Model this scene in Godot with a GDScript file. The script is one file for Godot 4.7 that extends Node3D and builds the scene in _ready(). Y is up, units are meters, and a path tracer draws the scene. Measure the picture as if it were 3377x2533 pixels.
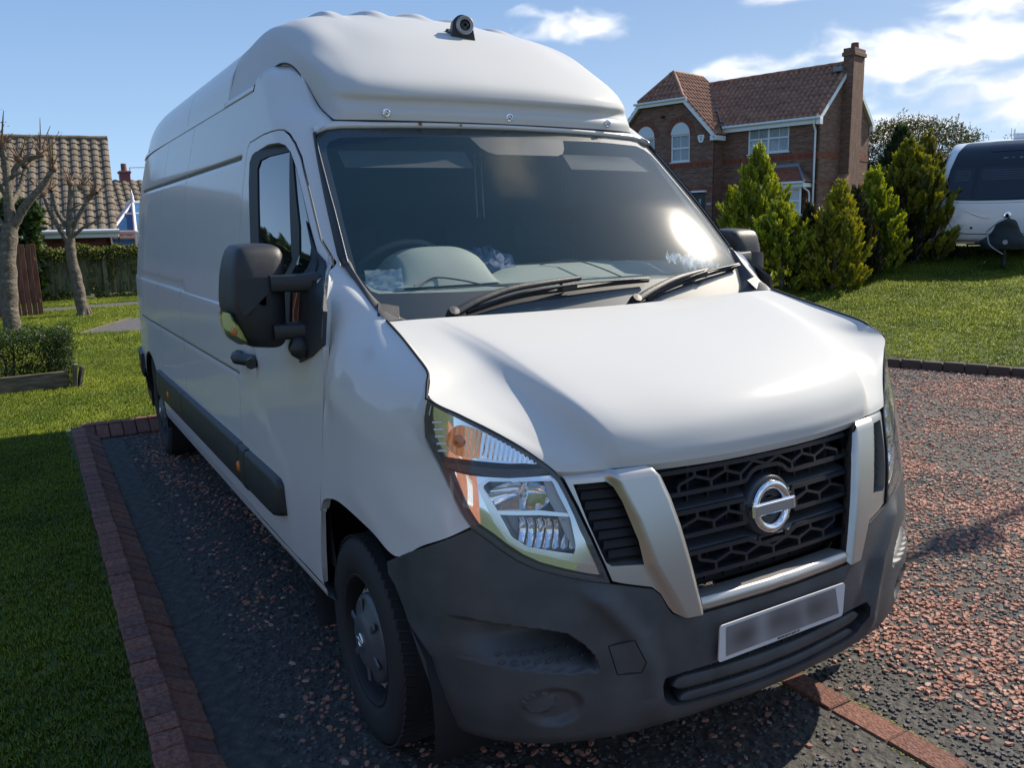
extends Node3D
# A white panel van on a red-chipped drive between lawns, brick house and caravan behind. Metres, y up; the van's front axle is at z = 0 and it faces +z.

class MB:
	var v := PackedVector3Array()
	var n := PackedVector3Array()
	var u := PackedVector2Array()
	var i := PackedInt32Array()
	static var mirror := false   # builds the mirror image across x = 0
	func add(p: Vector3, nn: Vector3, uv := Vector2.ZERO) -> int:
		v.append(p); n.append(nn); u.append(uv)
		return v.size() - 1
	func tri(a: int, b: int, c: int) -> void:   # wound so that the face looks the way its normals do
		var fn := (v[c] - v[a]).cross(v[b] - v[a])
		if fn.dot(n[a] + n[b] + n[c]) >= 0.0:
			i.append(a); i.append(b); i.append(c)
		else:
			i.append(a); i.append(c); i.append(b)
	func quad(a: Vector3, b: Vector3, c: Vector3, d: Vector3, nn: Vector3, s := 1.0) -> void:
		var k := add(a, nn, Vector2(0, 0)); var w := (b - a).length() * s; var h := (d - a).length() * s
		add(b, nn, Vector2(w, 0)); add(c, nn, Vector2(w, h)); add(d, nn, Vector2(0, h))
		tri(k, k + 1, k + 2); tri(k, k + 2, k + 3)
	func face(a: Vector3, b: Vector3, c: Vector3, nn: Vector3) -> void:
		var k := add(a, nn); add(b, nn); add(c, nn); tri(k, k + 1, k + 2)
	func mesh() -> ArrayMesh:
		var m := ArrayMesh.new()
		if i.is_empty(): return m
		if mirror:
			for k in v.size():
				v[k].x = -v[k].x; n[k].x = -n[k].x
			for k in range(0, i.size(), 3):
				var e := i[k]; i[k] = i[k + 1]; i[k + 1] = e
		var a := []
		a.resize(Mesh.ARRAY_MAX)
		a[Mesh.ARRAY_VERTEX] = v; a[Mesh.ARRAY_NORMAL] = n; a[Mesh.ARRAY_TEX_UV] = u; a[Mesh.ARRAY_INDEX] = i
		m.add_surface_from_arrays(Mesh.PRIMITIVE_TRIANGLES, a)
		return m

var M := {}
var names := {}
var rng := RandomNumberGenerator.new()

func rr(a: float, b: float) -> float: return rng.randf_range(a, b)
func V3(x: float, y: float, z: float) -> Vector3: return Vector3(x, y, z)
func ss(a: float, b: float, x: float) -> float: return smoothstep(a, b, x)
func numbered(called: String, parent: Node) -> String:
	var k := str(parent.get_instance_id()) + called
	var c: int = names.get(k, 0)
	names[k] = c + 1
	return called if c == 0 else called + "_%03d" % c
func put(called: String, mesh: Mesh, mat: Material, parent: Node3D = null, at := Transform3D.IDENTITY) -> MeshInstance3D:
	var o := MeshInstance3D.new()
	var p: Node = parent if parent else self
	o.name = numbered(called, p); o.mesh = mesh; o.material_override = mat; o.transform = at
	p.add_child(o, true)
	return o
func obj(called: String, b: MB, mat: Material, parent: Node3D = null) -> MeshInstance3D:
	return put(called, b.mesh(), mat, parent)
func tag(o: Node, label: String, category := "", group := "", kind := "") -> Node:
	if label: o.set_meta("label", label)
	if category: o.set_meta("category", category)
	if group: o.set_meta("group", group)
	if kind: o.set_meta("kind", kind)
	return o
func thing(called: String, label: String, category: String, at := Vector3.ZERO, turn := 0.0, group := "") -> Node3D:
	var o := Node3D.new()
	o.name = numbered(called, self); o.position = at; o.rotation.y = turn
	add_child(o, true)
	tag(o, label, category, group)
	return o
func struct(o: Node) -> Node:
	o.set_meta("kind", "structure")
	return o

# ---- shapes
func cr4(a: Vector3, b: Vector3, c: Vector3, d: Vector3, t: float) -> Vector3:
	return b + 0.5 * t * (c - a + t * (2.0 * a - 5.0 * b + 4.0 * c - d + t * (3.0 * (b - c) + d - a)))
func crv(p: Array, t: float) -> Vector3:   # Catmull-Rom through p, t from 0 to p.size() - 1
	var k := clampi(int(floor(t)), 0, p.size() - 2)
	var a: Vector3 = p[k - 1] if k > 0 else 2.0 * p[k] - p[k + 1]
	var d: Vector3 = p[k + 2] if k + 2 < p.size() else 2.0 * p[k + 1] - p[k]
	return cr4(a, p[k], p[k + 1], d, t - k)
func sample(p: Array, n: int) -> Array:
	var out := []
	for k in n + 1: out.append(crv(p, float(k) / n * (p.size() - 1)))
	return out
func smooth_rows(rows: Array, nu: int, nv: int) -> Array:   # control net -> fine net
	var mid := []
	for r in rows: mid.append(sample(r, nu))
	var out := []
	for k in nv + 1: out.append([])
	for j in nu + 1:
		var col := []
		for r in mid: col.append(r[j])
		var f := sample(col, nv)
		for k in nv + 1: out[k].append(f[k])
	return out
func grid(b: MB, P: Array, outward: Vector3, from := Vector3.INF, closed := false) -> void:   # net of points, smooth normals towards «outward» (or away from the point «from»)
	var nr := P.size()
	var nc: int = P[0].size()
	var N := []
	var total := 0.0
	for r in nr:
		for c in nc:
			var c0 := c - 1 if c > 0 else (nc - 2 if closed else 0)
			var c1 := c + 1 if c < nc - 1 else (1 if closed else c)
			var du: Vector3 = P[r][c1] - P[r][c0]
			var dv: Vector3 = P[mini(r + 1, nr - 1)][c] - P[maxi(r - 1, 0)][c]
			var nn := du.cross(dv)
			if nn.length_squared() < 1e-16:
				nn = (P[r][mini(c + 1, nc - 1)] - P[r][maxi(c - 1, 0)]).cross(P[mini(r + 1, nr - 1)][nc / 2] - P[maxi(r - 1, 0)][nc / 2])
			nn = nn.normalized()
			N.append(nn)
			total += nn.dot(outward if from == Vector3.INF else P[r][c] - from)
	var sg := 1.0 if total >= 0.0 else -1.0
	var base := b.v.size()
	var vv := 0.0
	for r in nr:
		var uu := 0.0
		if r > 0: vv += (P[r][nc / 2] - P[r - 1][nc / 2]).length()
		for c in nc:
			if c > 0: uu += (P[r][c] - P[r][c - 1]).length()
			b.add(P[r][c], N[r * nc + c] * sg, Vector2(uu, vv))
	for r in nr - 1:
		for c in nc - 1:
			var k := base + r * nc + c
			b.tri(k, k + 1, k + nc + 1); b.tri(k, k + nc + 1, k + nc)
func box(b: MB, lo: Vector3, hi: Vector3, bev := 0.0, x := Transform3D.IDENTITY, uvs := 1.0) -> void:
	var c := (lo + hi) / 2.0
	var h := (hi - lo) / 2.0
	bev = minf(bev, minf(h.x, minf(h.y, h.z)) * 0.9)
	for ax in 3:
		var a1 := (ax + 1) % 3
		var a2 := (ax + 2) % 3
		for s in [-1.0, 1.0]:
			var nn := Vector3.ZERO; nn[ax] = s
			var q := []
			for e in [[-1, -1], [1, -1], [1, 1], [-1, 1]]:
				var p := Vector3.ZERO
				p[ax] = s * h[ax]; p[a1] = e[0] * (h[a1] - bev); p[a2] = e[1] * (h[a2] - bev)
				q.append(x * (c + p))
			b.quad(q[0], q[1], q[2], q[3], (x.basis * nn).normalized(), uvs)
			if bev > 0.0:
				for t in [-1.0, 1.0]:   # the bevel between face +-ax and face +-a1
					var n2 := nn; n2[a1] = t
					var qq := []
					for e in [[0, -1], [1, -1], [1, 1], [0, 1]]:
						var p := Vector3.ZERO
						p[ax] = s * (h[ax] - (bev if e[0] == 1 else 0.0)); p[a1] = t * (h[a1] - (0.0 if e[0] == 1 else bev)); p[a2] = e[1] * (h[a2] - bev)
						qq.append(x * (c + p))
					b.quad(qq[0], qq[1], qq[2], qq[3], (x.basis * n2).normalized(), uvs)
	if bev > 0.0:
		for sx in [-1.0, 1.0]:
			for sy in [-1.0, 1.0]:
				for sz in [-1.0, 1.0]:
					var s := V3(sx, sy, sz)
					b.face(x * (c + s * (h - V3(0, bev, bev))), x * (c + s * (h - V3(bev, 0, bev))), x * (c + s * (h - V3(bev, bev, 0))), (x.basis * s).normalized())
func tube(b: MB, path: Array, r, sides := 8, caps := true) -> void:   # r: one radius, or one for each point
	var up := V3(0, 1, 0)
	var rows := []
	var nr := []
	for k in path.size():
		var d: Vector3 = (path[mini(k + 1, path.size() - 1)] - path[maxi(k - 1, 0)]).normalized()
		if absf(d.dot(up)) > 0.98: up = V3(1, 0, 0) if absf(d.x) < 0.7 else V3(0, 0, 1)
		var sx := d.cross(up).normalized()
		var sy := sx.cross(d)
		up = sy
		var row := []
		var rad: float = r[k] if r is Array else r
		for s in sides + 1:
			var a := TAU * s / sides
			row.append(path[k] + (sx * cos(a) + sy * sin(a)) * rad)
			nr.append(sx * cos(a) + sy * sin(a))
		rows.append(row)
	var base := b.v.size()
	var l := 0.0
	for k in rows.size():
		if k > 0: l += (path[k] - path[k - 1]).length()
		for s in sides + 1: b.add(rows[k][s], nr[k * (sides + 1) + s], Vector2(float(s) / sides, l))
	for k in rows.size() - 1:
		for s in sides:
			var q := base + k * (sides + 1) + s
			b.tri(q, q + 1, q + sides + 2); b.tri(q, q + sides + 2, q + sides + 1)
	if caps:
		for e in [0, rows.size() - 1]:
			var nn: Vector3 = (path[0] - path[1]).normalized() if e == 0 else (path[e] - path[e - 1]).normalized()
			for s in sides: b.face(path[e], rows[e][s], rows[e][s + 1], nn)
func lathe(b: MB, prof: Array, x := Transform3D.IDENTITY, segs := 24) -> void:   # prof: Vector2(radius, height along local y)
	for k in prof.size() - 1:
		var p: Vector2 = prof[k]
		var q: Vector2 = prof[k + 1]
		var d := (q - p).normalized()
		var base := b.v.size()
		for s in segs + 1:
			var a := TAU * s / segs
			var nn := (x.basis * V3(cos(a) * -d.y, d.x, sin(a) * -d.y)).normalized() * -1.0
			b.add(x * V3(cos(a) * p.x, p.y, sin(a) * p.x), nn); b.add(x * V3(cos(a) * q.x, q.y, sin(a) * q.x), nn)
		for s in segs:
			var e := base + s * 2
			b.tri(e, e + 1, e + 3); b.tri(e, e + 3, e + 2)
func smooth_lathe(b: MB, prof: Array, x := Transform3D.IDENTITY, segs := 24) -> void:
	var rows := []
	for p in prof:
		var row := []
		for s in segs + 1:
			var a := TAU * s / segs
			row.append(x * V3(cos(a) * p.x, p.y, sin(a) * p.x))
		rows.append(row)
	grid(b, rows, Vector3.ZERO, x * V3(0, (prof[0].y + prof[-1].y) / 2.0, 0), true)
func prism(b: MB, poly: PackedVector2Array, d: float, x := Transform3D.IDENTITY) -> void:   # polygon in local xy, from z = 0 to z = d
	var t := Geometry2D.triangulate_polygon(poly)
	for k in range(0, t.size(), 3):
		for s in [0.0, 1.0]:
			var nn := (x.basis * V3(0, 0, (s * 2.0 - 1.0) * signf(d))).normalized()
			var q := []
			for e in 3: q.append(b.add(x * V3(poly[t[k + e]].x, poly[t[k + e]].y, s * d), nn, poly[t[k + e]]))
			b.tri(q[0], q[1], q[2])
	var cw := Geometry2D.is_polygon_clockwise(poly)
	for k in poly.size():
		var p := poly[k]
		var q := poly[(k + 1) % poly.size()]
		var e := (q - p).normalized()
		var nn := V3(-e.y, e.x, 0) * (1.0 if cw else -1.0)
		b.quad(x * V3(p.x, p.y, 0), x * V3(q.x, q.y, 0), x * V3(q.x, q.y, d), x * V3(p.x, p.y, d), (x.basis * nn).normalized())
func pv(a: Array) -> PackedVector2Array:   # [x, y, x, y ...]
	var out := PackedVector2Array()
	for k in range(0, a.size(), 2): out.append(Vector2(a[k], a[k + 1]))
	return out
func cpv(a: Array, n := 4) -> PackedVector2Array:   # closed smooth outline through the points
	var p := pv(a)
	var out := PackedVector2Array()
	var c := p.size()
	for k in c:
		for s in n:
			var q := cr4(V3(p[(k + c - 1) % c].x, p[(k + c - 1) % c].y, 0), V3(p[k].x, p[k].y, 0), V3(p[(k + 1) % c].x, p[(k + 1) % c].y, 0), V3(p[(k + 2) % c].x, p[(k + 2) % c].y, 0), float(s) / n)
			out.append(Vector2(q.x, q.y))
	return out
func round_poly(p: PackedVector2Array, r: float, n := 4) -> PackedVector2Array:
	var out := PackedVector2Array()
	for k in p.size():
		var a := p[(k + p.size() - 1) % p.size()]
		var b := p[k]
		var c := p[(k + 1) % p.size()]
		var ra := minf(r, (a - b).length() * 0.45)
		var rc := minf(r, (c - b).length() * 0.45)
		var s := b + (a - b).normalized() * ra
		var e := b + (c - b).normalized() * rc
		for t in n + 1:
			var f := float(t) / n
			out.append(s.lerp(b, f).lerp(b.lerp(e, f), f))
	return out
func rect(x0: float, y0: float, x1: float, y1: float) -> PackedVector2Array:
	return PackedVector2Array([Vector2(x0, y0), Vector2(x1, y0), Vector2(x1, y1), Vector2(x0, y1)])
func lines(a: float, b: float, step: float, more := []) -> Array:
	var out := []
	var n := maxi(1, int(ceil(absf(b - a) / step)))
	for k in n + 1: out.append(lerpf(a, b, float(k) / n))
	for m in more:
		if m > minf(a, b) and m < maxf(a, b): out.append(m)
	out.sort()
	return out
# A sheet cut out of a curved surface f(u, v): the outline less the holes, on the cells of the lines us and vs, with a folded edge «rim» deep.
func panel(b: MB, outline: PackedVector2Array, holes: Array, f: Callable, us: Array, vs: Array, outward: Vector3, rim := 0.01, from := Vector3.INF, uvk := 1.0, hole_rim := -1.0) -> void:
	var polys := [outline]
	var box2 := Rect2(outline[0], Vector2.ZERO)
	for p in outline: box2 = box2.expand(p)
	var eps := 1e-3
	var nrm := func(u: float, v: float, p: Vector3) -> Vector3:
		var eu: float = eps * (us[-1] - us[0])
		var ev: float = eps * (vs[-1] - vs[0])
		var du: Vector3 = f.call(u + eu, v) - f.call(u - eu, v)
		var dv: Vector3 = f.call(u, v + ev) - f.call(u, v - ev)
		var nn := du.cross(dv).normalized()
		return nn if nn.dot(outward if from == Vector3.INF else p - from) >= 0.0 else -nn
	var all_edges := [outline] + holes
	var done := {}
	for iu in us.size() - 1:
		if us[iu + 1] < box2.position.x or us[iu] > box2.end.x: continue
		for iv in vs.size() - 1:
			if vs[iv + 1] < box2.position.y or vs[iv] > box2.end.y: continue
			var cell := rect(us[iu], vs[iv], us[iu + 1], vs[iv + 1])
			var pieces := []
			for q in Geometry2D.intersect_polygons(outline, cell):
				if not Geometry2D.is_polygon_clockwise(q): pieces.append(q)
			if pieces.is_empty():
				for q in Geometry2D.intersect_polygons(outline, cell): pieces.append(q)
			for h in holes:
				var hb := Rect2(h[0], Vector2.ZERO)
				for p in h: hb = hb.expand(p)
				if not hb.intersects(Rect2(cell[0], cell[2] - cell[0])): continue
				var next := []
				for q in pieces: next.append_array(Geometry2D.clip_polygons(q, h))
				pieces = next
			for q in pieces:
				var t := Geometry2D.triangulate_polygon(q)
				if t.is_empty() and q.size() == 3: t = PackedInt32Array([0, 1, 2])
				var idx := []
				for p in q:
					var key := Vector2i(roundi(p.x * 1e5), roundi(p.y * 1e5))
					if not done.has(key):
						var w: Vector3 = f.call(p.x, p.y)
						done[key] = b.add(w, nrm.call(p.x, p.y, w), p * uvk)
					idx.append(done[key])
				for k in range(0, t.size(), 3): b.tri(idx[t[k]], idx[t[k + 1]], idx[t[k + 2]])
	if rim == 0.0: return
	for ei in all_edges.size():
		var deep := hole_rim if ei > 0 and hole_rim >= 0.0 else rim
		var e: PackedVector2Array = all_edges[ei]
		var cw := Geometry2D.is_polygon_clockwise(e) != (ei > 0)
		for k in e.size():
			var p := e[k]
			var q := e[(k + 1) % e.size()]
			var steps := maxi(1, int((f.call(p.x, p.y) - f.call(q.x, q.y)).length() / 0.06))
			for s in steps:
				var p0 := p.lerp(q, float(s) / steps)
				var p1 := p.lerp(q, float(s + 1) / steps)
				var w0: Vector3 = f.call(p0.x, p0.y)
				var w1: Vector3 = f.call(p1.x, p1.y)
				if w0.distance_squared_to(w1) < 1e-12: continue
				var n0: Vector3 = nrm.call(p0.x, p0.y, w0)
				var n1: Vector3 = nrm.call(p1.x, p1.y, w1)
				var side2: Vector2 = (q - p).orthogonal() * (1.0 if cw else -1.0)
				var mid: Vector2 = (p0 + p1) / 2.0 - side2.normalized() * 1e-4 * (us[-1] - us[0])
				var nn := (w1 - w0).cross(n0).normalized()
				var m3: Vector3 = f.call(mid.x, mid.y)
				if nn.dot(m3 - (w0 + w1) / 2.0) < 0.0: nn = -nn
				b.quad(w0, w1, w1 - n1 * deep, w0 - n0 * deep, nn)
func strip_along(b: MB, pts: Array, nrms: Array, w: float, h: float) -> void:   # a flat bar of width w and height h that lies along pts
	var rows := []
	for k in pts.size():
		var d: Vector3 = (pts[mini(k + 1, pts.size() - 1)] - pts[maxi(k - 1, 0)]).normalized()
		var nn: Vector3 = nrms[mini(k, nrms.size() - 1)]
		var s := d.cross(nn).normalized()
		nn = s.cross(d).normalized()
		rows.append([pts[k] - s * w / 2, pts[k] - s * w * 0.4 + nn * h, pts[k] + s * w * 0.4 + nn * h, pts[k] + s * w / 2])
	for k in rows.size() - 1:
		for c in 3:
			var a: Vector3 = rows[k][c]
			var q: Vector3 = rows[k][c + 1]
			var nn: Vector3 = (q - a).cross(rows[k + 1][c] - a).normalized()
			if nn.dot(nrms[mini(k, nrms.size() - 1)]) < -0.01: nn = -nn
			b.quad(a, q, rows[k + 1][c + 1], rows[k + 1][c], nn)
	for e in [0, rows.size() - 1]:
		var nn: Vector3 = (pts[0] - pts[1]).normalized() if e == 0 else (pts[e] - pts[e - 1]).normalized()
		b.quad(rows[e][0], rows[e][1], rows[e][2], rows[e][3], nn)
func multi(called: String, mesh: Mesh, mat: Material, where: Array, tints, parent: Node3D = null) -> MultiMeshInstance3D:
	var mm := MultiMesh.new()
	mm.transform_format = MultiMesh.TRANSFORM_3D
	if tints: mm.use_colors = true
	mm.mesh = mesh
	mm.instance_count = where.size()
	for k in where.size():
		mm.set_instance_transform(k, where[k])
		if tints: mm.set_instance_color(k, tints[k])
	var o := MultiMeshInstance3D.new()
	var p: Node = parent if parent else self
	o.name = numbered(called, p); o.multimesh = mm; o.material_override = mat
	p.add_child(o, true)
	return o

# ---- materials
func lin(r: float, g: float, b: float, a := 1.0) -> Color:
	var c := Color(r, g, b).linear_to_srgb()
	c.a = a
	return c
func mat(key: String, c: Color, rough := 0.6, metal := 0.0) -> StandardMaterial3D:
	var m := StandardMaterial3D.new()
	m.resource_name = key; m.albedo_color = c; m.roughness = rough; m.metallic = metal
	M[key] = m
	return m
func noise_tex(freq: float, oct := 4, seed_ := 1, ramp := [], normal := false, size := 512, kind := FastNoiseLite.TYPE_SIMPLEX_SMOOTH) -> NoiseTexture2D:
	var n := FastNoiseLite.new()
	n.noise_type = kind; n.frequency = freq; n.fractal_octaves = oct; n.seed = seed_
	var t := NoiseTexture2D.new()
	t.width = size; t.height = size; t.seamless = true; t.noise = n
	t.as_normal_map = normal
	if ramp.size():
		var g := Gradient.new()
		g.offsets = PackedFloat32Array(); g.colors = PackedColorArray()
		var off := PackedFloat32Array(); var col := PackedColorArray()
		for r in ramp:
			off.append(r[0]); col.append(r[1])
		g.offsets = off; g.colors = col
		t.color_ramp = g
	return t
func tri_map(m: StandardMaterial3D, scale: float) -> StandardMaterial3D:
	m.uv1_triplanar = true; m.uv1_world_triplanar = true; m.uv1_scale = Vector3.ONE * scale
	return m

func brick_texture(cols: Array, mortar: Color, courses: int, across: int, seed_: int) -> ImageTexture:
	var im := Image.create(512, 512, false, Image.FORMAT_RGB8)
	im.fill(mortar)
	var r := RandomNumberGenerator.new(); r.seed = seed_
	var ch := 512.0 / courses
	var cw := 512.0 / across
	for k in courses:
		for c in across + 1:
			var x := (c - (0.5 if k % 2 else 0.0)) * cw
			var q: Color = cols[r.randi() % cols.size()]
			q = q.lightened(r.randf() * 0.08) if r.randf() < 0.5 else q.darkened(r.randf() * 0.15)
			im.fill_rect(Rect2i(int(x + cw * 0.03), int(k * ch + ch * 0.07), int(cw * 0.95), int(ch * 0.84)), q)
			if x < 0: im.fill_rect(Rect2i(int(x + 512 + cw * 0.03), int(k * ch + ch * 0.07), int(cw * 0.95), int(ch * 0.84)), q)
	return ImageTexture.create_from_image(im)

var sky_n := FastNoiseLite.new()
var sky_n2 := FastNoiseLite.new()
# where clouds stand: azimuth from -z towards +x, elevation, half width, half height, strength
var sky_blobs := [[34.9, 12.2, 3.0, 1.1, 0.80], [47.6, 13.2, 2.6, 0.9, 0.66], [45.3, 9.4, 4.2, 1.2, 0.72], [57.5, 9.0, 7.5, 2.2, 0.88], [66, 6.5, 14, 3.0, 0.95], [56, 5.2, 9, 1.5, 0.75], [60, 11.5, 5, 1.2, 0.7],
	[80, 14, 16, 5, 1.0], [120, 18, 22, 7, 1.0], [175, 22, 26, 9, 0.85], [215, 25, 12, 6, 0.75], [240, 14, 20, 6, 0.8], [140, 40, 16, 8, 0.7], [165, 55, 14, 7, 0.75],
	[62, 47, 8, 4, 0.8], [70, 54, 9, 3.5, 0.8], [50, 42, 6, 3, 0.7], [82, 60, 8, 4, 0.8], [195, 45, 12, 6, 0.8], [150, 28, 10, 5, 0.8]]
func sky_at(az: float, el: float) -> Vector3:
	var e := maxf(el, 0.0)
	var d := V3(sin(az) * cos(el), sin(el), -cos(az) * cos(el))
	var s := d.dot(V3(0.7906, 0.6105, -0.05))
	var g := exp(-(1.0 - s) / 0.055)
	var t := pow(1.0 - sin(e), 4.5)
	var haze := exp(-(1.0 - s) / 0.42) * t
	var c := V3(lerpf(0.10, 0.37, t) + 0.5 * g + 0.36 * haze, lerpf(0.215, 0.57, t) + 0.5 * g + 0.27 * haze, lerpf(0.46, 0.79, t) + 0.48 * g + 0.12 * haze)
	if el > -0.02:
		var m := 0.0
		var ad := rad_to_deg(az)
		var ed := rad_to_deg(el)
		for k in sky_blobs:
			var dx: float = wrapf(ad - k[0], -180, 180) / k[2]
			if absf(dx) > 1.7: continue
			var dy: float = (ed - k[1]) / k[3]
			if dy < 0.0: dy *= 1.25
			if absf(dy) > 1.9: continue
			m = maxf(m, k[4] * exp(-0.9 * (dx * dx + dy * dy)))
		if m > 0.05:
			var w := V3(d.x * 9.0, d.y * 22.0, d.z * 9.0)
			w += V3(sky_n2.get_noise_3dv(w * 0.8), sky_n2.get_noise_3dv(w * 0.8 + V3(7, 0, 0)), 0.0) * 0.55
			var f := sky_n.get_noise_3dv(w) * 0.85 + 0.55 * sky_n2.get_noise_3dv(w * 0.35 + V3(0, 31, 0))
			var a := ss(0.32, 1.15, m * 1.12 + f * 0.72)
			var lit := 0.74 + 0.2 * haze + 0.26 * ss(-0.35, 0.4, f - 0.6 * sky_n.get_noise_3dv(w + V3(0.25, 0.3, 0)))
			a *= 0.93
			c = c.lerp(V3(lit, lit * 0.985, lit * 0.955), a)
	if el < 0.0: c = c.lerp(V3(0.16, 0.17, 0.14), ss(0.0, -0.1, el))
	return c
func make_sky() -> PanoramaSkyMaterial:
	var w := 1024
	var h := 512
	sky_n.seed = 11; sky_n.frequency = 1.0; sky_n.fractal_octaves = 7; sky_n.fractal_gain = 0.58
	sky_n2.seed = 5; sky_n2.frequency = 1.0; sky_n2.fractal_octaves = 3
	var a := PackedFloat32Array()
	a.resize(w * h * 3)
	for y in h:
		for x in w:
			var c := sky_at(TAU * (x + 0.5) / w, PI * (0.5 - (y + 0.5) / h))   # -z is at the picture's left edge
			var o := (y * w + x) * 3
			a[o] = c.x; a[o + 1] = c.y; a[o + 2] = c.z
	var im := Image.create_from_data(w, h, false, Image.FORMAT_RGBF, a.to_byte_array())
	im.resize(4096, 2048, Image.INTERPOLATE_CUBIC)
	for y in range(860, 1024):   # the low sky from north to east, where finer detail shows
		for x in range(0, 1000):
			var c := sky_at(TAU * (x + 0.5) / 4096.0, PI * (0.5 - (y + 0.5) / 2048.0))
			im.set_pixel(x, y, Color(c.x, c.y, c.z))
	var p := PanoramaSkyMaterial.new()
	p.panorama = ImageTexture.create_from_image(im)
	return p

func materials() -> void:
	var m := mat("white_paint", lin(0.60, 0.595, 0.575), 0.55)
	m.metallic_specular = 0.3
	m.clearcoat_enabled = true; m.clearcoat = 0.6; m.clearcoat_roughness = 0.09
	m = mat("bonnet_paint", lin(0.53, 0.527, 0.505), 0.62)
	m.metallic_specular = 0.2
	m.clearcoat_enabled = true; m.clearcoat = 0.22; m.clearcoat_roughness = 0.13
	m = mat("black_plastic", lin(0.022, 0.023, 0.025), 0.46)
	m.heightmap_enabled = true; m.heightmap_scale = 0.06; m.heightmap_texture = noise_tex(0.12, 2, 4); tri_map(m, 9.0)
	m = mat("grey_plastic", Color.WHITE, 0.55)
	m.albedo_texture = noise_tex(0.006, 5, 8, [[0.0, lin(0.038, 0.041, 0.045)], [0.45, lin(0.055, 0.059, 0.063)], [0.62, lin(0.063, 0.067, 0.071)], [1.0, lin(0.078, 0.080, 0.083)]])
	m.heightmap_enabled = true; m.heightmap_scale = 0.05; m.heightmap_texture = noise_tex(0.15, 2, 3); tri_map(m, 1.7)
	m = mat("cowl_plastic", lin(0.055, 0.052, 0.052), 0.5)
	mat("silver_paint", lin(0.50, 0.485, 0.455), 0.33, 0.75)
	mat("chrome", lin(0.82, 0.83, 0.85), 0.06, 1.0)
	mat("reflector", lin(0.80, 0.81, 0.83), 0.04, 1.0)
	mat("bright_trim", lin(0.75, 0.75, 0.74), 0.15, 0.9)
	mat("satin_grey", lin(0.30, 0.30, 0.30), 0.35, 0.4)
	mat("matt_black", lin(0.008, 0.008, 0.009), 0.7)
	mat("grille_black", lin(0.026, 0.029, 0.034), 0.33)
	mat("seal", lin(0.014, 0.014, 0.015), 0.55)
	mat("frit", lin(0.010, 0.010, 0.012), 0.5)
	m = mat("rubber", lin(0.018, 0.018, 0.019), 0.72)
	mat("hub_grey", lin(0.10, 0.108, 0.118), 0.42, 0.3)
	mat("wheel_steel", lin(0.42, 0.41, 0.36), 0.45, 0.3)
	m = mat("windscreen_glass", Color(0.25, 0.45, 0.42, 0.04), 0.07)
	m.transparency = BaseMaterial3D.TRANSPARENCY_ALPHA
	m = mat("dust_film", Color(0.35, 0.58, 0.68, 0.024), 0.34)
	m.transparency = BaseMaterial3D.TRANSPARENCY_ALPHA
	m = mat("lens", Color(0.95, 0.97, 1.0, 0.05), 0.0)
	m.transparency = BaseMaterial3D.TRANSPARENCY_ALPHA
	m = mat("window_pane", Color(0.75, 0.85, 0.9, 0.25), 0.0)
	m.transparency = BaseMaterial3D.TRANSPARENCY_ALPHA
	m = mat("side_glass", lin(0.010, 0.013, 0.016), 0.02)
	m.metallic_specular = 0.9
	m.clearcoat_enabled = true; m.clearcoat = 1.0; m.clearcoat_roughness = 0.0
	mat("amber_reflector", lin(0.70, 0.27, 0.07), 0.18, 0.7)
	mat("amber_pale", lin(0.78, 0.46, 0.24), 0.15, 0.8)
	mat("amber", lin(0.62, 0.16, 0.012), 0.25)
	m = mat("amber_clear", Color(1.0, 0.45, 0.06, 0.55), 0.05)
	m.transparency = BaseMaterial3D.TRANSPARENCY_ALPHA
	mat("dash_grey", lin(0.19, 0.245, 0.22), 0.7)
	mat("dash_dark", lin(0.05, 0.052, 0.052), 0.6)
	m = mat("seat_cloth", lin(0.014, 0.016, 0.019), 0.95)
	mat("cabin_dark", lin(0.012, 0.014, 0.017), 0.9)
	mat("visor_grey", lin(0.022, 0.030, 0.033), 0.9)
	m = mat("blue_cloth", lin(0.05, 0.085, 0.15), 0.9)
	mat("paper", lin(0.25, 0.31, 0.29), 0.3)
	mat("cable", lin(0.02, 0.02, 0.02), 0.5)
	mat("plate_white", lin(0.62, 0.62, 0.61), 0.35)
	mat("moss_trim", lin(0.135, 0.128, 0.075), 0.7)
	mat("rust", lin(0.30, 0.12, 0.03), 0.9)
	mat("white_plastic", lin(0.78, 0.78, 0.77), 0.35)
	mat("print_black", lin(0.015, 0.015, 0.015), 0.6)
	# ground
	m = mat("tarmac", Color.WHITE, 0.86)
	m.albedo_texture = noise_tex(0.02, 6, 21, [[0.0, lin(0.028, 0.026, 0.023)], [0.5, lin(0.052, 0.047, 0.041)], [0.75, lin(0.07, 0.063, 0.054)], [1.0, lin(0.11, 0.098, 0.085)]])
	m.heightmap_enabled = true; m.heightmap_scale = 0.9; m.heightmap_texture = noise_tex(0.035, 5, 22); tri_map(m, 1.4)
	m = mat("path_tarmac", Color.WHITE, 0.9)
	m.albedo_texture = noise_tex(0.03, 5, 23, [[0.0, lin(0.06, 0.056, 0.056)], [0.5, lin(0.09, 0.085, 0.085)], [1.0, lin(0.14, 0.13, 0.13)]]); tri_map(m, 0.8)
	m = mat("soil", Color.WHITE, 0.95)
	m.albedo_texture = noise_tex(0.012, 5, 24, [[0.0, lin(0.030, 0.050, 0.010)], [0.5, lin(0.055, 0.085, 0.016)], [1.0, lin(0.10, 0.115, 0.028)]]); tri_map(m, 0.35)
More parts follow.
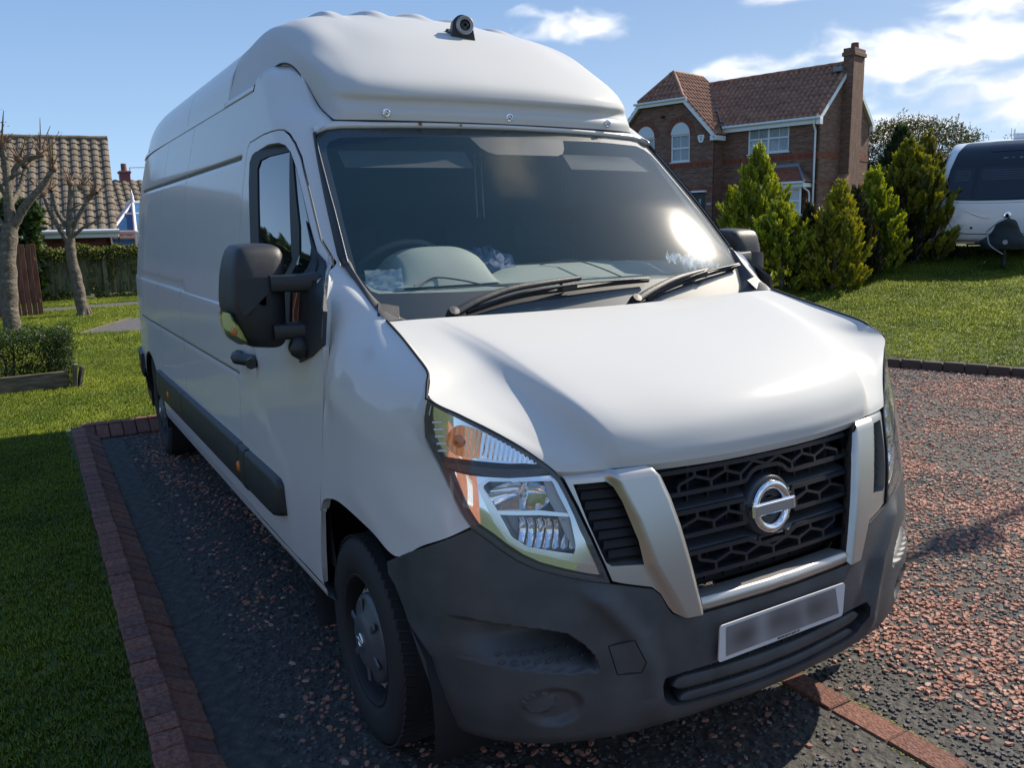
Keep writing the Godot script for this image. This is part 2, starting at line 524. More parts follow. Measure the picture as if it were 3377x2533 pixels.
	for k in 3:
		var c0: Color = [lin(0.155, 0.062, 0.042), lin(0.185, 0.075, 0.05), lin(0.13, 0.056, 0.042)][k]
		m = mat("paver%d" % k, Color.WHITE, 0.88)
		m.albedo_texture = noise_tex(0.05, 5, 30 + k, [[0.0, c0.darkened(0.35)], [0.45, c0], [0.7, c0.lightened(0.06)], [0.92, c0.lightened(0.1)], [1.0, lin(0.42, 0.36, 0.32)]], false, 256)
		m.heightmap_enabled = true; m.heightmap_scale = 0.35; m.heightmap_texture = noise_tex(0.09, 4, 40, [], false, 256); tri_map(m, 3.0)
	m = mat("chip", Color.WHITE, 0.8); m.vertex_color_use_as_albedo = true
	m = mat("grass_blade", Color.WHITE, 0.6); m.vertex_color_use_as_albedo = true
	m.backlight_enabled = true; m.backlight = Color(0.75, 0.75, 0.35)
	m = mat("leaf", Color.WHITE, 0.55); m.vertex_color_use_as_albedo = true
	m.backlight_enabled = true; m.backlight = Color(0.85, 0.85, 0.4)
	# buildings
	m = mat("brown_brick", Color.WHITE, 0.85)
	m.albedo_texture = brick_texture([Color(0.46, 0.315, 0.25), Color(0.42, 0.285, 0.235), Color(0.49, 0.33, 0.26), Color(0.39, 0.265, 0.225)], Color(0.50, 0.43, 0.37), 16, 8, 3)
	m.uv1_scale = V3(1 / 1.8, 1 / 1.2, 1)
	m = mat("red_brick", Color.WHITE, 0.85)
	m.albedo_texture = brick_texture([Color(0.36, 0.13, 0.11), Color(0.32, 0.12, 0.105), Color(0.40, 0.16, 0.12)], Color(0.36, 0.28, 0.26), 8, 4, 4)
	m.uv1_scale = V3(1 / 0.9, 1 / 0.6, 1)
	m = mat("orange_brick", Color.WHITE, 0.85)
	m.albedo_texture = brick_texture([Color(0.55, 0.27, 0.17), Color(0.5, 0.24, 0.16), Color(0.47, 0.24, 0.17)], Color(0.46, 0.34, 0.27), 4, 32, 5)
	m.uv1_scale = V3(1 / 2.4, 1 / 0.9, 1)
	m = mat("orange_wall", Color.WHITE, 0.85)
	m.albedo_texture = brick_texture([Color(0.62, 0.36, 0.25), Color(0.57, 0.33, 0.23), Color(0.66, 0.39, 0.28)], Color(0.62, 0.5, 0.42), 16, 8, 6)
	m.uv1_scale = V3(1 / 1.8, 1 / 1.2, 1)
	m = mat("pantile", Color.WHITE, 0.8)
	m.albedo_texture = noise_tex(0.02, 4, 50, [[0.0, lin(0.13, 0.07, 0.045)], [0.4, lin(0.26, 0.125, 0.075)], [0.65, lin(0.36, 0.18, 0.11)], [1.0, lin(0.42, 0.25, 0.16)]]); tri_map(m, 0.28)
	m = mat("brown_tile", Color.WHITE, 0.85)
	m.albedo_texture = noise_tex(0.02, 5, 51, [[0.0, lin(0.075, 0.058, 0.04)], [0.5, lin(0.15, 0.12, 0.085)], [1.0, lin(0.25, 0.205, 0.15)]]); tri_map(m, 0.33)
	mat("white_pvc", lin(0.74, 0.75, 0.76), 0.3)
	mat("lead", lin(0.20, 0.23, 0.26), 0.5, 0.2)
	mat("blind_cloth", lin(0.62, 0.66, 0.70), 0.8)
	mat("dark_room", lin(0.02, 0.02, 0.02), 0.9)
	mat("door_green", lin(0.012, 0.018, 0.018), 0.35)
	mat("fascia_red", lin(0.16, 0.045, 0.045), 0.5)
	mat("blue_blind", lin(0.03, 0.14, 0.34), 0.6)
	# wood and bark
	for k in 3:
		m = mat("fence_wood%d" % k, Color.WHITE, 0.85)
		var c1: Color = [lin(0.115, 0.115, 0.052), lin(0.095, 0.10, 0.048), lin(0.14, 0.13, 0.07)][k]
		m.albedo_texture = noise_tex(0.012, 5, 60 + k, [[0.0, c1.darkened(0.35)], [0.5, c1], [1.0, c1.lightened(0.12)]], false, 256); tri_map(m, 1.0); m.uv1_scale = V3(4, 0.7, 4)
	for k in 2:
		m = mat("brown_wood%d" % k, Color.WHITE, 0.8)
		var c2: Color = [lin(0.16, 0.068, 0.042), lin(0.125, 0.052, 0.034)][k]
		m.albedo_texture = noise_tex(0.012, 5, 64 + k, [[0.0, c2.darkened(0.3)], [0.5, c2], [1.0, c2.lightened(0.1)]], false, 256); tri_map(m, 1.0); m.uv1_scale = V3(5, 0.8, 5)
	m = mat("old_timber", Color.WHITE, 0.9)
	m.albedo_texture = noise_tex(0.015, 5, 67, [[0.0, lin(0.05, 0.042, 0.026)], [0.5, lin(0.11, 0.095, 0.065)], [1.0, lin(0.22, 0.185, 0.13)]], false, 256); tri_map(m, 1.0); m.uv1_scale = V3(0.9, 5, 5)
	m = mat("bark", Color.WHITE, 0.9)
	m.albedo_texture = noise_tex(0.016, 5, 70, [[0.0, lin(0.055, 0.045, 0.032)], [0.42, lin(0.12, 0.10, 0.075)], [0.7, lin(0.16, 0.14, 0.105)], [0.9, lin(0.27, 0.255, 0.215)], [1.0, lin(0.40, 0.39, 0.34)]], false, 256)
	m.heightmap_enabled = true; m.heightmap_scale = 1.2; m.heightmap_texture = noise_tex(0.03, 4, 71, [], false, 256); tri_map(m, 2.2)
	m = mat("twig", lin(0.17, 0.105, 0.065), 0.8)
	# caravan
	m = mat("caravan_white", lin(0.72, 0.72, 0.71), 0.3)
	m.clearcoat_enabled = true; m.clearcoat = 0.6; m.clearcoat_roughness = 0.1
	m = mat("caravan_black", lin(0.012, 0.013, 0.016), 0.12)
	m = mat("caravan_glass", lin(0.016, 0.018, 0.024), 0.03)
	mat("blind_dim", lin(0.05, 0.058, 0.075), 0.3)
	m = mat("cover_fabric", lin(0.014, 0.020, 0.019), 0.8)
	mat("galvanised", lin(0.25, 0.25, 0.26), 0.5, 0.5)

func _ready() -> void:
	rng.seed = 7
	var cam := Camera3D.new()
	cam.name = "camera"
	cam.position = V3(-1.82, 1.677, 2.456)
	cam.rotation_order = EULER_ORDER_YXZ
	cam.rotation_degrees = V3(-10.75, -30.34, -1.4)
	cam.fov = 49.4
	cam.near = 0.05; cam.far = 600.0
	add_child(cam)
	cam.current = true
	var we := WorldEnvironment.new()
	we.name = "environment"
	var env := Environment.new()
	env.background_mode = Environment.BG_SKY
	env.sky = Sky.new()
	env.sky.sky_material = make_sky()
	env.tonemap_mode = Environment.TONE_MAPPER_LINEAR
	env.tonemap_exposure = 1.40
	env.background_energy_multiplier = 1.0
	env.sdfgi_enabled = true; env.ssao_enabled = true; env.ssil_enabled = true
	we.environment = env
	add_child(we)
	var sun := DirectionalLight3D.new()
	sun.name = "sun"
	sun.light_energy = 1.6
	sun.light_color = Color(1.0, 0.955, 0.88)
	sun.light_angular_distance = 0.5
	sun.shadow_enabled = true
	add_child(sun)
	sun.look_at_from_position(V3(0.79, 0.61, -0.05) * 100.0, Vector3.ZERO, Vector3.UP)
	materials()
	build_ground()
	build_van()
	build_dash_items()
	build_left()
	build_right()

# ---- the van's skin: three curved maps, measured in metres
var FT := []
var WT := [[0.25, 0.97], [0.45, 1.0], [0.60, 1.012], [0.75, 1.016], [0.92, 1.010], [1.09, 1.007], [1.33, 1.002], [1.5, 0.980], [1.66, 0.958], [1.81, 0.936], [1.99, 0.904], [2.14, 0.868], [2.26, 0.838], [2.32, 0.825], [2.38, 0.805], [2.45, 0.78]]
var ZT := [[1.30, 0.60], [1.45, 0.05], [1.566, -0.285], [1.8, -0.50], [2.021, -0.70], [2.10, -0.785], [2.17, -0.885], [2.275, -1.0], [2.34, -1.09], [2.38, -1.25], [2.46, -1.6]]

func herm(t: Array, x: float) -> float:   # smooth table look-up of [x, y] rows
	var n := t.size()
	var k := 0
	while k < n - 2 and t[k + 1][0] <= x: k += 1
	var x0: float = t[k][0]
	var x1: float = t[k + 1][0]
	var h := x1 - x0
	var s := (x - x0) / h
	var a: int = maxi(k - 1, 0)
	var c: int = mini(k + 2, n - 1)
	var m0: float = (t[k + 1][1] - t[a][1]) / (x1 - t[a][0]) * h
	var m1: float = (t[c][1] - t[k][1]) / (t[c][0] - x0) * h
	var s2 := s * s
	var s3 := s2 * s
	return (2 * s3 - 3 * s2 + 1) * t[k][1] + (s3 - 2 * s2 + s) * m0 + (3 * s2 - 2 * s3) * t[k + 1][1] + (s3 - s2) * m1
func lint(t: Array, x: float) -> float:
	var k := 0
	while k < t.size() - 2 and t[k + 1][0] <= x: k += 1
	return lerpf(t[k][1], t[k + 1][1], clampf((x - t[k][0]) / (t[k + 1][0] - t[k][0]), 0, 1))
func front_tables() -> void:   # plan curves (x, z) of the nose at seven heights, kept as radius over angle
	var lv := [
		[0.20, [0, 0.81, 0.2, 0.804, 0.4, 0.783, 0.6, 0.735, 0.75, 0.66, 0.84, 0.58, 0.89, 0.50, 0.92, 0.42, 0.93, 0.30, 0.93, 0.0]],
		[0.30, [0, 0.863, 0.2, 0.857, 0.4, 0.838, 0.6, 0.795, 0.75, 0.725, 0.85, 0.64, 0.91, 0.55, 0.945, 0.46, 0.96, 0.35, 0.96, 0.0]],
		[0.45, [0, 0.880, 0.13, 0.878, 0.26, 0.871, 0.436, 0.850, 0.6, 0.815, 0.72, 0.775, 0.82, 0.715, 0.9, 0.635, 0.945, 0.56, 0.97, 0.47, 0.985, 0.35, 0.99, 0.0]],
		[0.65, [0, 0.868, 0.15, 0.865, 0.303, 0.856, 0.45, 0.838, 0.6, 0.805, 0.72, 0.763, 0.82, 0.707, 0.90, 0.635, 0.95, 0.56, 0.975, 0.48, 0.99, 0.37, 1.0, 0.25, 1.01, 0.0]],
		[0.85, [0, 0.840, 0.2, 0.836, 0.4, 0.820, 0.5, 0.803, 0.6, 0.778, 0.7, 0.739, 0.8, 0.685, 0.88, 0.622, 0.93, 0.565, 0.965, 0.49, 0.985, 0.41, 0.998, 0.28, 1.005, 0.0]],
		[1.03, [0, 0.806, 0.2, 0.800, 0.404, 0.775, 0.528, 0.750, 0.626, 0.719, 0.67, 0.703, 0.763, 0.662, 0.857, 0.602, 0.908, 0.545, 0.94, 0.48, 0.965, 0.40, 0.985, 0.29, 0.998, 0.0]],
		[1.24, [0, 0.72, 0.3, 0.71, 0.5, 0.68, 0.67, 0.63, 0.80, 0.575, 0.88, 0.535, 0.93, 0.50, 0.955, 0.43, 0.97, 0.35, 0.985, 0.25, 0.985, 0.0]]]
	for l in lv:
		var t := []
		var p: Array = l[1]
		for k in range(0, p.size(), 2): t.append([rad_to_deg(atan2(p[k], p[k + 1])), Vector2(p[k], p[k + 1]).length()])
		FT.append([l[0], t])
	for iy in 57:   # the table that fr() reads: y from 0.16 by 2 cm, angle by 2 degrees
		for ia in 54:
			var q := []
			for l in FT: q.append([l[0], herm(l[1], absf((ia - 2) * 2.0))])
			FG.append(herm(q, 0.16 + iy * 0.02))
var FG := PackedFloat32Array()
func fr(th: float, y: float) -> float:
	var a := clampf(absf(th) / 2.0, 0.0, 49.9)
	var b := clampf((y - 0.16) / 0.02, 1.0, 54.9)
	var ia := int(a)
	var ib := int(b)
	a -= ia; b -= ib
	var wa := [0.5 * a * (-1.0 + a * (2.0 - a)), 1.0 + 0.5 * a * a * (3.0 * a - 5.0), 0.5 * a * (1.0 + a * (4.0 - 3.0 * a)), 0.5 * a * a * (a - 1.0)]
	var r := 0.0
	for k in 4:
		var o := (ib - 1 + k) * 54 + ia + 1
		var v: float = FG[o] * wa[0] + FG[o + 1] * wa[1] + FG[o + 2] * wa[2] + FG[o + 3] * wa[3]
		r += v * (0.5 * b * (-1.0 + b * (2.0 - b)) if k == 0 else 1.0 + 0.5 * b * b * (3.0 * b - 5.0) if k == 1 else 0.5 * b * (1.0 + b * (4.0 - 3.0 * b)) if k == 2 else 0.5 * b * b * (b - 1.0))
	return r
func F(th: float, y: float, off := 0.0) -> Vector3:   # th in degrees, negative on the driver's side
	var r := fr(th, y) + off
	var a := deg_to_rad(th)
	return V3(r * sin(a), y, r * cos(a))
func Sx(z: float, y: float) -> float:
	var w := herm(WT, y)
	if z < -4.2: w -= 0.06 * pow((-4.2 - z) / 1.1, 2.0)
	var t := clampf((z - (lint(ZT, y) - 0.22)) / 0.22, 0.0, 1.3)
	w -= 0.095 * t * t
	# pressed lines: the waist ledge, a groove above and one below, the swage round the front wheel
	if z < -1.362: w -= 0.009 * ss(1.336, 1.352, y) * (1.0 - ss(1.36, 1.95, y))
	if z < -2.67: w -= 0.006 * ss(1.35, 1.358, y) * (1.0 - ss(1.392, 1.40, y)) * ss(-2.66, -2.69, z) * ss(-4.66, -4.6, z)
	if z < -1.44 and z > -4.75: w -= 0.007 * ss(1.985, 1.99, y) * (1.0 - ss(2.008, 2.013, y))
	if z < -1.345 and z > -4.75: w -= 0.004 * ss(1.048, 1.053, y) * (1.0 - ss(1.062, 1.067, y))
	if z > -1.34 and z < -0.4 and y < 1.2:
		var sw := lint([[-1.36, 1.045], [-1.306, 1.039], [-1.08, 0.996], [-0.86, 0.93], [-0.68, 0.838], [-0.5, 0.70], [-0.4, 0.6]], z)
		w += 0.004 * ss(sw + 0.005, sw - 0.07, y) * ss(-0.5, -0.7, z)
	if z > -1.25 and z < -0.9:
		var e := Vector2((z + 1.085) / 0.07, (y - 1.15) / 0.062).length()
		w -= 0.022 * (1.0 - ss(0.55, 1.05, e))
	return w
func W(x: float, y: float) -> Vector3:   # the windscreen
	var zc := lint([[1.2, 0.16], [1.33, 0.048], [1.44, -0.05], [1.75, -0.322], [2.063, -0.624], [2.2, -0.77]], y)
	var k := lint([[1.33, 0.095], [1.38, 0.097], [1.48, 0.10], [2.02, 0.177], [2.2, 0.19]], y)
	return V3(x, y, zc + 0.012 * sin(clampf((y - 1.33) / 0.73, 0, 1) * PI) - k * x * x * (0.75 + 0.39 * x * x))

func arch(cz: float, r: float, a0: float, a1: float, n: int, cy := 0.345) -> Array:
	var out := []
	for k in n + 1:
		var a := deg_to_rad(lerpf(a0, a1, float(k) / n))
		out.append(cz + cos(a) * r); out.append(cy + sin(a) * r)
	return out

func build_van() -> void:
	front_tables()
	var van := thing("panel_van", "large white high-roof panel van parked nose-out on the chipped drive, black mirrors and grey bumper", "van")
	van_sides(van)
	van_roof(van)
	van_front(van)
	van_lamps_and_grille(van)
	van_screen(van)
	van_fittings(van)
	van_cabin(van)

func van_sides(van: Node3D) -> void:
	for s in [-1.0, 1.0]:
		var f := func(z: float, y: float) -> Vector3: return V3(s * Sx(z, y), y, z)
		var zs := lines(-5.36, 0.0, 0.07, [-2.67, -2.69, -1.45, -1.65, -1.02, -1.15])
		var ys := lines(0.33, 2.46, 0.05, [1.336, 1.344, 1.352, 1.358, 1.392, 1.40, 1.985, 1.99, 2.008, 2.013, 1.048, 1.053, 1.062, 1.067, 1.12, 1.18])
		var out := V3(s, 0, 0)
		# B-pillar, cab corner and the first load panel in one pressing
		var a := [-2.757, 0.385, -2.757, 2.2765, -1.39, 2.2765, -1.37, 2.32, -1.28, 2.357, -1.20, 2.366, -1.09, 2.335, -1.0, 2.275, -0.88, 2.165, -0.785, 2.10, -0.735, 2.058, -0.698, 2.018, -0.50, 1.80, -0.285, 1.566, -0.272, 1.556,
			-0.27, 1.549, -0.402, 1.651, -0.543, 1.801, -0.683, 1.946, -0.751, 2.003, -0.807, 2.040, -0.854, 2.061, -0.90, 2.066, -1.089, 2.067, -1.304, 2.055, -1.333, 2.035, -1.340, 1.84, -1.352, 1.624, -1.364, 1.3, -1.368, 0.9, -1.372, 0.385]
		var b := MB.new()
		panel(b, pv(a), [], f, zs, ys, out, 0.02)
		obj("side_panel", b, M.white_paint, van)
		b = MB.new()   # the pressing turned in under the roof fairing
		var fl := []
		for q in [[-0.695, 2.018, 0.755, 2.062, -0.700], [-0.785, 2.10, 0.706, 2.088, -0.745], [-0.88, 2.165, 0.708, 2.148, -0.87], [-1.0, 2.275, 0.718, 2.26, -1.0], [-1.09, 2.335, 0.732, 2.328, -1.09], [-1.20, 2.366, 0.746, 2.357, -1.205], [-1.28, 2.357, 0.76, 2.345, -1.30]]:
			var p: Vector3 = f.call(q[0], q[1])
			var e := V3(s * q[2], q[3], q[4])
			fl.append([p, p.lerp(e, 0.5) + V3(s * 0.006, 0.006, 0.012), e])
		grid(b, smooth_rows(fl, 6, 24), V3(s * 0.3, 0.5, 1))
		obj("cab_corner", b, M.white_paint, van)
		# load bay panels behind it
		b = MB.new()
		panel(b, rect(-3.652, 0.385, -2.763, 2.2765), [], f, zs, ys, out, 0.02)
		obj("side_panel", b, M.white_paint, van)
		b = MB.new()
		var rp := PackedVector2Array([Vector2(-5.30, 0.385), Vector2(-5.30, 2.262), Vector2(-3.658, 2.2765), Vector2(-3.658, 0.385)])
		var hole := pv(arch(-4.332, 0.455, -5, 185, 24) + [-4.79, 0.2, -3.87, 0.2])
		panel(b, Geometry2D.clip_polygons(rp, hole)[0], [], f, zs, ys, out, 0.02)
		obj("side_panel", b, M.white_paint, van)
		# sill under the panels
		b = MB.new()
		for z in [[-3.86, -0.27]]:
			var rows := []
			for k in 13:
				var zz := lerpf(z[0], z[1], k / 12.0)
				rows.append([f.call(zz, 0.43) + V3(s * 0.004, 0, 0), f.call(zz, 0.405) + V3(s * 0.006, 0, 0), f.call(zz, 0.385) - V3(s * 0.012, 0, 0), V3(s * 0.93, 0.355, zz)])
			grid(b, rows, out)
		obj("sill", b, M.white_paint, van)
		# door, with the window cut out
		var door := pv([-0.276, 1.545, -0.408, 1.648, -0.549, 1.797, -0.689, 1.941, -0.756, 1.998, -0.811, 2.035, -0.856, 2.055, -0.90, 2.060, -1.089, 2.061, -1.300, 2.049, -1.327, 2.03, -1.334, 1.84, -1.346, 1.624, -1.358, 1.3, -1.362, 0.9, -1.366, 0.43,
			-0.33, 0.43, -0.30, 0.50, -0.262, 0.63, -0.225, 0.79, -0.16, 1.10, -0.125, 1.30, -0.215, 1.505])
		var win := pv([-1.12, 1.33, -1.14, 1.626, -1.215, 1.879, -1.227, 1.965, -1.205, 1.992, -1.174, 2.002, -0.989, 2.016, -0.850, 2.010, -0.799, 1.997, -0.748, 1.967, -0.679, 1.906, -0.581, 1.807, -0.484, 1.705, -0.376, 1.596, -0.255, 1.505, -0.25, 1.33])
		b = MB.new()
		panel(b, door, [win], f, zs, ys, out, 0.02)
		var dr := obj("cab_door", b, M.white_paint, van)
		var gls := func(z: float, y: float) -> Vector3:   # flat glass between the rear edge and the pillar
			var zf := lint(ZT, clampf(y, 1.566, 2.0)) - 0.075
			return V3(s * (lerpf(Sx(-1.14, y), Sx(zf, y), (z + 1.14) / (zf + 1.14)) - 0.005), y, z)
		var fin := func(z: float, y: float) -> Vector3: return gls.call(z, y) + V3(s * 0.0045, 0, 0)
		var glass_main := pv([-1.03, 1.33, -1.025, 1.627, -1.122, 1.93, -1.10, 1.962, -1.018, 1.972, -0.789, 1.974, -0.60, 1.523, -0.56, 1.33])
		var glass_q := pv([-0.757, 1.962, -0.667, 1.881, -0.586, 1.807, -0.50, 1.716, -0.40, 1.60, -0.40, 1.33, -0.50, 1.33, -0.523, 1.526, -0.579, 1.691])
		b = MB.new()
		panel(b, win, [glass_main, glass_q], fin, zs, ys, out, 0.012)
		obj("window_frame", b, M.seal, dr)
		b = MB.new()
		panel(b, glass_main, [], gls, lines(-1.2, -0.3, 0.1), lines(1.3, 2.0, 0.1), out, 0.004)
		obj("window_glass", b, M.side_glass, dr)
		b = MB.new()
		panel(b, glass_q, [], gls, lines(-1.2, -0.3, 0.1), lines(1.3, 2.0, 0.1), out, 0.004)
		obj("quarter_glass", b, M.side_glass, dr)
		# dark inner skin behind the seams
		b = MB.new()
		var rows2 := []
		for yy in lines(0.5, 2.24, 0.12):
			var row := []
			for zz in lines(-5.2, -1.55, 0.2): row.append(V3(s * (Sx(zz, yy) - 0.03), yy, zz))
			rows2.append(row)
		grid(b, rows2, out)
		obj("inner_skin", b, M.matt_black, van)
		b = MB.new()
		rows2 = []
		for yy in lines(0.5, 1.34, 0.1):
			var row := []
			for zz in lines(-1.6, -0.25, 0.15): row.append(V3(s * (Sx(zz, yy) - 0.04), yy, zz))
			rows2.append(row)
		grid(b, rows2, out)
		obj("door_lining", b, M.matt_black, van)
		# dirty sealant strips that lie in the pressed grooves
		for g in [[1.992, 2.006, -4.7, -1.45, 0.0055], [1.054, 1.060, -4.7, -1.35, 0.0035]]:
			b = MB.new()
			var fm := func(z: float, y: float) -> Vector3: return V3(s * (Sx(z, 1.999 if y > 1.5 else 1.057) + g[4]), y, z)
			panel(b, rect(g[2], g[0], g[3], g[1]), [], fm, lines(g[2], g[3], 0.15), [g[0] - 0.001, g[1] + 0.001], out, 0.003)
			obj("groove_sealant", b, M.moss_trim, van)
		# handle: a bowed grip over the scoop
		b = MB.new()
		var gp := []
		for k in 9:
			var t := k / 8.0
			var z := lerpf(-1.275, -1.0, t)
			gp.append(V3(s * (Sx(z, 1.15) + 0.012 + 0.030 * sin(PI * clampf(t * 1.25, 0, 1)) + (0.014 if t > 0.8 else 0.0)), 1.15 - 0.006 * t, z))
		var hr := []
		for k in 9: hr.append(0.022 if k in [0, 8] else 0.026)
		tube(b, gp, hr, 8)
		obj("door_handle", b, M.black_plastic, dr)
		# rubbing strips, in four lengths with joints
		var segs := [[-1.215, -0.672], [-1.352, -1.222], [-2.812, -1.360], [-3.70, -2.822], [-3.84, -3.708], [-5.30, -4.80]]
		for k in segs.size():
			var z0: float = segs[k][0]
			var z1: float = segs[k][1]
			b = MB.new()
			var rows := []
			var front: bool = k == 0
			var zz := lines(z0, z1, 0.1)
			if front: zz = lines(z0, z1 - 0.03, 0.1) + [z1 - 0.012, z1 - 0.003, z1]
			for z in zz:
				var slant := clampf((z1 - z) / 0.13, 0, 1) if front else 1.0
				var lo := lerpf(0.585, 0.552, slant) if k == 0 else 0.543
				var hi := lerpf(0.716, 0.733, ss(0, 0.3, slant)) if k == 0 else 0.737
				var d := 0.030
				if front and z > z1 - 0.02: d = 0.030 * sqrt(clampf((z1 - z) / 0.02, 0, 1))
				var x := Sx(z, 0.64)
				rows.append([V3(s * (x - 0.012), hi, z), V3(s * (x + d * 0.75), hi - 0.004, z), V3(s * (x + d), hi - 0.022, z), V3(s * (x + d + 0.004), (hi + lo) / 2, z), V3(s * (x + d), lo + 0.022, z), V3(s * (x + d * 0.75), lo + 0.004, z), V3(s * (x - 0.012), lo, z)])
			grid(b, rows, out)
			for e in [rows[0], rows[-1]]:
				for q in range(1, 5): b.face(e[0], e[q], e[q + 1], V3(0, 0, 1 if e == rows[-1] else -1))
			var rs := obj("rubbing_strip", b, M.black_plastic, van)
			if k in [1, 3, 5]:
				b = MB.new()
				var mz: float = [0, -1.392, 0, -3.34, 0, -4.95][k]
				if k == 1: mz = -1.325
				smooth_lathe(b, [Vector2(0.0, 0.046), Vector2(0.015, 0.045), Vector2(0.024, 0.040), Vector2(0.027, 0.030)], Transform3D(Basis(V3(0, 1, 0), V3(s, 0, 0), V3(0, 0, s)), V3(s * (Sx(mz, 0.64) - 0.004), 0.635, mz)), 16)
				obj("side_marker", b, M.amber, rs)
		# rear bumper corner and arch lips
		b = MB.new()
		var rows := []
		for k in 9:
			var z := lerpf(-4.80, -5.42, k / 8.0)
			var row := []
			for y in [0.30, 0.36, 0.45, 0.56]: row.append(V3(s * (Sx(z, maxf(y, 0.4)) + 0.012 - (0.05 if y < 0.33 else 0.0) - 0.1 * pow(maxf(0, -5.2 - z) / 0.22, 2)), y, z))
			rows.append(row)
		grid(b, rows, out)
		obj("rear_bumper_corner", b, M.black_plastic, van)
		b = MB.new()
		rows = []
		for k in 25:
			var t := deg_to_rad(lerpf(-8, 188, k / 24.0))
			var row := []
			for q in [[0.462, 0.003], [0.452, 0.004], [0.447, -0.005], [0.447, -0.35]]:
				var z: float = -4.332 + cos(t) * q[0]
				var y: float = maxf(0.345 + sin(t) * q[0], 0.30)
				row.append(V3(s * (Sx(z, maxf(y, 0.4)) + q[1]), y, z))
			rows.append(row)
		grid(b, rows, V3(0, -1, 0))
		obj("wheel_arch_liner", b, M.matt_black, van)
	# rear doors, floor, load-bay bulkhead
	var b := MB.new()
	var rr2 := []
	for y in lines(0.36, 2.6, 0.15):
		var w := Sx(-5.30, minf(y, 2.3)) - maxf(0, y - 2.3) * 0.6
		var row := []
		for t in [-1.0, -0.97, -0.85, -0.5, 0.0, 0.5, 0.85, 0.97, 1.0]: row.append(V3(t * w, y, -5.30 - 0.06 * (1.0 - pow(absf(t), 6))))
		rr2.append(row)
	grid(b, rr2, V3(0, 0, -1))
	obj("rear_doors", b, M.white_paint, van)
	b = MB.new()
	box(b, V3(-0.92, 0.36, -5.28), V3(0.92, 0.40, 0.30), 0.01)
	obj("floor_pan", b, M.matt_black, van)
	b = MB.new()
	box(b, V3(-0.62, 0.22, -4.6), V3(-0.50, 0.36, 0.5)); box(b, V3(0.50, 0.22, -4.6), V3(0.62, 0.36, 0.5)); box(b, V3(-0.8, 0.28, -0.1), V3(0.8, 0.40, 0.1))
	obj("chassis_rails", b, M.matt_black, van)

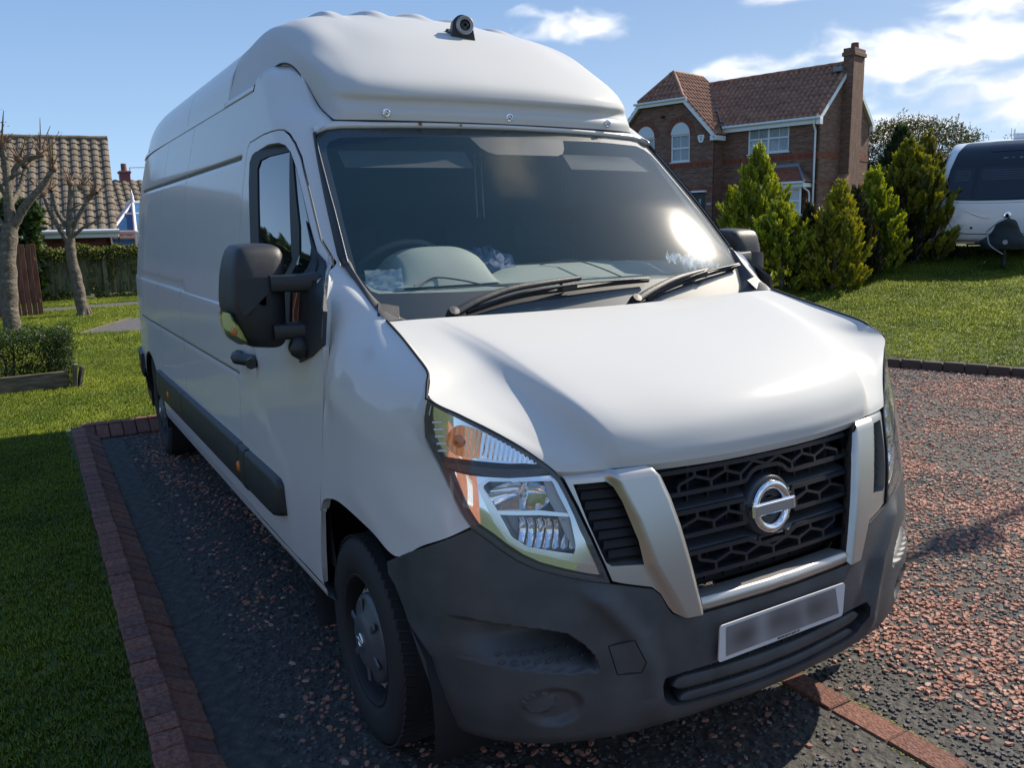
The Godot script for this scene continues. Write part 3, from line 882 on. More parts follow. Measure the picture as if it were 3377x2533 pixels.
func van_roof(van: Node3D) -> void:
	# gutter and high roof
	var sec := [[0.822, 2.2775], [0.8365, 2.278], [0.8335, 2.290], [0.829, 2.304], [0.815, 2.308], [0.811, 2.320], [0.803, 2.36], [0.780, 2.44], [0.738, 2.52], [0.685, 2.572], [0.605, 2.622], [0.48, 2.672], [0.3, 2.712], [0.0, 2.732]]
	var pts := []
	for q in sec: pts.append(V3(q[0], q[1], 0))
	var half := sample(pts, 66)
	var segs := [[-1.95, -1.970, 0.010], [-1.976, -3.098, 0.0], [-3.104, -5.30, 0.0]]
	for g in segs:
		var b := MB.new()
		var rows := []
		for z in lines(g[0], g[1], 0.09):
			var row := []
			for k in range(-66, 67):
				var p: Vector3 = half[66 - absi(k)]
				var x := p.x * (1.0 if k > 0 else -1.0) if k != 0 else 0.0
				var y := p.y
				var t := maxf(0.0, -4.2 - z) / 1.1
				x -= signf(x) * 0.055 * t * t
				if z < -4.9: y -= (y - 2.29) * 0.22 * pow((-4.9 - z) / 0.4, 2.0)
				if absf(x) < 0.62 and z < -1.98:   # long beads pressed into the roof
					var e := absf(fposmod(x + 0.11, 0.22) - 0.11)
					y += 0.024 * (1.0 - ss(0.022, 0.05, e)) * ss(-1.98, -2.06, z)
				row.append(V3(x, y, z))
			rows.append(row)
		grid(b, rows, V3(0, 1, 0))
		obj("roof_panel", b, M.white_paint, van)
	var b := MB.new()
	var rows := []
	for z in lines(-2.0, -5.2, 0.3):
		var row := []
		for k in range(0, 14): row.append(V3(sec[k][0] * 0.985 - (0.05 * pow(maxf(0, -4.2 - z) / 1.1, 2)), sec[k][1] - 0.03, z))
		for k in range(12, -1, -1): row.append(V3(-sec[k][0] * 0.985 + (0.05 * pow(maxf(0, -4.2 - z) / 1.1, 2)), sec[k][1] - 0.03, z))
		rows.append(row)
	grid(b, rows, V3(0, 1, 0))
	obj("roof_lining", b, M.matt_black, van)
	# front fairing of the high roof
	var ctl := [
		[0, 2.087, -0.622, 0.2, 2.087, -0.626, 0.4, 2.087, -0.642, 0.55, 2.087, -0.663, 0.65, 2.087, -0.69, 0.697, 2.088, -0.712, 0.714, 2.091, -0.727],
		[0, 2.118, -0.619, 0.2, 2.118, -0.623, 0.4, 2.118, -0.640, 0.55, 2.116, -0.662, 0.652, 2.115, -0.692, 0.697, 2.114, -0.717, 0.716, 2.108, -0.765],
		[0, 2.140, -0.630, 0.2, 2.140, -0.634, 0.4, 2.140, -0.651, 0.55, 2.138, -0.674, 0.653, 2.138, -0.704, 0.700, 2.139, -0.735, 0.717, 2.128, -0.81],
		[0, 2.158, -0.628, 0.2, 2.158, -0.632, 0.4, 2.158, -0.650, 0.545, 2.158, -0.675, 0.648, 2.162, -0.715, 0.702, 2.168, -0.755, 0.719, 2.152, -0.855],
		[0, 2.185, -0.612, 0.2, 2.185, -0.616, 0.4, 2.186, -0.633, 0.54, 2.188, -0.660, 0.64, 2.195, -0.702, 0.704, 2.206, -0.775, 0.723, 2.20, -0.915],
		[0, 2.25, -0.650, 0.2, 2.25, -0.655, 0.4, 2.25, -0.675, 0.54, 2.252, -0.705, 0.64, 2.260, -0.755, 0.710, 2.278, -0.855, 0.732, 2.268, -0.985],
		[0, 2.36, -0.80, 0.2, 2.36, -0.805, 0.40, 2.36, -0.825, 0.54, 2.36, -0.86, 0.640, 2.36, -0.905, 0.716, 2.36, -0.985, 0.746, 2.338, -1.08],
		[0, 2.50, -1.02, 0.2, 2.50, -1.025, 0.39, 2.497, -1.045, 0.53, 2.490, -1.082, 0.642, 2.487, -1.125, 0.718, 2.452, -1.19, 0.758, 2.369, -1.19],
		[0, 2.62, -1.30, 0.2, 2.617, -1.305, 0.38, 2.605, -1.32, 0.51, 2.597, -1.335, 0.632, 2.575, -1.36, 0.717, 2.52, -1.40, 0.778, 2.358, -1.29],
		[0, 2.70, -1.60, 0.2, 2.694, -1.60, 0.37, 2.676, -1.61, 0.50, 2.656, -1.61, 0.622, 2.615, -1.62, 0.718, 2.555, -1.64, 0.8165, 2.313, -1.46],
		[0, 2.740, -1.98, 0.2, 2.731, -1.98, 0.40, 2.699, -1.98, 0.56, 2.645, -1.98, 0.672, 2.586, -1.98, 0.757, 2.490, -1.98, 0.8175, 2.312, -1.95]]
	var net := []
	for r in ctl:
		var row := []
		for k in range(r.size() - 3, 0, -3): row.append(V3(-r[k], r[k + 1], r[k + 2]))
		for k in range(0, r.size(), 3): row.append(V3(r[k], r[k + 1], r[k + 2]))
		net.append(row)
	var fine := smooth_rows(net, 160, 90)
	for r in fine.size():
		for c in fine[r].size():
			var p: Vector3 = fine[r][c]
			if p.z > -1.22 or absf(p.x) > 0.62: continue
			var e := absf(fposmod(p.x + 0.11, 0.22) - 0.11)
			fine[r][c] = p + V3(0, 0.020, 0.006) * ((1.0 - ss(0.016, 0.048, e)) * ss(-1.26, -1.55, p.z))
	b = MB.new()
	grid(b, fine, V3(0, 0.5, 1))
	for s in [-1.0, 1.0]:   # gutter that runs on forwards below the fairing
		var gr := []
		for z in lines(-1.395, -1.96, 0.1):
			var row := []
			for k in 6: row.append(V3(s * sec[k][0], sec[k][1], z))
			gr.append(row)
		var gb := MB.new()
		grid(gb, gr, V3(s, 0.3, 0))
		obj("gutter", gb, M.white_paint, van)
	var edge := []
	var inn := []
	var last := int(fine.size() * 0.90)
	for r in range(last, -1, -1): edge.append(fine[r][0])
	for c in range(1, fine[0].size()): edge.append(fine[0][c])
	for r in range(1, last + 1): edge.append(fine[r][-1])
	for p in edge: inn.append(p + V3(-signf(p.x) * 0.012 * absf(p.x) / 0.75, -0.012, -0.012))
	grid(b, [edge, inn], V3(0, -1, 0.5))
	var cap := obj("roof_fairing", b, M.bonnet_paint, van)
	b = MB.new()
	var se := []
	for p in edge: se.append(p + V3(-signf(p.x) * 0.002, -0.004, -0.004))
	tube(b, se, 0.0042, 6)
	obj("edge_seal", b, M.seal, cap)
	for x in [-0.527, 0.0, 0.527]:   # bolts in dished washers
		b = MB.new()
		var c := V3(x, 2.113, -0.623 - 0.115 * x * x)
		var bs := Basis(V3(1, 0, 0), V3(0, 0.25, 0.97), V3(0, -0.97, 0.25))
		smooth_lathe(b, [Vector2(0.0, 0.012), Vector2(0.006, 0.011), Vector2(0.009, 0.005), Vector2(0.010, 0.0)], Transform3D(bs, c + V3(0, 0, 0.004)), 12)
		lathe(b, [Vector2(0.010, 0.002), Vector2(0.014, 0.003), Vector2(0.017, 0.0), Vector2(0.017, -0.01)], Transform3D(bs, c + V3(0, 0, 0.004)), 16)
		obj("bolt", b, M.chrome, cap)
	# marker camera on the fairing
	var cm := Node3D.new(); cm.name = "roof_camera"; van.add_child(cm)
	cm.position = V3(0.012, 2.512, -1.030)
	b = MB.new()
	var arch_p := PackedVector2Array()
	for k in 13: arch_p.append(Vector2(cos(PI * k / 12.0) * 0.045, 0.035 + sin(PI * k / 12.0) * 0.045))
	arch_p.append(Vector2(-0.055, -0.025)); arch_p.append(Vector2(0.055, -0.025))
	prism(b, arch_p, 0.05, Transform3D(Basis(V3(0, 1, 0), deg_to_rad(-14)), V3(0, 0.0, -0.025)))
	box(b, V3(-0.055, -0.035, -0.07), V3(0.055, -0.012, 0.045), 0.006, Transform3D(Basis(V3(1, 0, 0), 0.75), Vector3.ZERO))
	obj("housing", b, M.black_plastic, cm)
	b = MB.new()
	lathe(b, [Vector2(0.040, 0.0), Vector2(0.040, 0.012), Vector2(0.036, 0.018), Vector2(0.024, 0.014), Vector2(0.024, 0.006)], Transform3D(Basis(V3(0, 1, 0), deg_to_rad(-14)) * Basis(V3(1, 0, 0), PI / 2), V3(-0.004, 0.035, 0.025)), 24)
	obj("ring", b, M.satin_grey, cm)
	b = MB.new()
	smooth_lathe(b, [Vector2(0.0, 0.018), Vector2(0.012, 0.016), Vector2(0.024, 0.006)], Transform3D(Basis(V3(0, 1, 0), deg_to_rad(-14)) * Basis(V3(1, 0, 0), PI / 2), V3(-0.004, 0.035, 0.025)), 20)
	obj("camera_lens", b, M.caravan_glass, cm)

func lamp_outline() -> PackedVector2Array:
	return pv([61.9, 1.236, 57.44, 1.1924, 53.22, 1.1525, 50.25, 1.1234, 47.38, 1.0913, 45.24, 1.0645, 43.67, 1.0409, 42.69, 1.0208, 40.51, 0.9512, 38.18, 0.8675, 36.26, 0.7912, 35.3, 0.7480, 38.55, 0.7615, 42.20, 0.7811, 45.74, 0.8020, 48.36, 0.8255, 50.67, 0.8533, 52.49, 0.8786, 54.72, 0.9045, 56.35, 0.9433, 58.32, 1.0031, 60.24, 1.0643, 61.46, 1.0968, 62.60, 1.1330, 62.6, 1.19])

func van_front(van: Node3D) -> void:
	# bonnet: sections from the lip at the grille back to the scuttle
	var ctl := [
		[0, 1.033, 0.806, 0.2, 1.034, 0.801, 0.38, 1.037, 0.780, 0.47, 1.038, 0.760, 0.505, 1.038, 0.750, 0.56, 1.037, 0.733, 0.62, 1.038, 0.716, 0.666, 1.043, 0.702],
		[0, 1.075, 0.804, 0.2, 1.075, 0.798, 0.38, 1.076, 0.777, 0.478, 1.077, 0.758, 0.515, 1.074, 0.744, 0.565, 1.060, 0.722, 0.63, 1.060, 0.703, 0.688, 1.066, 0.684],
		[0, 1.135, 0.776, 0.2, 1.135, 0.769, 0.39, 1.136, 0.748, 0.495, 1.137, 0.730, 0.535, 1.130, 0.717, 0.585, 1.094, 0.690, 0.66, 1.092, 0.668, 0.736, 1.110, 0.643],
		[0, 1.195, 0.702, 0.2, 1.195, 0.696, 0.40, 1.196, 0.676, 0.525, 1.196, 0.661, 0.568, 1.187, 0.650, 0.620, 1.147, 0.622, 0.71, 1.143, 0.605, 0.798, 1.155, 0.596],
		[0, 1.250, 0.585, 0.2, 1.250, 0.580, 0.41, 1.250, 0.566, 0.555, 1.249, 0.552, 0.600, 1.240, 0.545, 0.655, 1.202, 0.530, 0.76, 1.192, 0.536, 0.863, 1.196, 0.550],
		[0, 1.302, 0.435, 0.2, 1.302, 0.430, 0.43, 1.302, 0.425, 0.585, 1.302, 0.415, 0.632, 1.294, 0.410, 0.690, 1.262, 0.412, 0.80, 1.244, 0.445, 0.924, 1.238, 0.502],
		[0, 1.334, 0.325, 0.2, 1.334, 0.322, 0.44, 1.335, 0.316, 0.605, 1.335, 0.308, 0.652, 1.328, 0.303, 0.706, 1.306, 0.313, 0.80, 1.290, 0.362, 0.893, 1.286, 0.430],
		[0, 1.360, 0.215, 0.2, 1.360, 0.212, 0.45, 1.362, 0.205, 0.625, 1.363, 0.196, 0.675, 1.358, 0.192, 0.722, 1.348, 0.196, 0.80, 1.340, 0.215, 0.867, 1.338, 0.228],
		[0, 1.377, 0.130, 0.2, 1.377, 0.127, 0.45, 1.379, 0.120, 0.64, 1.381, 0.108, 0.69, 1.379, 0.102, 0.735, 1.376, 0.100, 0.80, 1.372, 0.105, 0.850, 1.371, 0.108],
		[0, 1.387, 0.070, 0.2, 1.388, 0.067, 0.45, 1.390, 0.060, 0.65, 1.393, 0.050, 0.70, 1.393, 0.046, 0.75, 1.393, 0.040, 0.80, 1.392, 0.033, 0.842, 1.391, 0.024]]
	var net := []
	for r in ctl:
		var row := []
		for k in range(r.size() - 3, 0, -3): row.append(V3(-r[k], r[k + 1], r[k + 2]))
		for k in range(0, r.size(), 3): row.append(V3(r[k], r[k + 1], r[k + 2]))
		net.append(row)
	var fine := smooth_rows(net, 98, 72)
	var b := MB.new()
	grid(b, fine, V3(0, 1, 0.5))
	var edge := []
	var inn := []
	for r in range(fine.size() - 1, -1, -1): edge.append(fine[r][0])
	for c in range(1, fine[0].size()): edge.append(fine[0][c])
	for r in range(1, fine.size()): edge.append(fine[r][-1])
	for p in edge: inn.append(p + V3(-p.x * 0.02, -0.022, -0.012))
	grid(b, [edge, inn], V3(0, -1, 0.3))
	var rear := []
	var rear2 := []
	for c in fine[0].size():
		rear.append(fine[-1][c]); rear2.append(fine[-1][c] + V3(0, -0.03, 0.005))
	grid(b, [rear, rear2], V3(0, 0, -1))
	obj("bonnet", b, M.bonnet_paint, van)
	b = MB.new()   # engine bay, seen through the gaps
	grid(b, [[V3(-0.62, 1.0, 0.62), V3(0, 1.0, 0.70), V3(0.62, 1.0, 0.62)], [V3(-0.75, 1.06, 0.40), V3(0, 1.08, 0.45), V3(0.75, 1.06, 0.40)], [V3(-0.80, 1.20, 0.0), V3(0, 1.24, 0.0), V3(0.80, 1.20, 0.0)]], V3(0, 1, 0.5))
	for s in [-1.0, 1.0]:
		var rows := []
		for y in [0.45, 0.7, 0.9, 1.05, 1.12]:
			var row := []
			for th in [20, 30, 40, 50, 58, 66, 74, 82, 90]: row.append(F(s * th, y, -0.17))
			rows.append(row)
		grid(b, rows, V3(0, 0, 1))
	obj("engine_bay", b, M.matt_black, van)
	for s in [-1.0, 1.0]:
		# wing: columns from the top seam down to lamp, bumper, arch or sill
		var cols := [
			[V3(0.936, 1.236, 0.498), V3(0.944, 1.18, 0.485), V3(0.944, 1.132, 0.482), V3(0.934, 1.095, 0.500), V3(0.922, 1.062, 0.520), V3(0.907, 1.003, 0.553), V3(0.893, 0.943, 0.587), V3(0.878, 0.908, 0.612)],
			[V3(0.912, 1.270, 0.455), V3(0.948, 1.205, 0.435), V3(0.957, 1.14, 0.425), V3(0.955, 1.09, 0.445), V3(0.952, 1.04, 0.458), V3(0.945, 0.985, 0.485), V3(0.935, 0.925, 0.528), V3(0.925, 0.874, 0.567)],
			[V3(0.894, 1.294, 0.420), V3(0.945, 1.232, 0.390), V3(0.966, 1.16, 0.37), V3(0.970, 1.09, 0.375), V3(0.972, 1.02, 0.380), V3(0.973, 0.95, 0.395), V3(0.968, 0.885, 0.440), V3(0.962, 0.835, 0.490)],
			[V3(0.876, 1.326, 0.300), V3(0.935, 1.270, 0.275), V3(0.968, 1.19, 0.255), V3(0.980, 1.10, 0.250), V3(0.986, 1.01, 0.250), V3(0.988, 0.93, 0.265), V3(0.990, 0.85, 0.305), V3(0.993, 0.773, 0.375)],
			[V3(0.858, 1.360, 0.165), V3(0.922, 1.315, 0.145), V3(0.965, 1.235, 0.13), V3(0.986, 1.13, 0.12), V3(0.994, 1.02, 0.115), V3(0.998, 0.93, 0.125), V3(1.001, 0.86, 0.165), V3(1.003, 0.800, 0.215)],
			[V3(0.846, 1.395, 0.028), V3(0.905, 1.375, 0.020), V3(0.955, 1.295, 0.01), V3(0.985, 1.17, 0.0), V3(0.999, 1.05, -0.01), V3(1.004, 0.95, -0.01), V3(1.008, 0.875, -0.005), V3(1.010, 0.818, 0.010)],
			[V3(0.851, 1.425, -0.045), V3(0.905, 1.410, -0.05), V3(0.958, 1.33, -0.06), V3(0.988, 1.20, -0.07), V3(1.001, 1.08, -0.075), V3(1.007, 0.97, -0.08), V3(1.011, 0.88, -0.085), V3(1.013, 0.815, -0.09)],
			[V3(0.860, 1.490, -0.155), V3(0.905, 1.47, -0.145), V3(0.957, 1.385, -0.14), V3(0.989, 1.25, -0.14), V3(1.002, 1.11, -0.145), V3(1.009, 0.99, -0.155), V3(1.013, 0.88, -0.175), V3(1.015, 0.785, -0.19)],
			[V3(0.866, 1.564, -0.268), V3(0.917, 1.546, -0.262), V3(0.944, 1.508, -0.209), V3(0.990, 1.36, -0.145), V3(1.002, 1.18, -0.140), V3(1.008, 1.00, -0.178), V3(1.014, 0.85, -0.208), V3(1.015, 0.735, -0.232)],
			]
		var netf := []
		for c in cols:
			var row := []
			var ci := netf.size()
			var flank := []
			for k in 8:   # the flank follows the nose map, blending into the side map behind the axle line
				var p: Vector3 = c[k]
				var x := p.x
				if ci > 0 and ci < 7 and k >= 3 and k < 7:
					var th := rad_to_deg(atan2(p.x, p.z))
					x = lerpf(F(minf(th, 90.0), p.y).x, Sx(minf(p.z, 0.2), p.y), ss(0.32, -0.06, p.z))
				flank.append(x)
			var q3: float = (c[0].y - c[3].y)
			for k in 8:
				var p: Vector3 = c[k]
				var x: float = flank[k]
				if ci > 0 and ci < 7 and k in [1, 2]:
					x = c[0].x + (flank[3] - c[0].x) * (1.0 - exp(-3.2 * (c[0].y - p.y) / q3)) / (1.0 - exp(-3.2))
				row.append(V3(x * s, p.y, p.z))
			netf.append(row)
		var ff := smooth_rows(netf, 42, 48)
		b = MB.new()
		grid(b, ff, V3(s, 0.3, 0.3))
		var e := []
		var e2 := []
		for c in range(ff[0].size() - 1, -1, -1): e.append(ff[0][c])
		for r in ff.size(): e.append(ff[r][0])
		for c in ff[-1].size(): e.append(ff[-1][c])
		for p in e: e2.append(p + V3(-s * 0.02, -0.008, 0))
		grid(b, [e, e2], V3(0, 1, 0))
		var lo := []
		var lo2 := []
		for r in ff.size(): lo.append(ff[r][-1]); lo2.append(ff[r][-1] + V3(-s * 0.03, 0.004, 0))
		grid(b, [lo, lo2], V3(0, -1, 0))
		var wing := obj("wing", b, M.white_paint, van)
		b = MB.new()
		var gap := []
		for c in [5, 4, 3, 2, 1, 0]: gap.append(netf[c][0] + V3(-s * 0.001, 0.001, 0.002))
		tube(b, sample(gap, 30), 0.0042, 6)
		obj("bonnet_shut_line", b, M.matt_black, wing)
		# lower rear corner of the wing, behind the wheel
		b = MB.new()
		grid(b, smooth_rows([[V3(s * 1.015, 0.735, -0.226), V3(s * 1.013, 0.66, -0.25), V3(s * 1.008, 0.55, -0.285), V3(s * 0.998, 0.44, -0.315), V3(s * 0.975, 0.375, -0.32)],
			[V3(s * 1.017, 0.735, -0.30), V3(s * 1.014, 0.66, -0.31), V3(s * 1.009, 0.55, -0.335), V3(s * 1.0, 0.44, -0.345), V3(s * 0.978, 0.375, -0.35)]], 12, 3), V3(s, 0, 0))
		obj("arch_edge", b, M.white_paint, wing)
		# arch liner
		b = MB.new()
		var rows := []
		for k in 21:
			var t := deg_to_rad(lerpf(-22, 200, k / 20.0))
			var row := []
			for q in [[0.478, 0.985], [0.470, 0.95], [0.46, 0.60], [0.42, 0.55]]: row.append(V3(s * q[1], maxf(0.345 + sin(t) * q[0], 0.2), cos(t) * q[0] * (1.22 if cos(t) > 0 and sin(t) < 0.5 else 1.0) - 0.01))
			rows.append(row)
		grid(b, rows, V3(0, -1, 0))
		obj("wheel_arch_liner", b, M.matt_black, wing)
		# scuttle cover between wing and glass
		b = MB.new()
		var inner := [V3(0.857, 1.571, -0.256), V3(0.850, 1.530, -0.212), V3(0.836, 1.483, -0.163), V3(0.811, 1.438, -0.117), V3(0.765, 1.395, -0.070), V3(0.735, 1.372, -0.035)]
		var outer := [V3(0.872, 1.568, -0.262), V3(0.866, 1.525, -0.205), V3(0.860, 1.485, -0.150), V3(0.853, 1.432, -0.062), V3(0.848, 1.402, 0.0), V3(0.838, 1.388, 0.022)]
		var cr := []
		for k in 6:
			var a: Vector3 = inner[k]
			var c: Vector3 = outer[k]
			var up := V3(0.1, 0.6, 0.75).normalized()
			var row := []
			for t in [0.0, 0.12, 0.5, 0.85, 1.0]:
				var p := a.lerp(c, t) + up * (0.014 * sin(PI * t) + (0.006 if k > 0 else 0.002))
				row.append(V3(p.x * s, p.y, p.z))
			cr.append(row)
		grid(b, smooth_rows(cr, 10, 24), V3(0, 0.6, 0.7))
		tube(b, sample([V3(s * 0.864, 1.575, -0.262), V3(s * 0.862, 1.545, -0.222), V3(s * 0.857, 1.50, -0.17)], 8), [0.012, 0.013, 0.013, 0.013, 0.012, 0.011, 0.009, 0.006, 0.003], 8)
		var sc := obj("scuttle_cover", b, M.cowl_plastic, van)
		b = MB.new()
		box(b, V3(-0.035, 0, -0.03), V3(0.035, 0.008, 0.03), 0.002, Transform3D(Basis(V3(1, 0, 0), 0.75) * Basis(V3(0, 1, 0), s * 0.3), V3(s * 0.815, 1.414, -0.030)))
		obj("hinge_flap", b, M.black_plastic, sc)
	# scuttle strip across the base of the glass
	b = MB.new()
	var sr := []
	for x in lines(-0.80, 0.80, 0.1): sr.append([W(x, 1.352) + V3(0, 0.004, 0.004), V3(x, 1.345, 0.06 - 0.05 * x * x), V3(x, 1.33, 0.12 - 0.05 * x * x)])
	grid(b, sr, V3(0, 1, 0))
	obj("scuttle_strip", b, M.matt_black, van)

func shrink(p: PackedVector2Array, d: float) -> PackedVector2Array:   # inset of an outline in (degrees, metres)
	var q := PackedVector2Array()
	for v in p: q.append(Vector2(v.x * 0.017, v.y))
	var r := Geometry2D.offset_polygon(q, -d)
	var out := PackedVector2Array()
	for v in r[0]: out.append(Vector2(v.x / 0.017, v.y))
	return out
func flip(p: PackedVector2Array, s: float) -> PackedVector2Array:
	var out := PackedVector2Array()
	for v in p: out.append(Vector2(v.x * s, v.y))
	return out
func scoop_depth(t: float, y: float) -> float:
	if t > 60.0 or t < 37.0 or y < 0.5 or y > 0.69: return 0.0
	var top := lint([[37.0, 0.52], [37.9, 0.56], [39.4, 0.595], [41.6, 0.627], [44.9, 0.643], [49.6, 0.656], [55.2, 0.669], [60.1, 0.675]], t)
	var bot := lint([[37.0, 0.51], [42.0, 0.517], [46.7, 0.531], [51.6, 0.545], [57.5, 0.549], [60.1, 0.60]], t)
	var v := (y - bot) / maxf(top - bot, 0.004)
	if v <= 0.0 or v >= 1.0: return 0.0
	var d := 0.115 * ss(59.5, 43.0, t) * ss(37.0, 38.6, t)
	return d * (0.12 * ss(0.0, 0.06, v) + 0.88 * ss(0.02, 0.62, v)) * (1.0 - ss(0.86, 1.0, v))

func van_lamps_and_grille(van: Node3D) -> void:
	# bumper
	var half := [72.6, 0.735, 65.6, 0.806, 58.3, 0.871, 54.9, 0.902, 52.6, 0.874, 50.75, 0.849, 48.4, 0.821, 45.8, 0.7985, 42.2, 0.7775, 38.55, 0.758, 35.3, 0.744, 33.5, 0.735, 30.7, 0.721, 28.3, 0.710, 27.0, 0.690, 25.7, 0.650, 24.8, 0.630, 22.8, 0.614, 19.2, 0.610]
	var low := [72.4, 0.70, 70.4, 0.680, 68.1, 0.625, 65.4, 0.545, 62.9, 0.452, 61.2, 0.350, 59.6, 0.298, 57.5, 0.272, 50.0, 0.262, 40.0, 0.262, 30.0, 0.27, 15.0, 0.285]
	var outline := []
	for k in range(0, half.size(), 2): outline.append_array([-half[k], half[k + 1]])
	for k in range(half.size() - 2, -1, -2): outline.append_array([half[k], half[k + 1]])
	for k in range(0, low.size(), 2): outline.append_array([low[k], low[k + 1]])
	for k in range(low.size() - 2, -1, -2): outline.append_array([-low[k], low[k + 1]])
	var lowgr := pv([-26.8, 0.436, -26.3, 0.452, -22.1, 0.455, 22.1, 0.455, 26.3, 0.455, 26.8, 0.436, 26.6, 0.405, 25.8, 0.376, 24.6, 0.357, 21.9, 0.348, 13.6, 0.340, 0, 0.335, -13.6, 0.340, -21.9, 0.348, -24.6, 0.357, -25.8, 0.376, -26.6, 0.405])
	var towo := round_poly(pv([-35.7, 0.578, -31.6, 0.592, -29.7, 0.522, -30.4, 0.488, -34.3, 0.491]), 0.008)
	var FB := func(t: float, y: float) -> Vector3:
		var a := absf(t)
		var o := -scoop_depth(a, y)
		var rg := lint([[0.26, 29.0], [0.349, 28.4], [0.405, 27.6], [0.494, 28.6], [0.589, 30.9], [0.657, 34.1], [0.741, 38.0], [0.85, 46.0]], y)
		o += 0.022 * exp(-pow((a - rg) / 2.1, 2.0)) * ss(0.30, 0.40, y) * (1.0 - ss(0.70, 0.76, y)) - 0.010 * ss(rg, rg - 3.0, a) * (1.0 - ss(0.50, 0.62, y)) * ss(0.33, 0.40, y) * ss(24.0, 27.0, a)
		var e := Vector2((a - 43.7) / 4.9, (y - 0.42) / 0.064).length()
		if e < 1.0:
			o -= 0.024 * (1.0 - ss(0.55, 1.0, e)) * (0.4 + 0.6 * ss(47.5, 42.0, a))
			var e2 := Vector2((a - 45.5) / 2.15, (y - 0.434) / 0.033).length()
			o += 0.010 * (1.0 - ss(0.93, 1.0, e2))
		if y < 0.33: o -= 0.045 * pow((0.33 - y) / 0.07, 2.0)
		if y > 0.6 and a > 20.0:   # rolled top edge beside lamp and silver frame
			pass
		return F(t, y, o)
	var b := MB.new()
	var ts := lines(-73, -60, 1.0) + lines(-59.5, -36.2, 0.45) + lines(-35.5, 35.5, 0.9) + lines(36.2, 59.5, 0.45) + lines(60, 73, 1.0)
	var ys := lines(0.26, 0.355, 0.0125) + lines(0.362, 0.69, 0.006) + lines(0.70, 0.91, 0.0125)
	panel(b, pv(outline), [lowgr, towo], FB, ts, ys, Vector3.ZERO, 0.02, V3(0, 0.5, -0.2), 1.0, 0.085)
	var bm := obj("front_bumper", b, M.grey_plastic, van)
	b = MB.new()
	panel(b, shrink(towo, 0.0025), [], FB, ts, ys, Vector3.ZERO, 0.01, V3(0, 0.5, -0.2))
	obj("towing_eye_cover", b, M.grey_plastic, bm)
	b = MB.new()   # anti-slip nibs on the step
	for row in 2:
		for k in 8:
			var t := -(39.5 + k * 1.55 + row * 0.7)
			var y := 0.535 + row * 0.018 + k * 0.0015
			var p: Vector3 = FB.call(t, y)
			box(b, V3(-0.003, -0.002, -0.010), V3(0.003, 0.006, 0.010), 0.002, Transform3D(Basis(V3(0, 1, 0), deg_to_rad(t) - 0.5), p + V3(0, 0.004, 0)))
	obj("step_tread", b, M.grey_plastic, bm)
	# lower intake: two slats, fins behind, dark box
	for q in [[0.418, 24.9, 0.021], [0.368, 23.5, 0.016]]:
		b = MB.new()
		var rows := []
		for k in 41:
			var t := lerpf(-q[1], q[1], k / 40.0)
			var y: float = q[0] - 0.011 * (1.0 - pow(absf(t) / q[1], 2.0))
			var h: float = q[2] * sqrt(clampf((1.0 - absf(t) / q[1]) * 14.0, 0.0, 1.0))
			rows.append([F(t, y + h, -0.055), F(t, y + h, -0.015), F(t, y + h * 0.75, -0.007), F(t, y - h * 0.4, -0.005), F(t, y - h, -0.012), F(t, y - h, -0.055)])
		grid(b, rows, V3(0, 0, 1))
		obj("intake_slat", b, M.grey_plastic, bm)
	for k in 10:
		b = MB.new()
		var t := -21.0 + k * 4.67
		var p := F(t, 0.4, -0.045)
		box(b, V3(-0.002, 0.34, -0.03), V3(0.002, 0.455, 0.025), 0.0, Transform3D(Basis(V3(0, 1, 0), deg_to_rad(t)), V3(p.x, 0, p.z)))
		obj("intake_fin", b, M.grille_black, bm)
	b = MB.new()
	var rows2 := []
	for y in [0.30, 0.40, 0.49]:
		var row := []
		for t in lines(-31, 31, 4): row.append(F(t, y, -0.075))
		rows2.append(row)
	grid(b, rows2, V3(0, 0, 1))
	obj("intake_backing", b, M.matt_black, bm)
	# number plate, its print smudged out, dealer's line below
	var pl := Node3D.new(); pl.name = "number_plate"; van.add_child(pl)
	pl.transform = Transform3D(Basis(V3(1, 0, 0), 0.03), V3(0, 0.521, 0.8885))
	b = MB.new()
	prism(b, round_poly(rect(-0.26, -0.0555, 0.26, 0.0555), 0.012), 0.004)
	obj("plate", b, M.plate_white, pl)
	var im := Image.create(256, 64, false, Image.FORMAT_RGB8)
	for x in 256:
		for y in 64:
			var v := 0.50
			for q in [[40, 32, 30, 0.16], [118, 26, 26, 0.12], [150, 36, 16, 0.07], [205, 30, 28, 0.14]]:
				v -= q[3] * exp(-(pow((x - q[0]) / float(q[2]), 2) + pow((y - q[1]) / 22.0, 2)))
			v += 0.10 * exp(-pow((x - 78) / 16.0, 2)) + 0.05 * exp(-pow((x - 176) / 10.0, 2))
			im.set_pixel(x, y, Color(v, v, v * 1.01))
	var pm := mat("plate_smudge", Color.WHITE, 0.35)
	pm.albedo_texture = ImageTexture.create_from_image(im)
	b = MB.new()
	var sp := [V3(-0.232, -0.043, 0.0055), V3(0.240, -0.041, 0.0055), V3(0.214, 0.049, 0.0055), V3(-0.238, 0.047, 0.0055)]
	for k in 4: b.add(sp[k], V3(0, 0, 1), Vector2([0, 1, 1, 0][k], [1, 1, 0, 0][k]))
	b.tri(0, 1, 2); b.tri(0, 2, 3)
	obj("plate_print", b, pm, pl)
	var tm := TextMesh.new()
	tm.text = "MOTOR DEPOT NE29 7TE"
	var sf := SystemFont.new(); sf.font_names = PackedStringArray(["Droid Sans"])
	tm.font = sf; tm.font_size = 32; tm.pixel_size = 0.00026; tm.depth = 0.001
	put("dealer_line", tm, M.print_black, pl, Transform3D(Basis.IDENTITY, V3(0.02, -0.0495, 0.0045)))

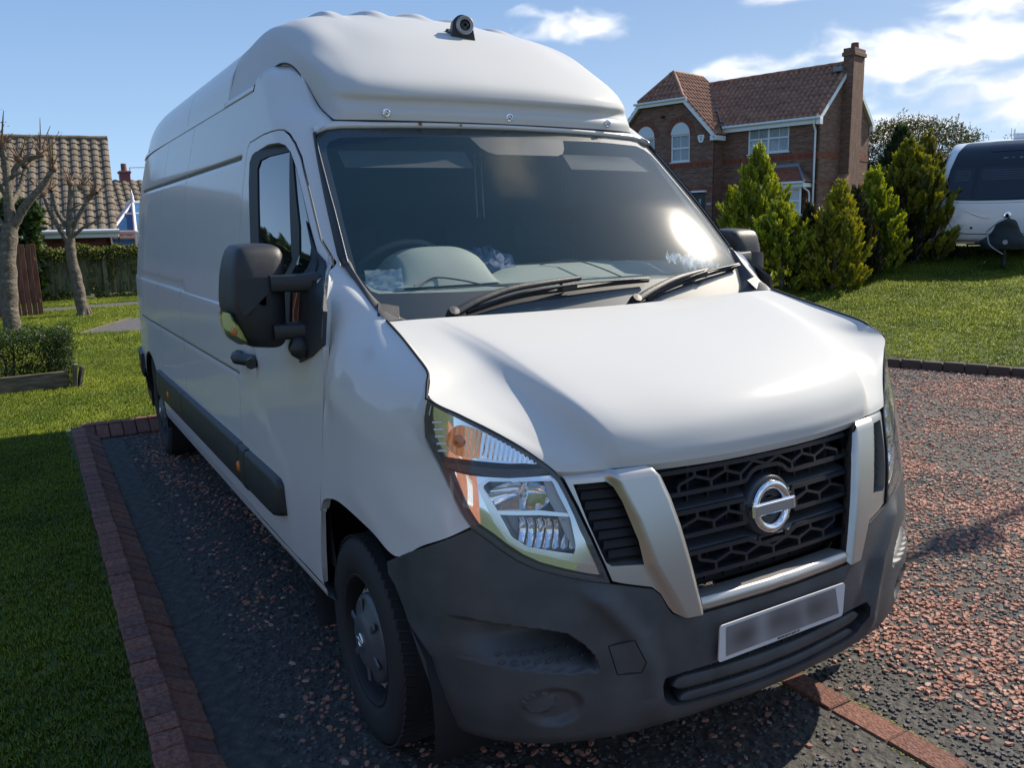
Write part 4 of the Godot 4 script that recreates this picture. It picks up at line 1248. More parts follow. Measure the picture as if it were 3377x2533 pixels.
	# silver frame round the grille
	for s in [-1.0, 1.0]:
		var G := func(t: float, y: float) -> Vector3:
			var a := absf(t)
			var inner := lint([[0.61, 18.7], [0.656, 19.4], [0.766, 21.1], [0.870, 22.9], [0.948, 24.6], [1.012, 26.3], [1.05, 28.0]], y)
			var edge := lint([[0.61, 25.0], [0.69, 27.4], [0.78, 30.4], [0.90, 33.0], [1.0, 36.0], [1.05, 38.0]], y)
			var o := 0.026 * (1.0 - ss(edge - 3.2, edge - 0.2, a)) - 0.006
			o -= 0.016 * pow(clampf(1.0 - (a - inner) / 0.9, 0, 1), 2.0)
			o -= 0.018 * pow(ss(1.012, 1.044, y), 2.0)
			return F(t, y, o)
		var sil := pv([27.9, 1.031, 29.0, 1.037, 33.2, 1.037, 37.0, 1.038, 40.6, 1.038, 43.4, 1.037, 42.3, 1.0208, 40.1, 0.9512, 37.8, 0.8675, 35.9, 0.7912, 34.9, 0.7485, 33.5, 0.7395, 30.7, 0.7255, 28.4, 0.7145, 26.9, 0.692, 25.5, 0.651, 24.6, 0.633, 22.8, 0.620, 19.3, 0.617, 18.9, 0.630, 19.4, 0.656, 21.1, 0.766, 22.9, 0.870, 24.6, 0.948, 26.3, 1.008])
		var vent := round_poly(pv([41.0, 1.006, 38.6, 0.905, 35.9, 0.800, 35.0, 0.788, 29.7, 0.779, 30.6, 0.846, 33.2, 0.953, 34.6, 0.992, 35.8, 1.006]), 0.02)
		b = MB.new()
		panel(b, flip(sil, s), [flip(vent, s)], G, lines(-45, -31, 0.6) + lines(-30.7, -18, 0.3) + lines(18, 30.7, 0.3) + lines(31, 45, 0.6), lines(0.6, 1.05, 0.01), Vector3.ZERO, 0.055, V3(0, 0.8, 0))
		var fr_ := obj("silver_grille_frame", b, M.silver_paint, van)
		b = MB.new()
		var rows := []
		for y in lines(0.77, 1.02, 0.05):
			var row := []
			for t in [28.0, 32.0, 36.0, 40.0, 43.0]: row.append(F(s * t, y, -0.05))
			rows.append(row)
		grid(b, rows, V3(0, 0, 1))
		obj("vent_backing", b, M.matt_black, fr_)
		for k in 8:
			var y := 0.80 + k * 0.0265
			var ti := lint([[0.779, 29.9], [0.846, 30.8], [0.953, 33.4], [1.0, 35.4]], y)
			var to := lint([[0.79, 35.2], [0.905, 38.6], [1.006, 41.0]], y)
			b = MB.new()
			var rr_ := []
			for e in 6:
				var t := lerpf(ti, to, e / 5.0)
				rr_.append([F(s * t, y + 0.019, -0.036), F(s * t, y + 0.002, -0.027), F(s * t, y - 0.002, -0.029), F(s * t, y - 0.001, -0.045)])
			grid(b, rr_, V3(0, 0, 1))
			obj("vent_louvre", b, M.matt_black, fr_)
	b = MB.new()   # silver bar under the grille
	var brs := []
	for k in 41:
		var t := lerpf(-19.2, 19.2, k / 40.0)
		var row := []
		for q in [[0.657, -0.05], [0.657, -0.004], [0.652, 0.004], [0.640, 0.009], [0.626, 0.006], [0.616, -0.002], [0.613, -0.03]]: row.append(F(t, q[0], q[1]))
		brs.append(row)
	grid(b, brs, V3(0, 0, 1))
	obj("silver_lower_bar", b, M.silver_paint, van)

	# grille: three honeycomb bands with louvres between, all dark
	var gr := Node3D.new(); gr.name = "grille"; van.add_child(gr)
	b = MB.new()
	rows2 = []
	for y in lines(0.64, 1.06, 0.04):
		var row := []
		for t in lines(-30, 30, 3): row.append(F(t, y, -0.10))
		rows2.append(row)
	grid(b, rows2, V3(0, 0, 1))
	obj("grille_backing", b, M.matt_black, gr)
	var bar := func(bb: MB, path: Array, w: float, d: float) -> void:   # path: Vector2(t, y); bar w high or wide, d deep
		for k in path.size() - 1:
			var p: Vector2 = path[k]
			var q: Vector2 = path[k + 1]
			var dir := Vector2((q.x - p.x) * 0.0148, q.y - p.y).normalized()
			var nn := Vector2(-dir.y, dir.x) * w * 0.5
			var c := []
			for e in [[p, -1.0], [p, 1.0], [q, 1.0], [q, -1.0]]:
				for off in [-0.018, -0.018 - d]: c.append(F(e[0].x + nn.x * e[1] / 0.0148, e[0].y + nn.y * e[1], off))
			var outv: Vector3 = (c[0] - c[1]).normalized()
			bb.quad(c[0], c[2], c[4], c[6], outv)
			bb.quad(c[2], c[3], c[5], c[4], (c[2] - c[0]).normalized())
			bb.quad(c[0], c[1], c[7], c[6], (c[0] - c[2]).normalized())
			bb.quad(c[0], c[1], c[3], c[2], (c[0] - c[6]).normalized()); bb.quad(c[6], c[7], c[5], c[4], (c[6] - c[0]).normalized())
	var bands := [[0.941, 1.001, 23.9], [0.825, 0.890, 21.9], [0.710, 0.775, 19.9]]
	for k in 3:
		var y0: float = bands[k][0]
		var y1: float = bands[k][1]
		var tm_: float = bands[k][2]
		b = MB.new()
		var spans := [[-tm_ - 2, tm_ + 2]] if k != 1 else [[-tm_ - 2, -6.8], [6.8, tm_ + 2]]
		for sp2 in spans:
			b = MB.new()
			var n := int((sp2[1] - sp2[0]) / 1.5)
			for yy in [y0, y1]:
				var path := []
				for e in n + 1:
					var t := lerpf(sp2[0], sp2[1], float(e) / n)
					var bump := 0.0
					if k == 0 and yy == y0: bump = 0.03 * ss(6.6, 3.5, absf(t))
					if k == 2 and yy == y1: bump = -0.022 * ss(6.6, 3.5, absf(t))
					path.append(Vector2(t, yy + bump))
				bar.call(b, path, 0.012, 0.03)
			var ym := (y0 + y1) / 2.0
			var half_pitch := 3.72
			var zig := []
			for e in range(-8, 9):
				var t: float = e * half_pitch
				if t < sp2[0] or t > sp2[1]: continue
				var up := e % 2 != 0
				var yz := ym + (0.011 if up else -0.006)
				if k == 0 and absf(t) < 6: yz += 0.012
				zig.append(Vector2(t, yz))
				if up: bar.call(b, [Vector2(t, yz), Vector2(t, y1)], 0.009, 0.03)
				elif not (k == 0 and e == 0): bar.call(b, [Vector2(t, y0), Vector2(t, yz)], 0.009, 0.03)
			if zig.size() > 1: bar.call(b, zig, 0.008, 0.03)
			if k == 1:
				var te: float = sp2[1] if sp2[1] < 0 else sp2[0]
				bar.call(b, [Vector2(te, y0), Vector2(te, y1)], 0.012, 0.03)
			obj("grille_band", b, M.grille_black, gr)
		b = MB.new()   # the slope that leads up and back from the band to the next
		var rows := []
		for t in lines(-tm_ - 3, tm_ + 3, 2.0): rows.append([F(t, y1 - 0.006, -0.020), F(t, y1 + 0.012, -0.034), F(t, y1 + 0.03, -0.07)])
		grid(b, rows, V3(0, 1, 1))
		rows = []
		for t in lines(-tm_ - 3, tm_ + 3, 2.0): rows.append([F(t, y0 - 0.006, -0.046), F(t, y0 + 0.028, -0.09)])
		grid(b, rows, V3(0, 1, 1))
		obj("grille_louvre", b, M.grille_black, gr)
	for k in 9:
		b = MB.new()
		var t := -20.0 + 5.0 * k
		var p := F(t, 0.9, -0.08)
		box(b, V3(-0.003, 0.66, -0.02), V3(0.003, 1.03, 0.035), 0.0, Transform3D(Basis(V3(0, 1, 0), deg_to_rad(t)), V3(p.x, 0, p.z)))
		obj("grille_rib", b, M.matt_black, gr)
	# emblem: bright ring and blank bar on a dark dish
	var em := Node3D.new(); em.name = "emblem"; van.add_child(em)
	em.transform = Transform3D(Basis(V3(1, 0, 0), deg_to_rad(-6)), V3(-0.006, 0.857, 0.834))
	var face_z := Basis(V3(1, 0, 0), PI / 2)
	b = MB.new()
	smooth_lathe(b, [Vector2(0.0, -0.012), Vector2(0.06, -0.012), Vector2(0.082, -0.008), Vector2(0.092, -0.014), Vector2(0.096, -0.04)], Transform3D(face_z, Vector3.ZERO), 40)
	box(b, V3(-0.106, -0.032, -0.04), V3(0.106, 0.032, -0.012), 0.008)
	obj("emblem_dish", b, M.grille_black, em)
	b = MB.new()
	smooth_lathe(b, [Vector2(0.0765, -0.012), Vector2(0.0775, -0.002), Vector2(0.0745, 0.006), Vector2(0.064, 0.0085), Vector2(0.0535, 0.004), Vector2(0.0500, -0.004), Vector2(0.0495, -0.012)], Transform3D(face_z, Vector3.ZERO), 64)
	obj("emblem_ring", b, M.chrome, em)
	b = MB.new()
	box(b, V3(-0.088, -0.0185, -0.008), V3(0.088, 0.0185, 0.012), 0.0035)
	obj("emblem_bar", b, M.chrome, em)
	b = MB.new()
	box(b, V3(-0.078, -0.0145, 0.012), V3(0.078, 0.0145, 0.0132), 0.0005)
	obj("emblem_bar_face", b, M.satin_grey, em)

	# headlamps
	var full := lamp_outline()
	for s in [-1.0, 1.0]:
		var hl := Node3D.new(); hl.name = numbered("headlamp", van); van.add_child(hl, true)
		var Fm := func(t: float, y: float) -> Vector3: return F(t, y, 0.006)
		var ts2 := lines(-63, -34, 1.2) if s < 0 else lines(34, 63, 1.2)
		var ys2 := lines(0.74, 1.25, 0.02)
		b = MB.new()
		panel(b, flip(full, s), [], Fm, ts2, ys2, Vector3.ZERO, 0.0, V3(0, 0.9, 0))
		obj("lamp_lens", b, M.lens, hl)
		b = MB.new()
		var F0 := func(t: float, y: float) -> Vector3: return F(t, y, 0.0)
		panel(b, flip(full, s), [flip(shrink(full, 0.0085), s)], F0, ts2, ys2, Vector3.ZERO, 0.06, V3(0, 0.9, 0))
		obj("lamp_rim", b, M.frit, hl)
		# chrome shell behind: deep towards the middle
		var upper := shrink(pv([61.9, 1.236, 57.44, 1.1924, 53.22, 1.1525, 50.25, 1.1234, 47.38, 1.0913, 45.24, 1.0645, 44.6, 1.053, 50.7, 1.056, 56.6, 1.067, 60.1, 1.071, 61.46, 1.0968, 62.60, 1.1330, 62.6, 1.19]), 0.009)
		b = MB.new()
		var F1 := func(t: float, y: float) -> Vector3: return F(t, y, -0.018)
		panel(b, flip(upper, s), [], F1, ts2, ys2, Vector3.ZERO, 0.02, V3(0, 0.9, 0))
		obj("upper_reflector", b, M.reflector, hl)
		b = MB.new()
		panel(b, flip(pv([60.4, 1.069, 56.6, 1.065, 50.7, 1.054, 44.3, 1.050, 43.6, 1.040, 50.5, 1.038, 55.9, 1.045, 59.9, 1.056]), s), [], func(t: float, y: float) -> Vector3: return F(t, y, -0.006), ts2, ys2, Vector3.ZERO, 0.03, V3(0, 0.9, 0))
		obj("lamp_divider", b, M.frit, hl)
		# indicator: amber bulbs behind a ribbed clear oval
		var oval := cpv([59.6, 1.124, 59.0, 1.151, 57.6, 1.165, 54.4, 1.148, 51.0, 1.118, 46.6, 1.067, 48.1, 1.065, 52.7, 1.078, 57.4, 1.085, 58.9, 1.098], 3)
		for cut in [[57.0, 64.0, M.amber_reflector], [54.6, 57.0, M.amber_pale], [44.0, 54.6, M.reflector]]:
			for piece in Geometry2D.intersect_polygons(oval, rect(cut[0], 1.0, cut[1], 1.3)):
				b = MB.new()
				panel(b, flip(piece, s), [], func(t: float, y: float) -> Vector3: return F(t, y, -0.012 + 0.0010 * sin(absf(t) * 9.0 + y * 40.0)), lines(-63, -34, 0.12) if s < 0 else lines(34, 63, 0.12), lines(1.05, 1.17, 0.03), Vector3.ZERO, 0.012, V3(0, 0.9, 0))
				obj("indicator_reflector", b, cut[2], hl)
		b = MB.new()
		for q in [[57.9, 1.122, 0.015]]:
			var ax := F(s * q[0], q[1], 1.0) - F(s * q[0], q[1], 0.0)
			var tx := V3(0, 1, 0).cross(ax).normalized()
			smooth_lathe(b, [Vector2(0.0, q[2] * 0.42), Vector2(q[2] * 0.6, q[2] * 0.34), Vector2(q[2] * 1.1, q[2] * 0.1), Vector2(q[2] * 1.25, -0.002)], Transform3D(Basis(tx, ax, tx.cross(ax)), F(s * q[0], q[1], -0.012)), 12)
		obj("indicator_bulb", b, M.amber, hl)
		b = MB.new()
		for k in 5:
			var y := 1.095 + k * 0.019
			var p0 := F(s * lerpf(60.9, 61.7, k / 4.0), y, -0.012)
			var p1 := F(s * lerpf(59.4, 60.3, k / 4.0), y + 0.001, -0.016)
			tube(b, [p0, p1], 0.0030, 6)
		obj("side_lamp_ribs", b, M.white_plastic, hl)
		# main lamp: chrome surround, satin bezel, two bowls
		var lower := shrink(pv([60.0, 1.054, 55.9, 1.043, 50.5, 1.036, 43.6, 1.038, 42.69, 1.0208, 40.51, 0.9512, 38.18, 0.8675, 36.26, 0.7912, 35.3, 0.7480, 38.55, 0.7615, 42.20, 0.7811, 45.74, 0.8020, 48.36, 0.8255, 50.67, 0.8533, 52.49, 0.8786, 54.72, 0.9045, 56.35, 0.9433, 58.32, 1.0031]), 0.009)
		var hole := round_poly(pv([54.1, 1.007, 53.2, 1.021, 44.2, 1.016, 43.2, 0.980, 41.4, 0.924, 40.4, 0.848, 40.8, 0.826, 43.1, 0.834, 47.5, 0.852, 49.7, 0.878, 51.2, 0.925, 52.7, 0.971]), 0.25)
		b = MB.new()
		panel(b, flip(lower, s), [flip(hole, s)], func(t: float, y: float) -> Vector3: return F(t, y, -0.022), ts2, ys2, Vector3.ZERO, 0.06, V3(0, 0.9, 0))
		obj("main_reflector_surround", b, M.reflector, hl)
		b = MB.new()
		var bez := shrink(pv([54.9, 1.012, 53.4, 1.027, 43.5, 1.023, 40.7, 0.923, 37.6, 0.793, 43.1, 0.818, 47.9, 0.842, 50.2, 0.866, 52.2, 0.915, 53.9, 0.975]), 0.0005)
		panel(b, flip(bez, s), [flip(hole, s)], func(t: float, y: float) -> Vector3: return F(t, y, -0.012 - 0.02 * ss(40.0, 45.0, absf(t)) * 0.3), ts2, ys2, Vector3.ZERO, 0.012, V3(0, 0.9, 0))
		obj("main_bezel", b, M.bright_trim, hl)
		b = MB.new()
		panel(b, flip(pv([45.6, 1.012, 44.4, 1.013, 43.4, 0.980, 41.6, 0.926, 40.7, 0.850, 40.6, 0.835, 42.0, 0.87, 43.4, 0.925, 44.6, 0.96]), s), [], func(t: float, y: float) -> Vector3: return F(t, y, -0.030), ts2, ys2, Vector3.ZERO, 0.03, V3(0, 0.9, 0))
		obj("bezel_fill", b, M.satin_grey, hl)
		for bowl in 2:   # upper bowl dark and smooth, lower one faceted
			var c := Vector2(49.0, 0.975) if bowl == 0 else Vector2(46.0, 0.885)
			var rx := 4.6 if bowl == 0 else 5.0
			var ry := 0.042 if bowl == 0 else 0.044
			b = MB.new()
			if bowl == 0:
				var rows := []
				for i in 9:
					var row := []
					var q := i / 8.0
					for k in 25:
						var a := TAU * k / 24.0
						row.append(F(s * (c.x + cos(a) * rx * q), c.y + sin(a) * ry * q, -0.085 + 0.055 * q * q))
					rows.append(row)
				grid(b, rows, Vector3.ZERO, F(s * c.x, c.y, -0.3), true)
			else:
				for i in 7:
					var t0 := 49.6 - i * 1.3
					var ysh := -0.004 * i
					var rows := []
					for k in 7:
						var y := lerpf(0.926 + ysh * 0.6, 0.848 + ysh * 0.4, k / 6.0)
						var e := pow((k - 3.0) / 3.0, 2.0)
						rows.append([F(s * t0, y, -0.070 + 0.03 * e), F(s * (t0 - 0.65), y, -0.052 + 0.03 * e), F(s * (t0 - 1.26), y, -0.064 + 0.03 * e)])
					var bb := MB.new()
					grid(bb, rows, Vector3.ZERO, F(s * t0, 0.89, -0.4))
					obj("reflector_facet", bb, M.reflector, hl)
			if bowl == 0: obj("upper_bowl", b, M.reflector, hl)
			b = MB.new()
			smooth_lathe(b, [Vector2(0.0, 0.030), Vector2(0.006, 0.026), Vector2(0.008, 0.0), Vector2(0.008, -0.03)], Transform3D(Basis(V3(0, 1, 0), deg_to_rad(s * c.x)) * face_z, F(s * c.x, c.y, -0.068)), 12)
			obj("bulb", b, M.bright_trim, hl)
		b = MB.new()
		panel(b, flip(pv([51.9, 0.946, 45.8, 0.943, 41.7, 0.931, 41.5, 0.922, 45.8, 0.931, 51.4, 0.935]), s), [], func(t: float, y: float) -> Vector3: return F(t, y, -0.020), ts2, ys2, Vector3.ZERO, 0.05, V3(0, 0.9, 0))
		obj("bowl_divider", b, M.bright_trim, hl)
		b = MB.new()
		var rows3 := []
		for y in lines(0.76, 1.02, 0.04):
			var row := []
			for t in lines(36, 63, 3): row.append(F(s * t, y, -0.11))
			rows3.append(row)
		grid(b, rows3, V3(0, 0, 1))
		obj("lamp_housing", b, M.satin_grey, hl)

func pvx(q: PackedVector2Array, s: float) -> PackedVector2Array:
	var o := PackedVector2Array()
	for p in q: o.append(Vector2(p.x * s, p.y))
	return o
func glass_edge(y: float) -> float: return lint([[1.335, 0.75], [1.38, 0.775], [1.44, 0.822], [1.50, 0.853], [1.566, 0.868], [1.8, 0.838], [1.98, 0.810], [2.03, 0.795]], y)

func van_screen(van: Node3D) -> void:
	var outl := []
	for y in [1.335, 1.38, 1.44, 1.50, 1.566, 1.65, 1.8, 1.9, 1.97]: outl.append_array([glass_edge(y), y])
	outl.append_array([0.803, 2.00, 0.788, 2.030, 0.765, 2.046, 0.735, 2.055, 0.477, 2.062, 0.0, 2.067, -0.477, 2.062, -0.735, 2.055, -0.765, 2.046, -0.788, 2.030, -0.803, 2.00])
	for y in [1.97, 1.9, 1.8, 1.65, 1.566, 1.50, 1.44, 1.38, 1.335]: outl.append_array([-glass_edge(y), y])
	var us := lines(-0.9, 0.9, 0.06)
	var vs := lines(1.33, 2.08, 0.05)
	var b := MB.new()
	panel(b, pv(outl), [], W, us, vs, V3(0, 0.6, 0.8), 0.0)
	var ws := obj("windscreen", b, M.windscreen_glass, van)
	b = MB.new()
	panel(b, pv(outl), [], func(x: float, y: float) -> Vector3: return W(x, y) + V3(0, 0.0015, 0.0018), us, vs, V3(0, 0.6, 0.8), 0.0)
	obj("dust_film", b, M.dust_film, ws)
	var frit_in := pv([-0.822, 1.480, -0.845, 1.535, -0.826, 1.70, -0.783, 1.955, -0.772, 1.985, -0.752, 2.006, -0.710, 2.019, -0.342, 2.029, -0.200, 2.031, -0.176, 1.985, -0.150, 1.966, -0.121, 1.958, 0.169, 1.958, 0.205, 1.968, 0.230, 1.992, 0.251, 2.029, 0.458, 2.031, 0.700, 2.025, 0.745, 2.010, 0.772, 1.985, 0.783, 1.955, 0.826, 1.70, 0.845, 1.535, 0.822, 1.480, 0.800, 1.470, 0.6, 1.464, 0.27, 1.461, -0.27, 1.461, -0.527, 1.462, -0.800, 1.470])
	b = MB.new()
	panel(b, pv(outl), [frit_in], func(x: float, y: float) -> Vector3: return W(x, y) + V3(0, -0.003, -0.005), us, vs, V3(0, 0.6, 0.8), 0.0)
	obj("screen_border", b, M.frit, ws)
	for s in [-1.0, 1.0]:
		b = MB.new()   # black side trim between glass and pillar
		var rows := []
		for y in lines(1.556, 2.05, 0.04):
			var e: float = glass_edge(minf(y, 2.0)) - (0.0 if y < 2.0 else (y - 2.0) * 0.3)
			var g := W(s * e, y)
			var yy := minf(y, 2.03)
			var z := lint(ZT, yy)
			var p: Vector3 = V3(s * Sx(z, yy), yy, z)
			rows.append([g + V3(0, 0, -0.002), g + V3(s * 0.002, 0.004, 0.012), p.lerp(g, 0.4) + V3(s * 0.004, 0.002, 0.010), p + V3(s * 0.004, 0.002, 0.003), p + V3(-s * 0.01, -0.004, -0.004)])
		grid(b, rows, V3(s * 0.5, 0.3, 1))
		obj("screen_side_trim", b, M.seal, ws)
		b = MB.new()   # bright edge of the seal
		var path := []
		for y in lines(1.566, 1.99, 0.03): path.append(W(s * (glass_edge(y) - 0.002), y) + V3(0, 0.003, 0.006))
		tube(b, path, 0.0022, 5)
		obj("seal_edge", b, M.satin_grey, ws)
	b = MB.new()   # header rail over the glass
	var hr := []
	for x in lines(-0.80, 0.80, 0.05):
		var t: float = 2.0667 - 0.0208 * x * x
		if absf(x) > 0.735: t -= (absf(x) - 0.735) * 0.35
		var g := W(x, t)
		hr.append([g + V3(0, -0.004, -0.004), g + V3(0, 0.003, 0.010), g + V3(0, 0.012, 0.008), g + V3(0, 0.022, -0.002), g + V3(0, 0.03, -0.03)])
	grid(b, hr, V3(0, 0.5, 1))
	var hd := obj("header_rail", b, M.white_paint, van)
	for q in [[-0.395, 0.009], [-0.225, 0.006]]:
		b = MB.new()
		var g: Vector3 = W(q[0], 2.062)
		smooth_lathe(b, [Vector2(0, 0.0012), Vector2(q[1] * 0.6, 0.001), Vector2(q[1], -0.001)], Transform3D(Basis(V3(1, 0, 0), 1.0), g + V3(0, 0.012, 0.0105)), 9)
		obj("rust_spot", b, M.rust, hd)
	# wipers
	for q in [[[-0.60, 1.376, -0.50, 1.408, -0.36, 1.437, -0.20, 1.452, -0.06, 1.464], [-0.545, 1.386, -0.335, 1.424, -0.12, 1.438, 0.08, 1.446, 0.258, 1.449]], [[0.135, 1.374, 0.235, 1.402, 0.36, 1.430, 0.48, 1.448, 0.585, 1.462], [0.20, 1.384, 0.36, 1.420, 0.54, 1.448, 0.70, 1.466, 0.818, 1.477]]]:
		var wp := Node3D.new(); wp.name = numbered("wiper", van); van.add_child(wp, true)
		var nn := V3(0, 0.68, 0.73)
		var arm := []
		var bl := []
		for k in range(0, q[0].size(), 2):
			arm.append(W(q[0][k], q[0][k + 1]) + nn * (0.030 + 0.012 * sin(PI * k / 8.0)))
			bl.append(W(q[1][k], q[1][k + 1]) + nn * 0.011)
		b = MB.new()
		var pa := sample(arm, 24)
		var ar := []
		for k in pa.size():
			var d: Vector3 = (pa[mini(k + 1, 24)] - pa[maxi(k - 1, 0)]).normalized()
			var sd := d.cross(nn).normalized()
			var up := sd.cross(d).normalized()
			var w := lerpf(0.015, 0.008, k / 24.0)
			ar.append([pa[k] - sd * w - up * 0.008, pa[k] - sd * w, pa[k] - sd * w * 0.6 + up * 0.007, pa[k] + sd * w * 0.6 + up * 0.007, pa[k] + sd * w, pa[k] + sd * w - up * 0.008])
		grid(b, ar, nn)
		lathe(b, [Vector2(0.0, 0.02), Vector2(0.018, 0.018), Vector2(0.022, 0.0), Vector2(0.022, -0.04)], Transform3D(Basis(V3(1, 0, 0), 0.75), arm[0]), 14)
		obj("wiper_arm", b, M.black_plastic, wp)
		b = MB.new()
		var pb := sample(bl, 24)
		strip_along(b, pb, [nn], 0.016, 0.014)
		tube(b, sample([bl[0] + nn * 0.012, bl[1] + nn * 0.02, bl[2] + nn * 0.026, bl[3] + nn * 0.02, bl[4] + nn * 0.012], 16), 0.0042, 6)
		var mid := pb[12] as Vector3
		box(b, V3(-0.035, -0.008, -0.012), V3(0.035, 0.022, 0.012), 0.005, Transform3D(Basis(V3(0, 0, 1), 0.08), mid + nn * 0.006))
		obj("wiper_blade", b, M.black_plastic, wp)

func van_fittings(van: Node3D) -> void:
	for s in [-1.0, 1.0]:
		var mr := Node3D.new(); mr.name = numbered("door_mirror", van); van.add_child(mr, true)
		var b := MB.new()   # base plate on the door corner
		var base := pv([-0.494, 1.712, -0.472, 1.690, -0.389, 1.612, -0.270, 1.540, -0.160, 1.477, -0.110, 1.426, -0.112, 1.319, -0.231, 1.268, -0.366, 1.230, -0.372, 1.300, -0.345, 1.36, -0.335, 1.42, -0.352, 1.50, -0.372, 1.56, -0.41, 1.62])
		var fb := func(z: float, y: float) -> Vector3: return V3(s * (Sx(z, y) + 0.009), y, z)
		panel(b, base, [], fb, lines(-0.5, -0.1, 0.05), lines(1.2, 1.72, 0.05), V3(s, 0, 0), 0.014)
		obj("mirror_base", b, M.black_plastic, mr)
		b = MB.new()   # arms: upper straight, lower one curving up into the base
		for q in [[1.506, 0.028], [1.345, 0.026]]:
			var rows := []
			for k in 9:
				var t := k / 8.0
				var x := lerpf(0.955, 1.10, t)
				var z := lerpf(-0.30, -0.365, t)
				var h: float = q[1] * (1.0 if t > 0.2 else lerpf(1.25, 1.0, t / 0.2))
				var y: float = q[0]
				rows.append([V3(s * x, y + h, z - 0.04), V3(s * x, y + h, z + 0.028), V3(s * x, y + h - 0.006, z + 0.036), V3(s * x, y, z + 0.039), V3(s * x, y - h + 0.006, z + 0.036), V3(s * x, y - h, z + 0.028), V3(s * x, y - h, z - 0.04)])
			grid(b, rows, V3(0, 0, 1))
		var web := []
		for k in 9:
			var a := PI / 2 * k / 8.0
			web.append([V3(s * (0.965 + 0.075 * (1 - sin(a))), 1.372 + 0.055 * (1 - cos(a)), -0.335), V3(s * 0.93, 1.372 + 0.055 * (1 - cos(a)), -0.29)])
		grid(b, web, V3(s * 0.5, 0, 1))
		for k in 8:
			b.face(V3(s * 0.93, 1.36, -0.31), web[k][0] + V3(0, 0, 0.015), web[k + 1][0] + V3(0, 0, 0.015), V3(0, 0, 1))
		obj("mirror_arm", b, M.black_plastic, mr)
		b = MB.new()
		smooth_lathe(b, [Vector2(0.0, 0.042), Vector2(0.022, 0.038), Vector2(0.036, 0.02), Vector2(0.040, -0.005), Vector2(0.030, -0.03), Vector2(0.0, -0.04)], Transform3D(Basis(V3(0, 0, 1), s * -1.1), V3(s * 1.022, 1.290, -0.30)), 16)
		obj("mirror_pivot", b, M.black_plastic, mr)
		# housing: outline seen from the front, swelling forwards
		var outline := cpv([1.182, 1.635, 1.120, 1.637, 1.066, 1.632, 1.044, 1.612, 1.039, 1.575, 1.039, 1.500, 1.043, 1.400, 1.050, 1.320, 1.058, 1.294, 1.082, 1.281, 1.130, 1.284, 1.180, 1.297, 1.221, 1.355, 1.243, 1.430, 1.239, 1.500, 1.230, 1.555, 1.215, 1.602, 1.202, 1.624], 3)
		for k in outline.size(): outline[k].x = 1.030 + (outline[k].x - 1.039) * 0.96
		var c := Vector2(1.128, 1.46)
		var rows := []
		for q in [[1.0, -0.545], [1.01, -0.50], [1.0, -0.445], [0.965, -0.405], [0.89, -0.380], [0.78, -0.365], [0.55, -0.353], [0.25, -0.346], [0.0, -0.344]]:
			var row := []
			for k in outline.size() + 1:
				var p := outline[k % outline.size()]
				var d: Vector2 = (p - c) * q[0]
				if q[0] < 1.0:   # keep corners squarer as it rounds over
					d = (p - c) - (p - c).normalized() * (1.0 - q[0]) * 0.12 if q[0] > 0.85 else d
				row.append(V3(s * (c.x + d.x), c.y + d.y, q[1]))
			rows.append(row)
		b = MB.new()
		grid(b, rows, Vector3.ZERO, V3(s * c.x, c.y, -0.48), true)
		obj("mirror_housing", b, M.black_plastic, mr)
		b = MB.new()   # raised arm cover on the front of the housing
		var cov := round_poly(pv([1.203, 1.515, 1.182, 1.529, 1.03, 1.532, 1.03, 1.478, 1.11, 1.474, 1.190, 1.40, 1.203, 1.44]), 0.012)
		panel(b, pvx(cov, s), [], func(x: float, y: float) -> Vector3: return V3(x, y, -0.338 - 0.03 * pow(absf(absf(x) - 1.13) / 0.1, 3)), lines(-1.25, -1.0, 0.04) if s < 0 else lines(1.0, 1.25, 0.04), lines(1.3, 1.6, 0.05), V3(0, 0, 1), 0.03)
		obj("arm_cover", b, M.black_plastic, mr)
		b = MB.new()
		var rowi := []
		for q in [[1.242, 1.418, 1.230, 1.412], [1.243, 1.395, 1.219, 1.388], [1.240, 1.365, 1.204, 1.360], [1.228, 1.330, 1.190, 1.326], [1.196, 1.304, 1.182, 1.310]]:
			rowi.append([V3(s * (q[0] + 0.003), q[1], -0.47), V3(s * (q[0] + 0.006), q[1], -0.42), V3(s * lerpf(q[0], q[2], 0.4), lerpf(q[1], q[3], 0.4), -0.385), V3(s * q[2], q[3], -0.368)])
		grid(b, smooth_rows(rowi, 8, 12), V3(s, 0, 1))
		obj("repeater_lens", b, M.lens, mr)
		b = MB.new()
		var rowj := []
		for r in rowi:
			var row := []
			for p in r: row.append(p + V3(-s * 0.006, 0, -0.010))
			rowj.append(row)
		grid(b, smooth_rows(rowj, 8, 12), V3(s, 0, 1))
		obj("repeater_reflector", b, M.reflector, mr)
		b = MB.new()
		smooth_lathe(b, [Vector2(0, 0.012), Vector2(0.008, 0.008), Vector2(0.011, 0), Vector2(0.008, -0.012), Vector2(0, -0.016)], Transform3D(Basis(), V3(s * 1.218, 1.352, -0.392)), 10)
		obj("repeater_bulb", b, M.amber, mr)
		b = MB.new()
		var mg := PackedVector2Array()
		for p in outline: mg.append((p - c) * 0.9 + c)
		prism(b, pvx(mg, s), -0.004, Transform3D(Basis(), V3(0, 0, -0.540)))
		obj("mirror_glass", b, M.reflector, mr)
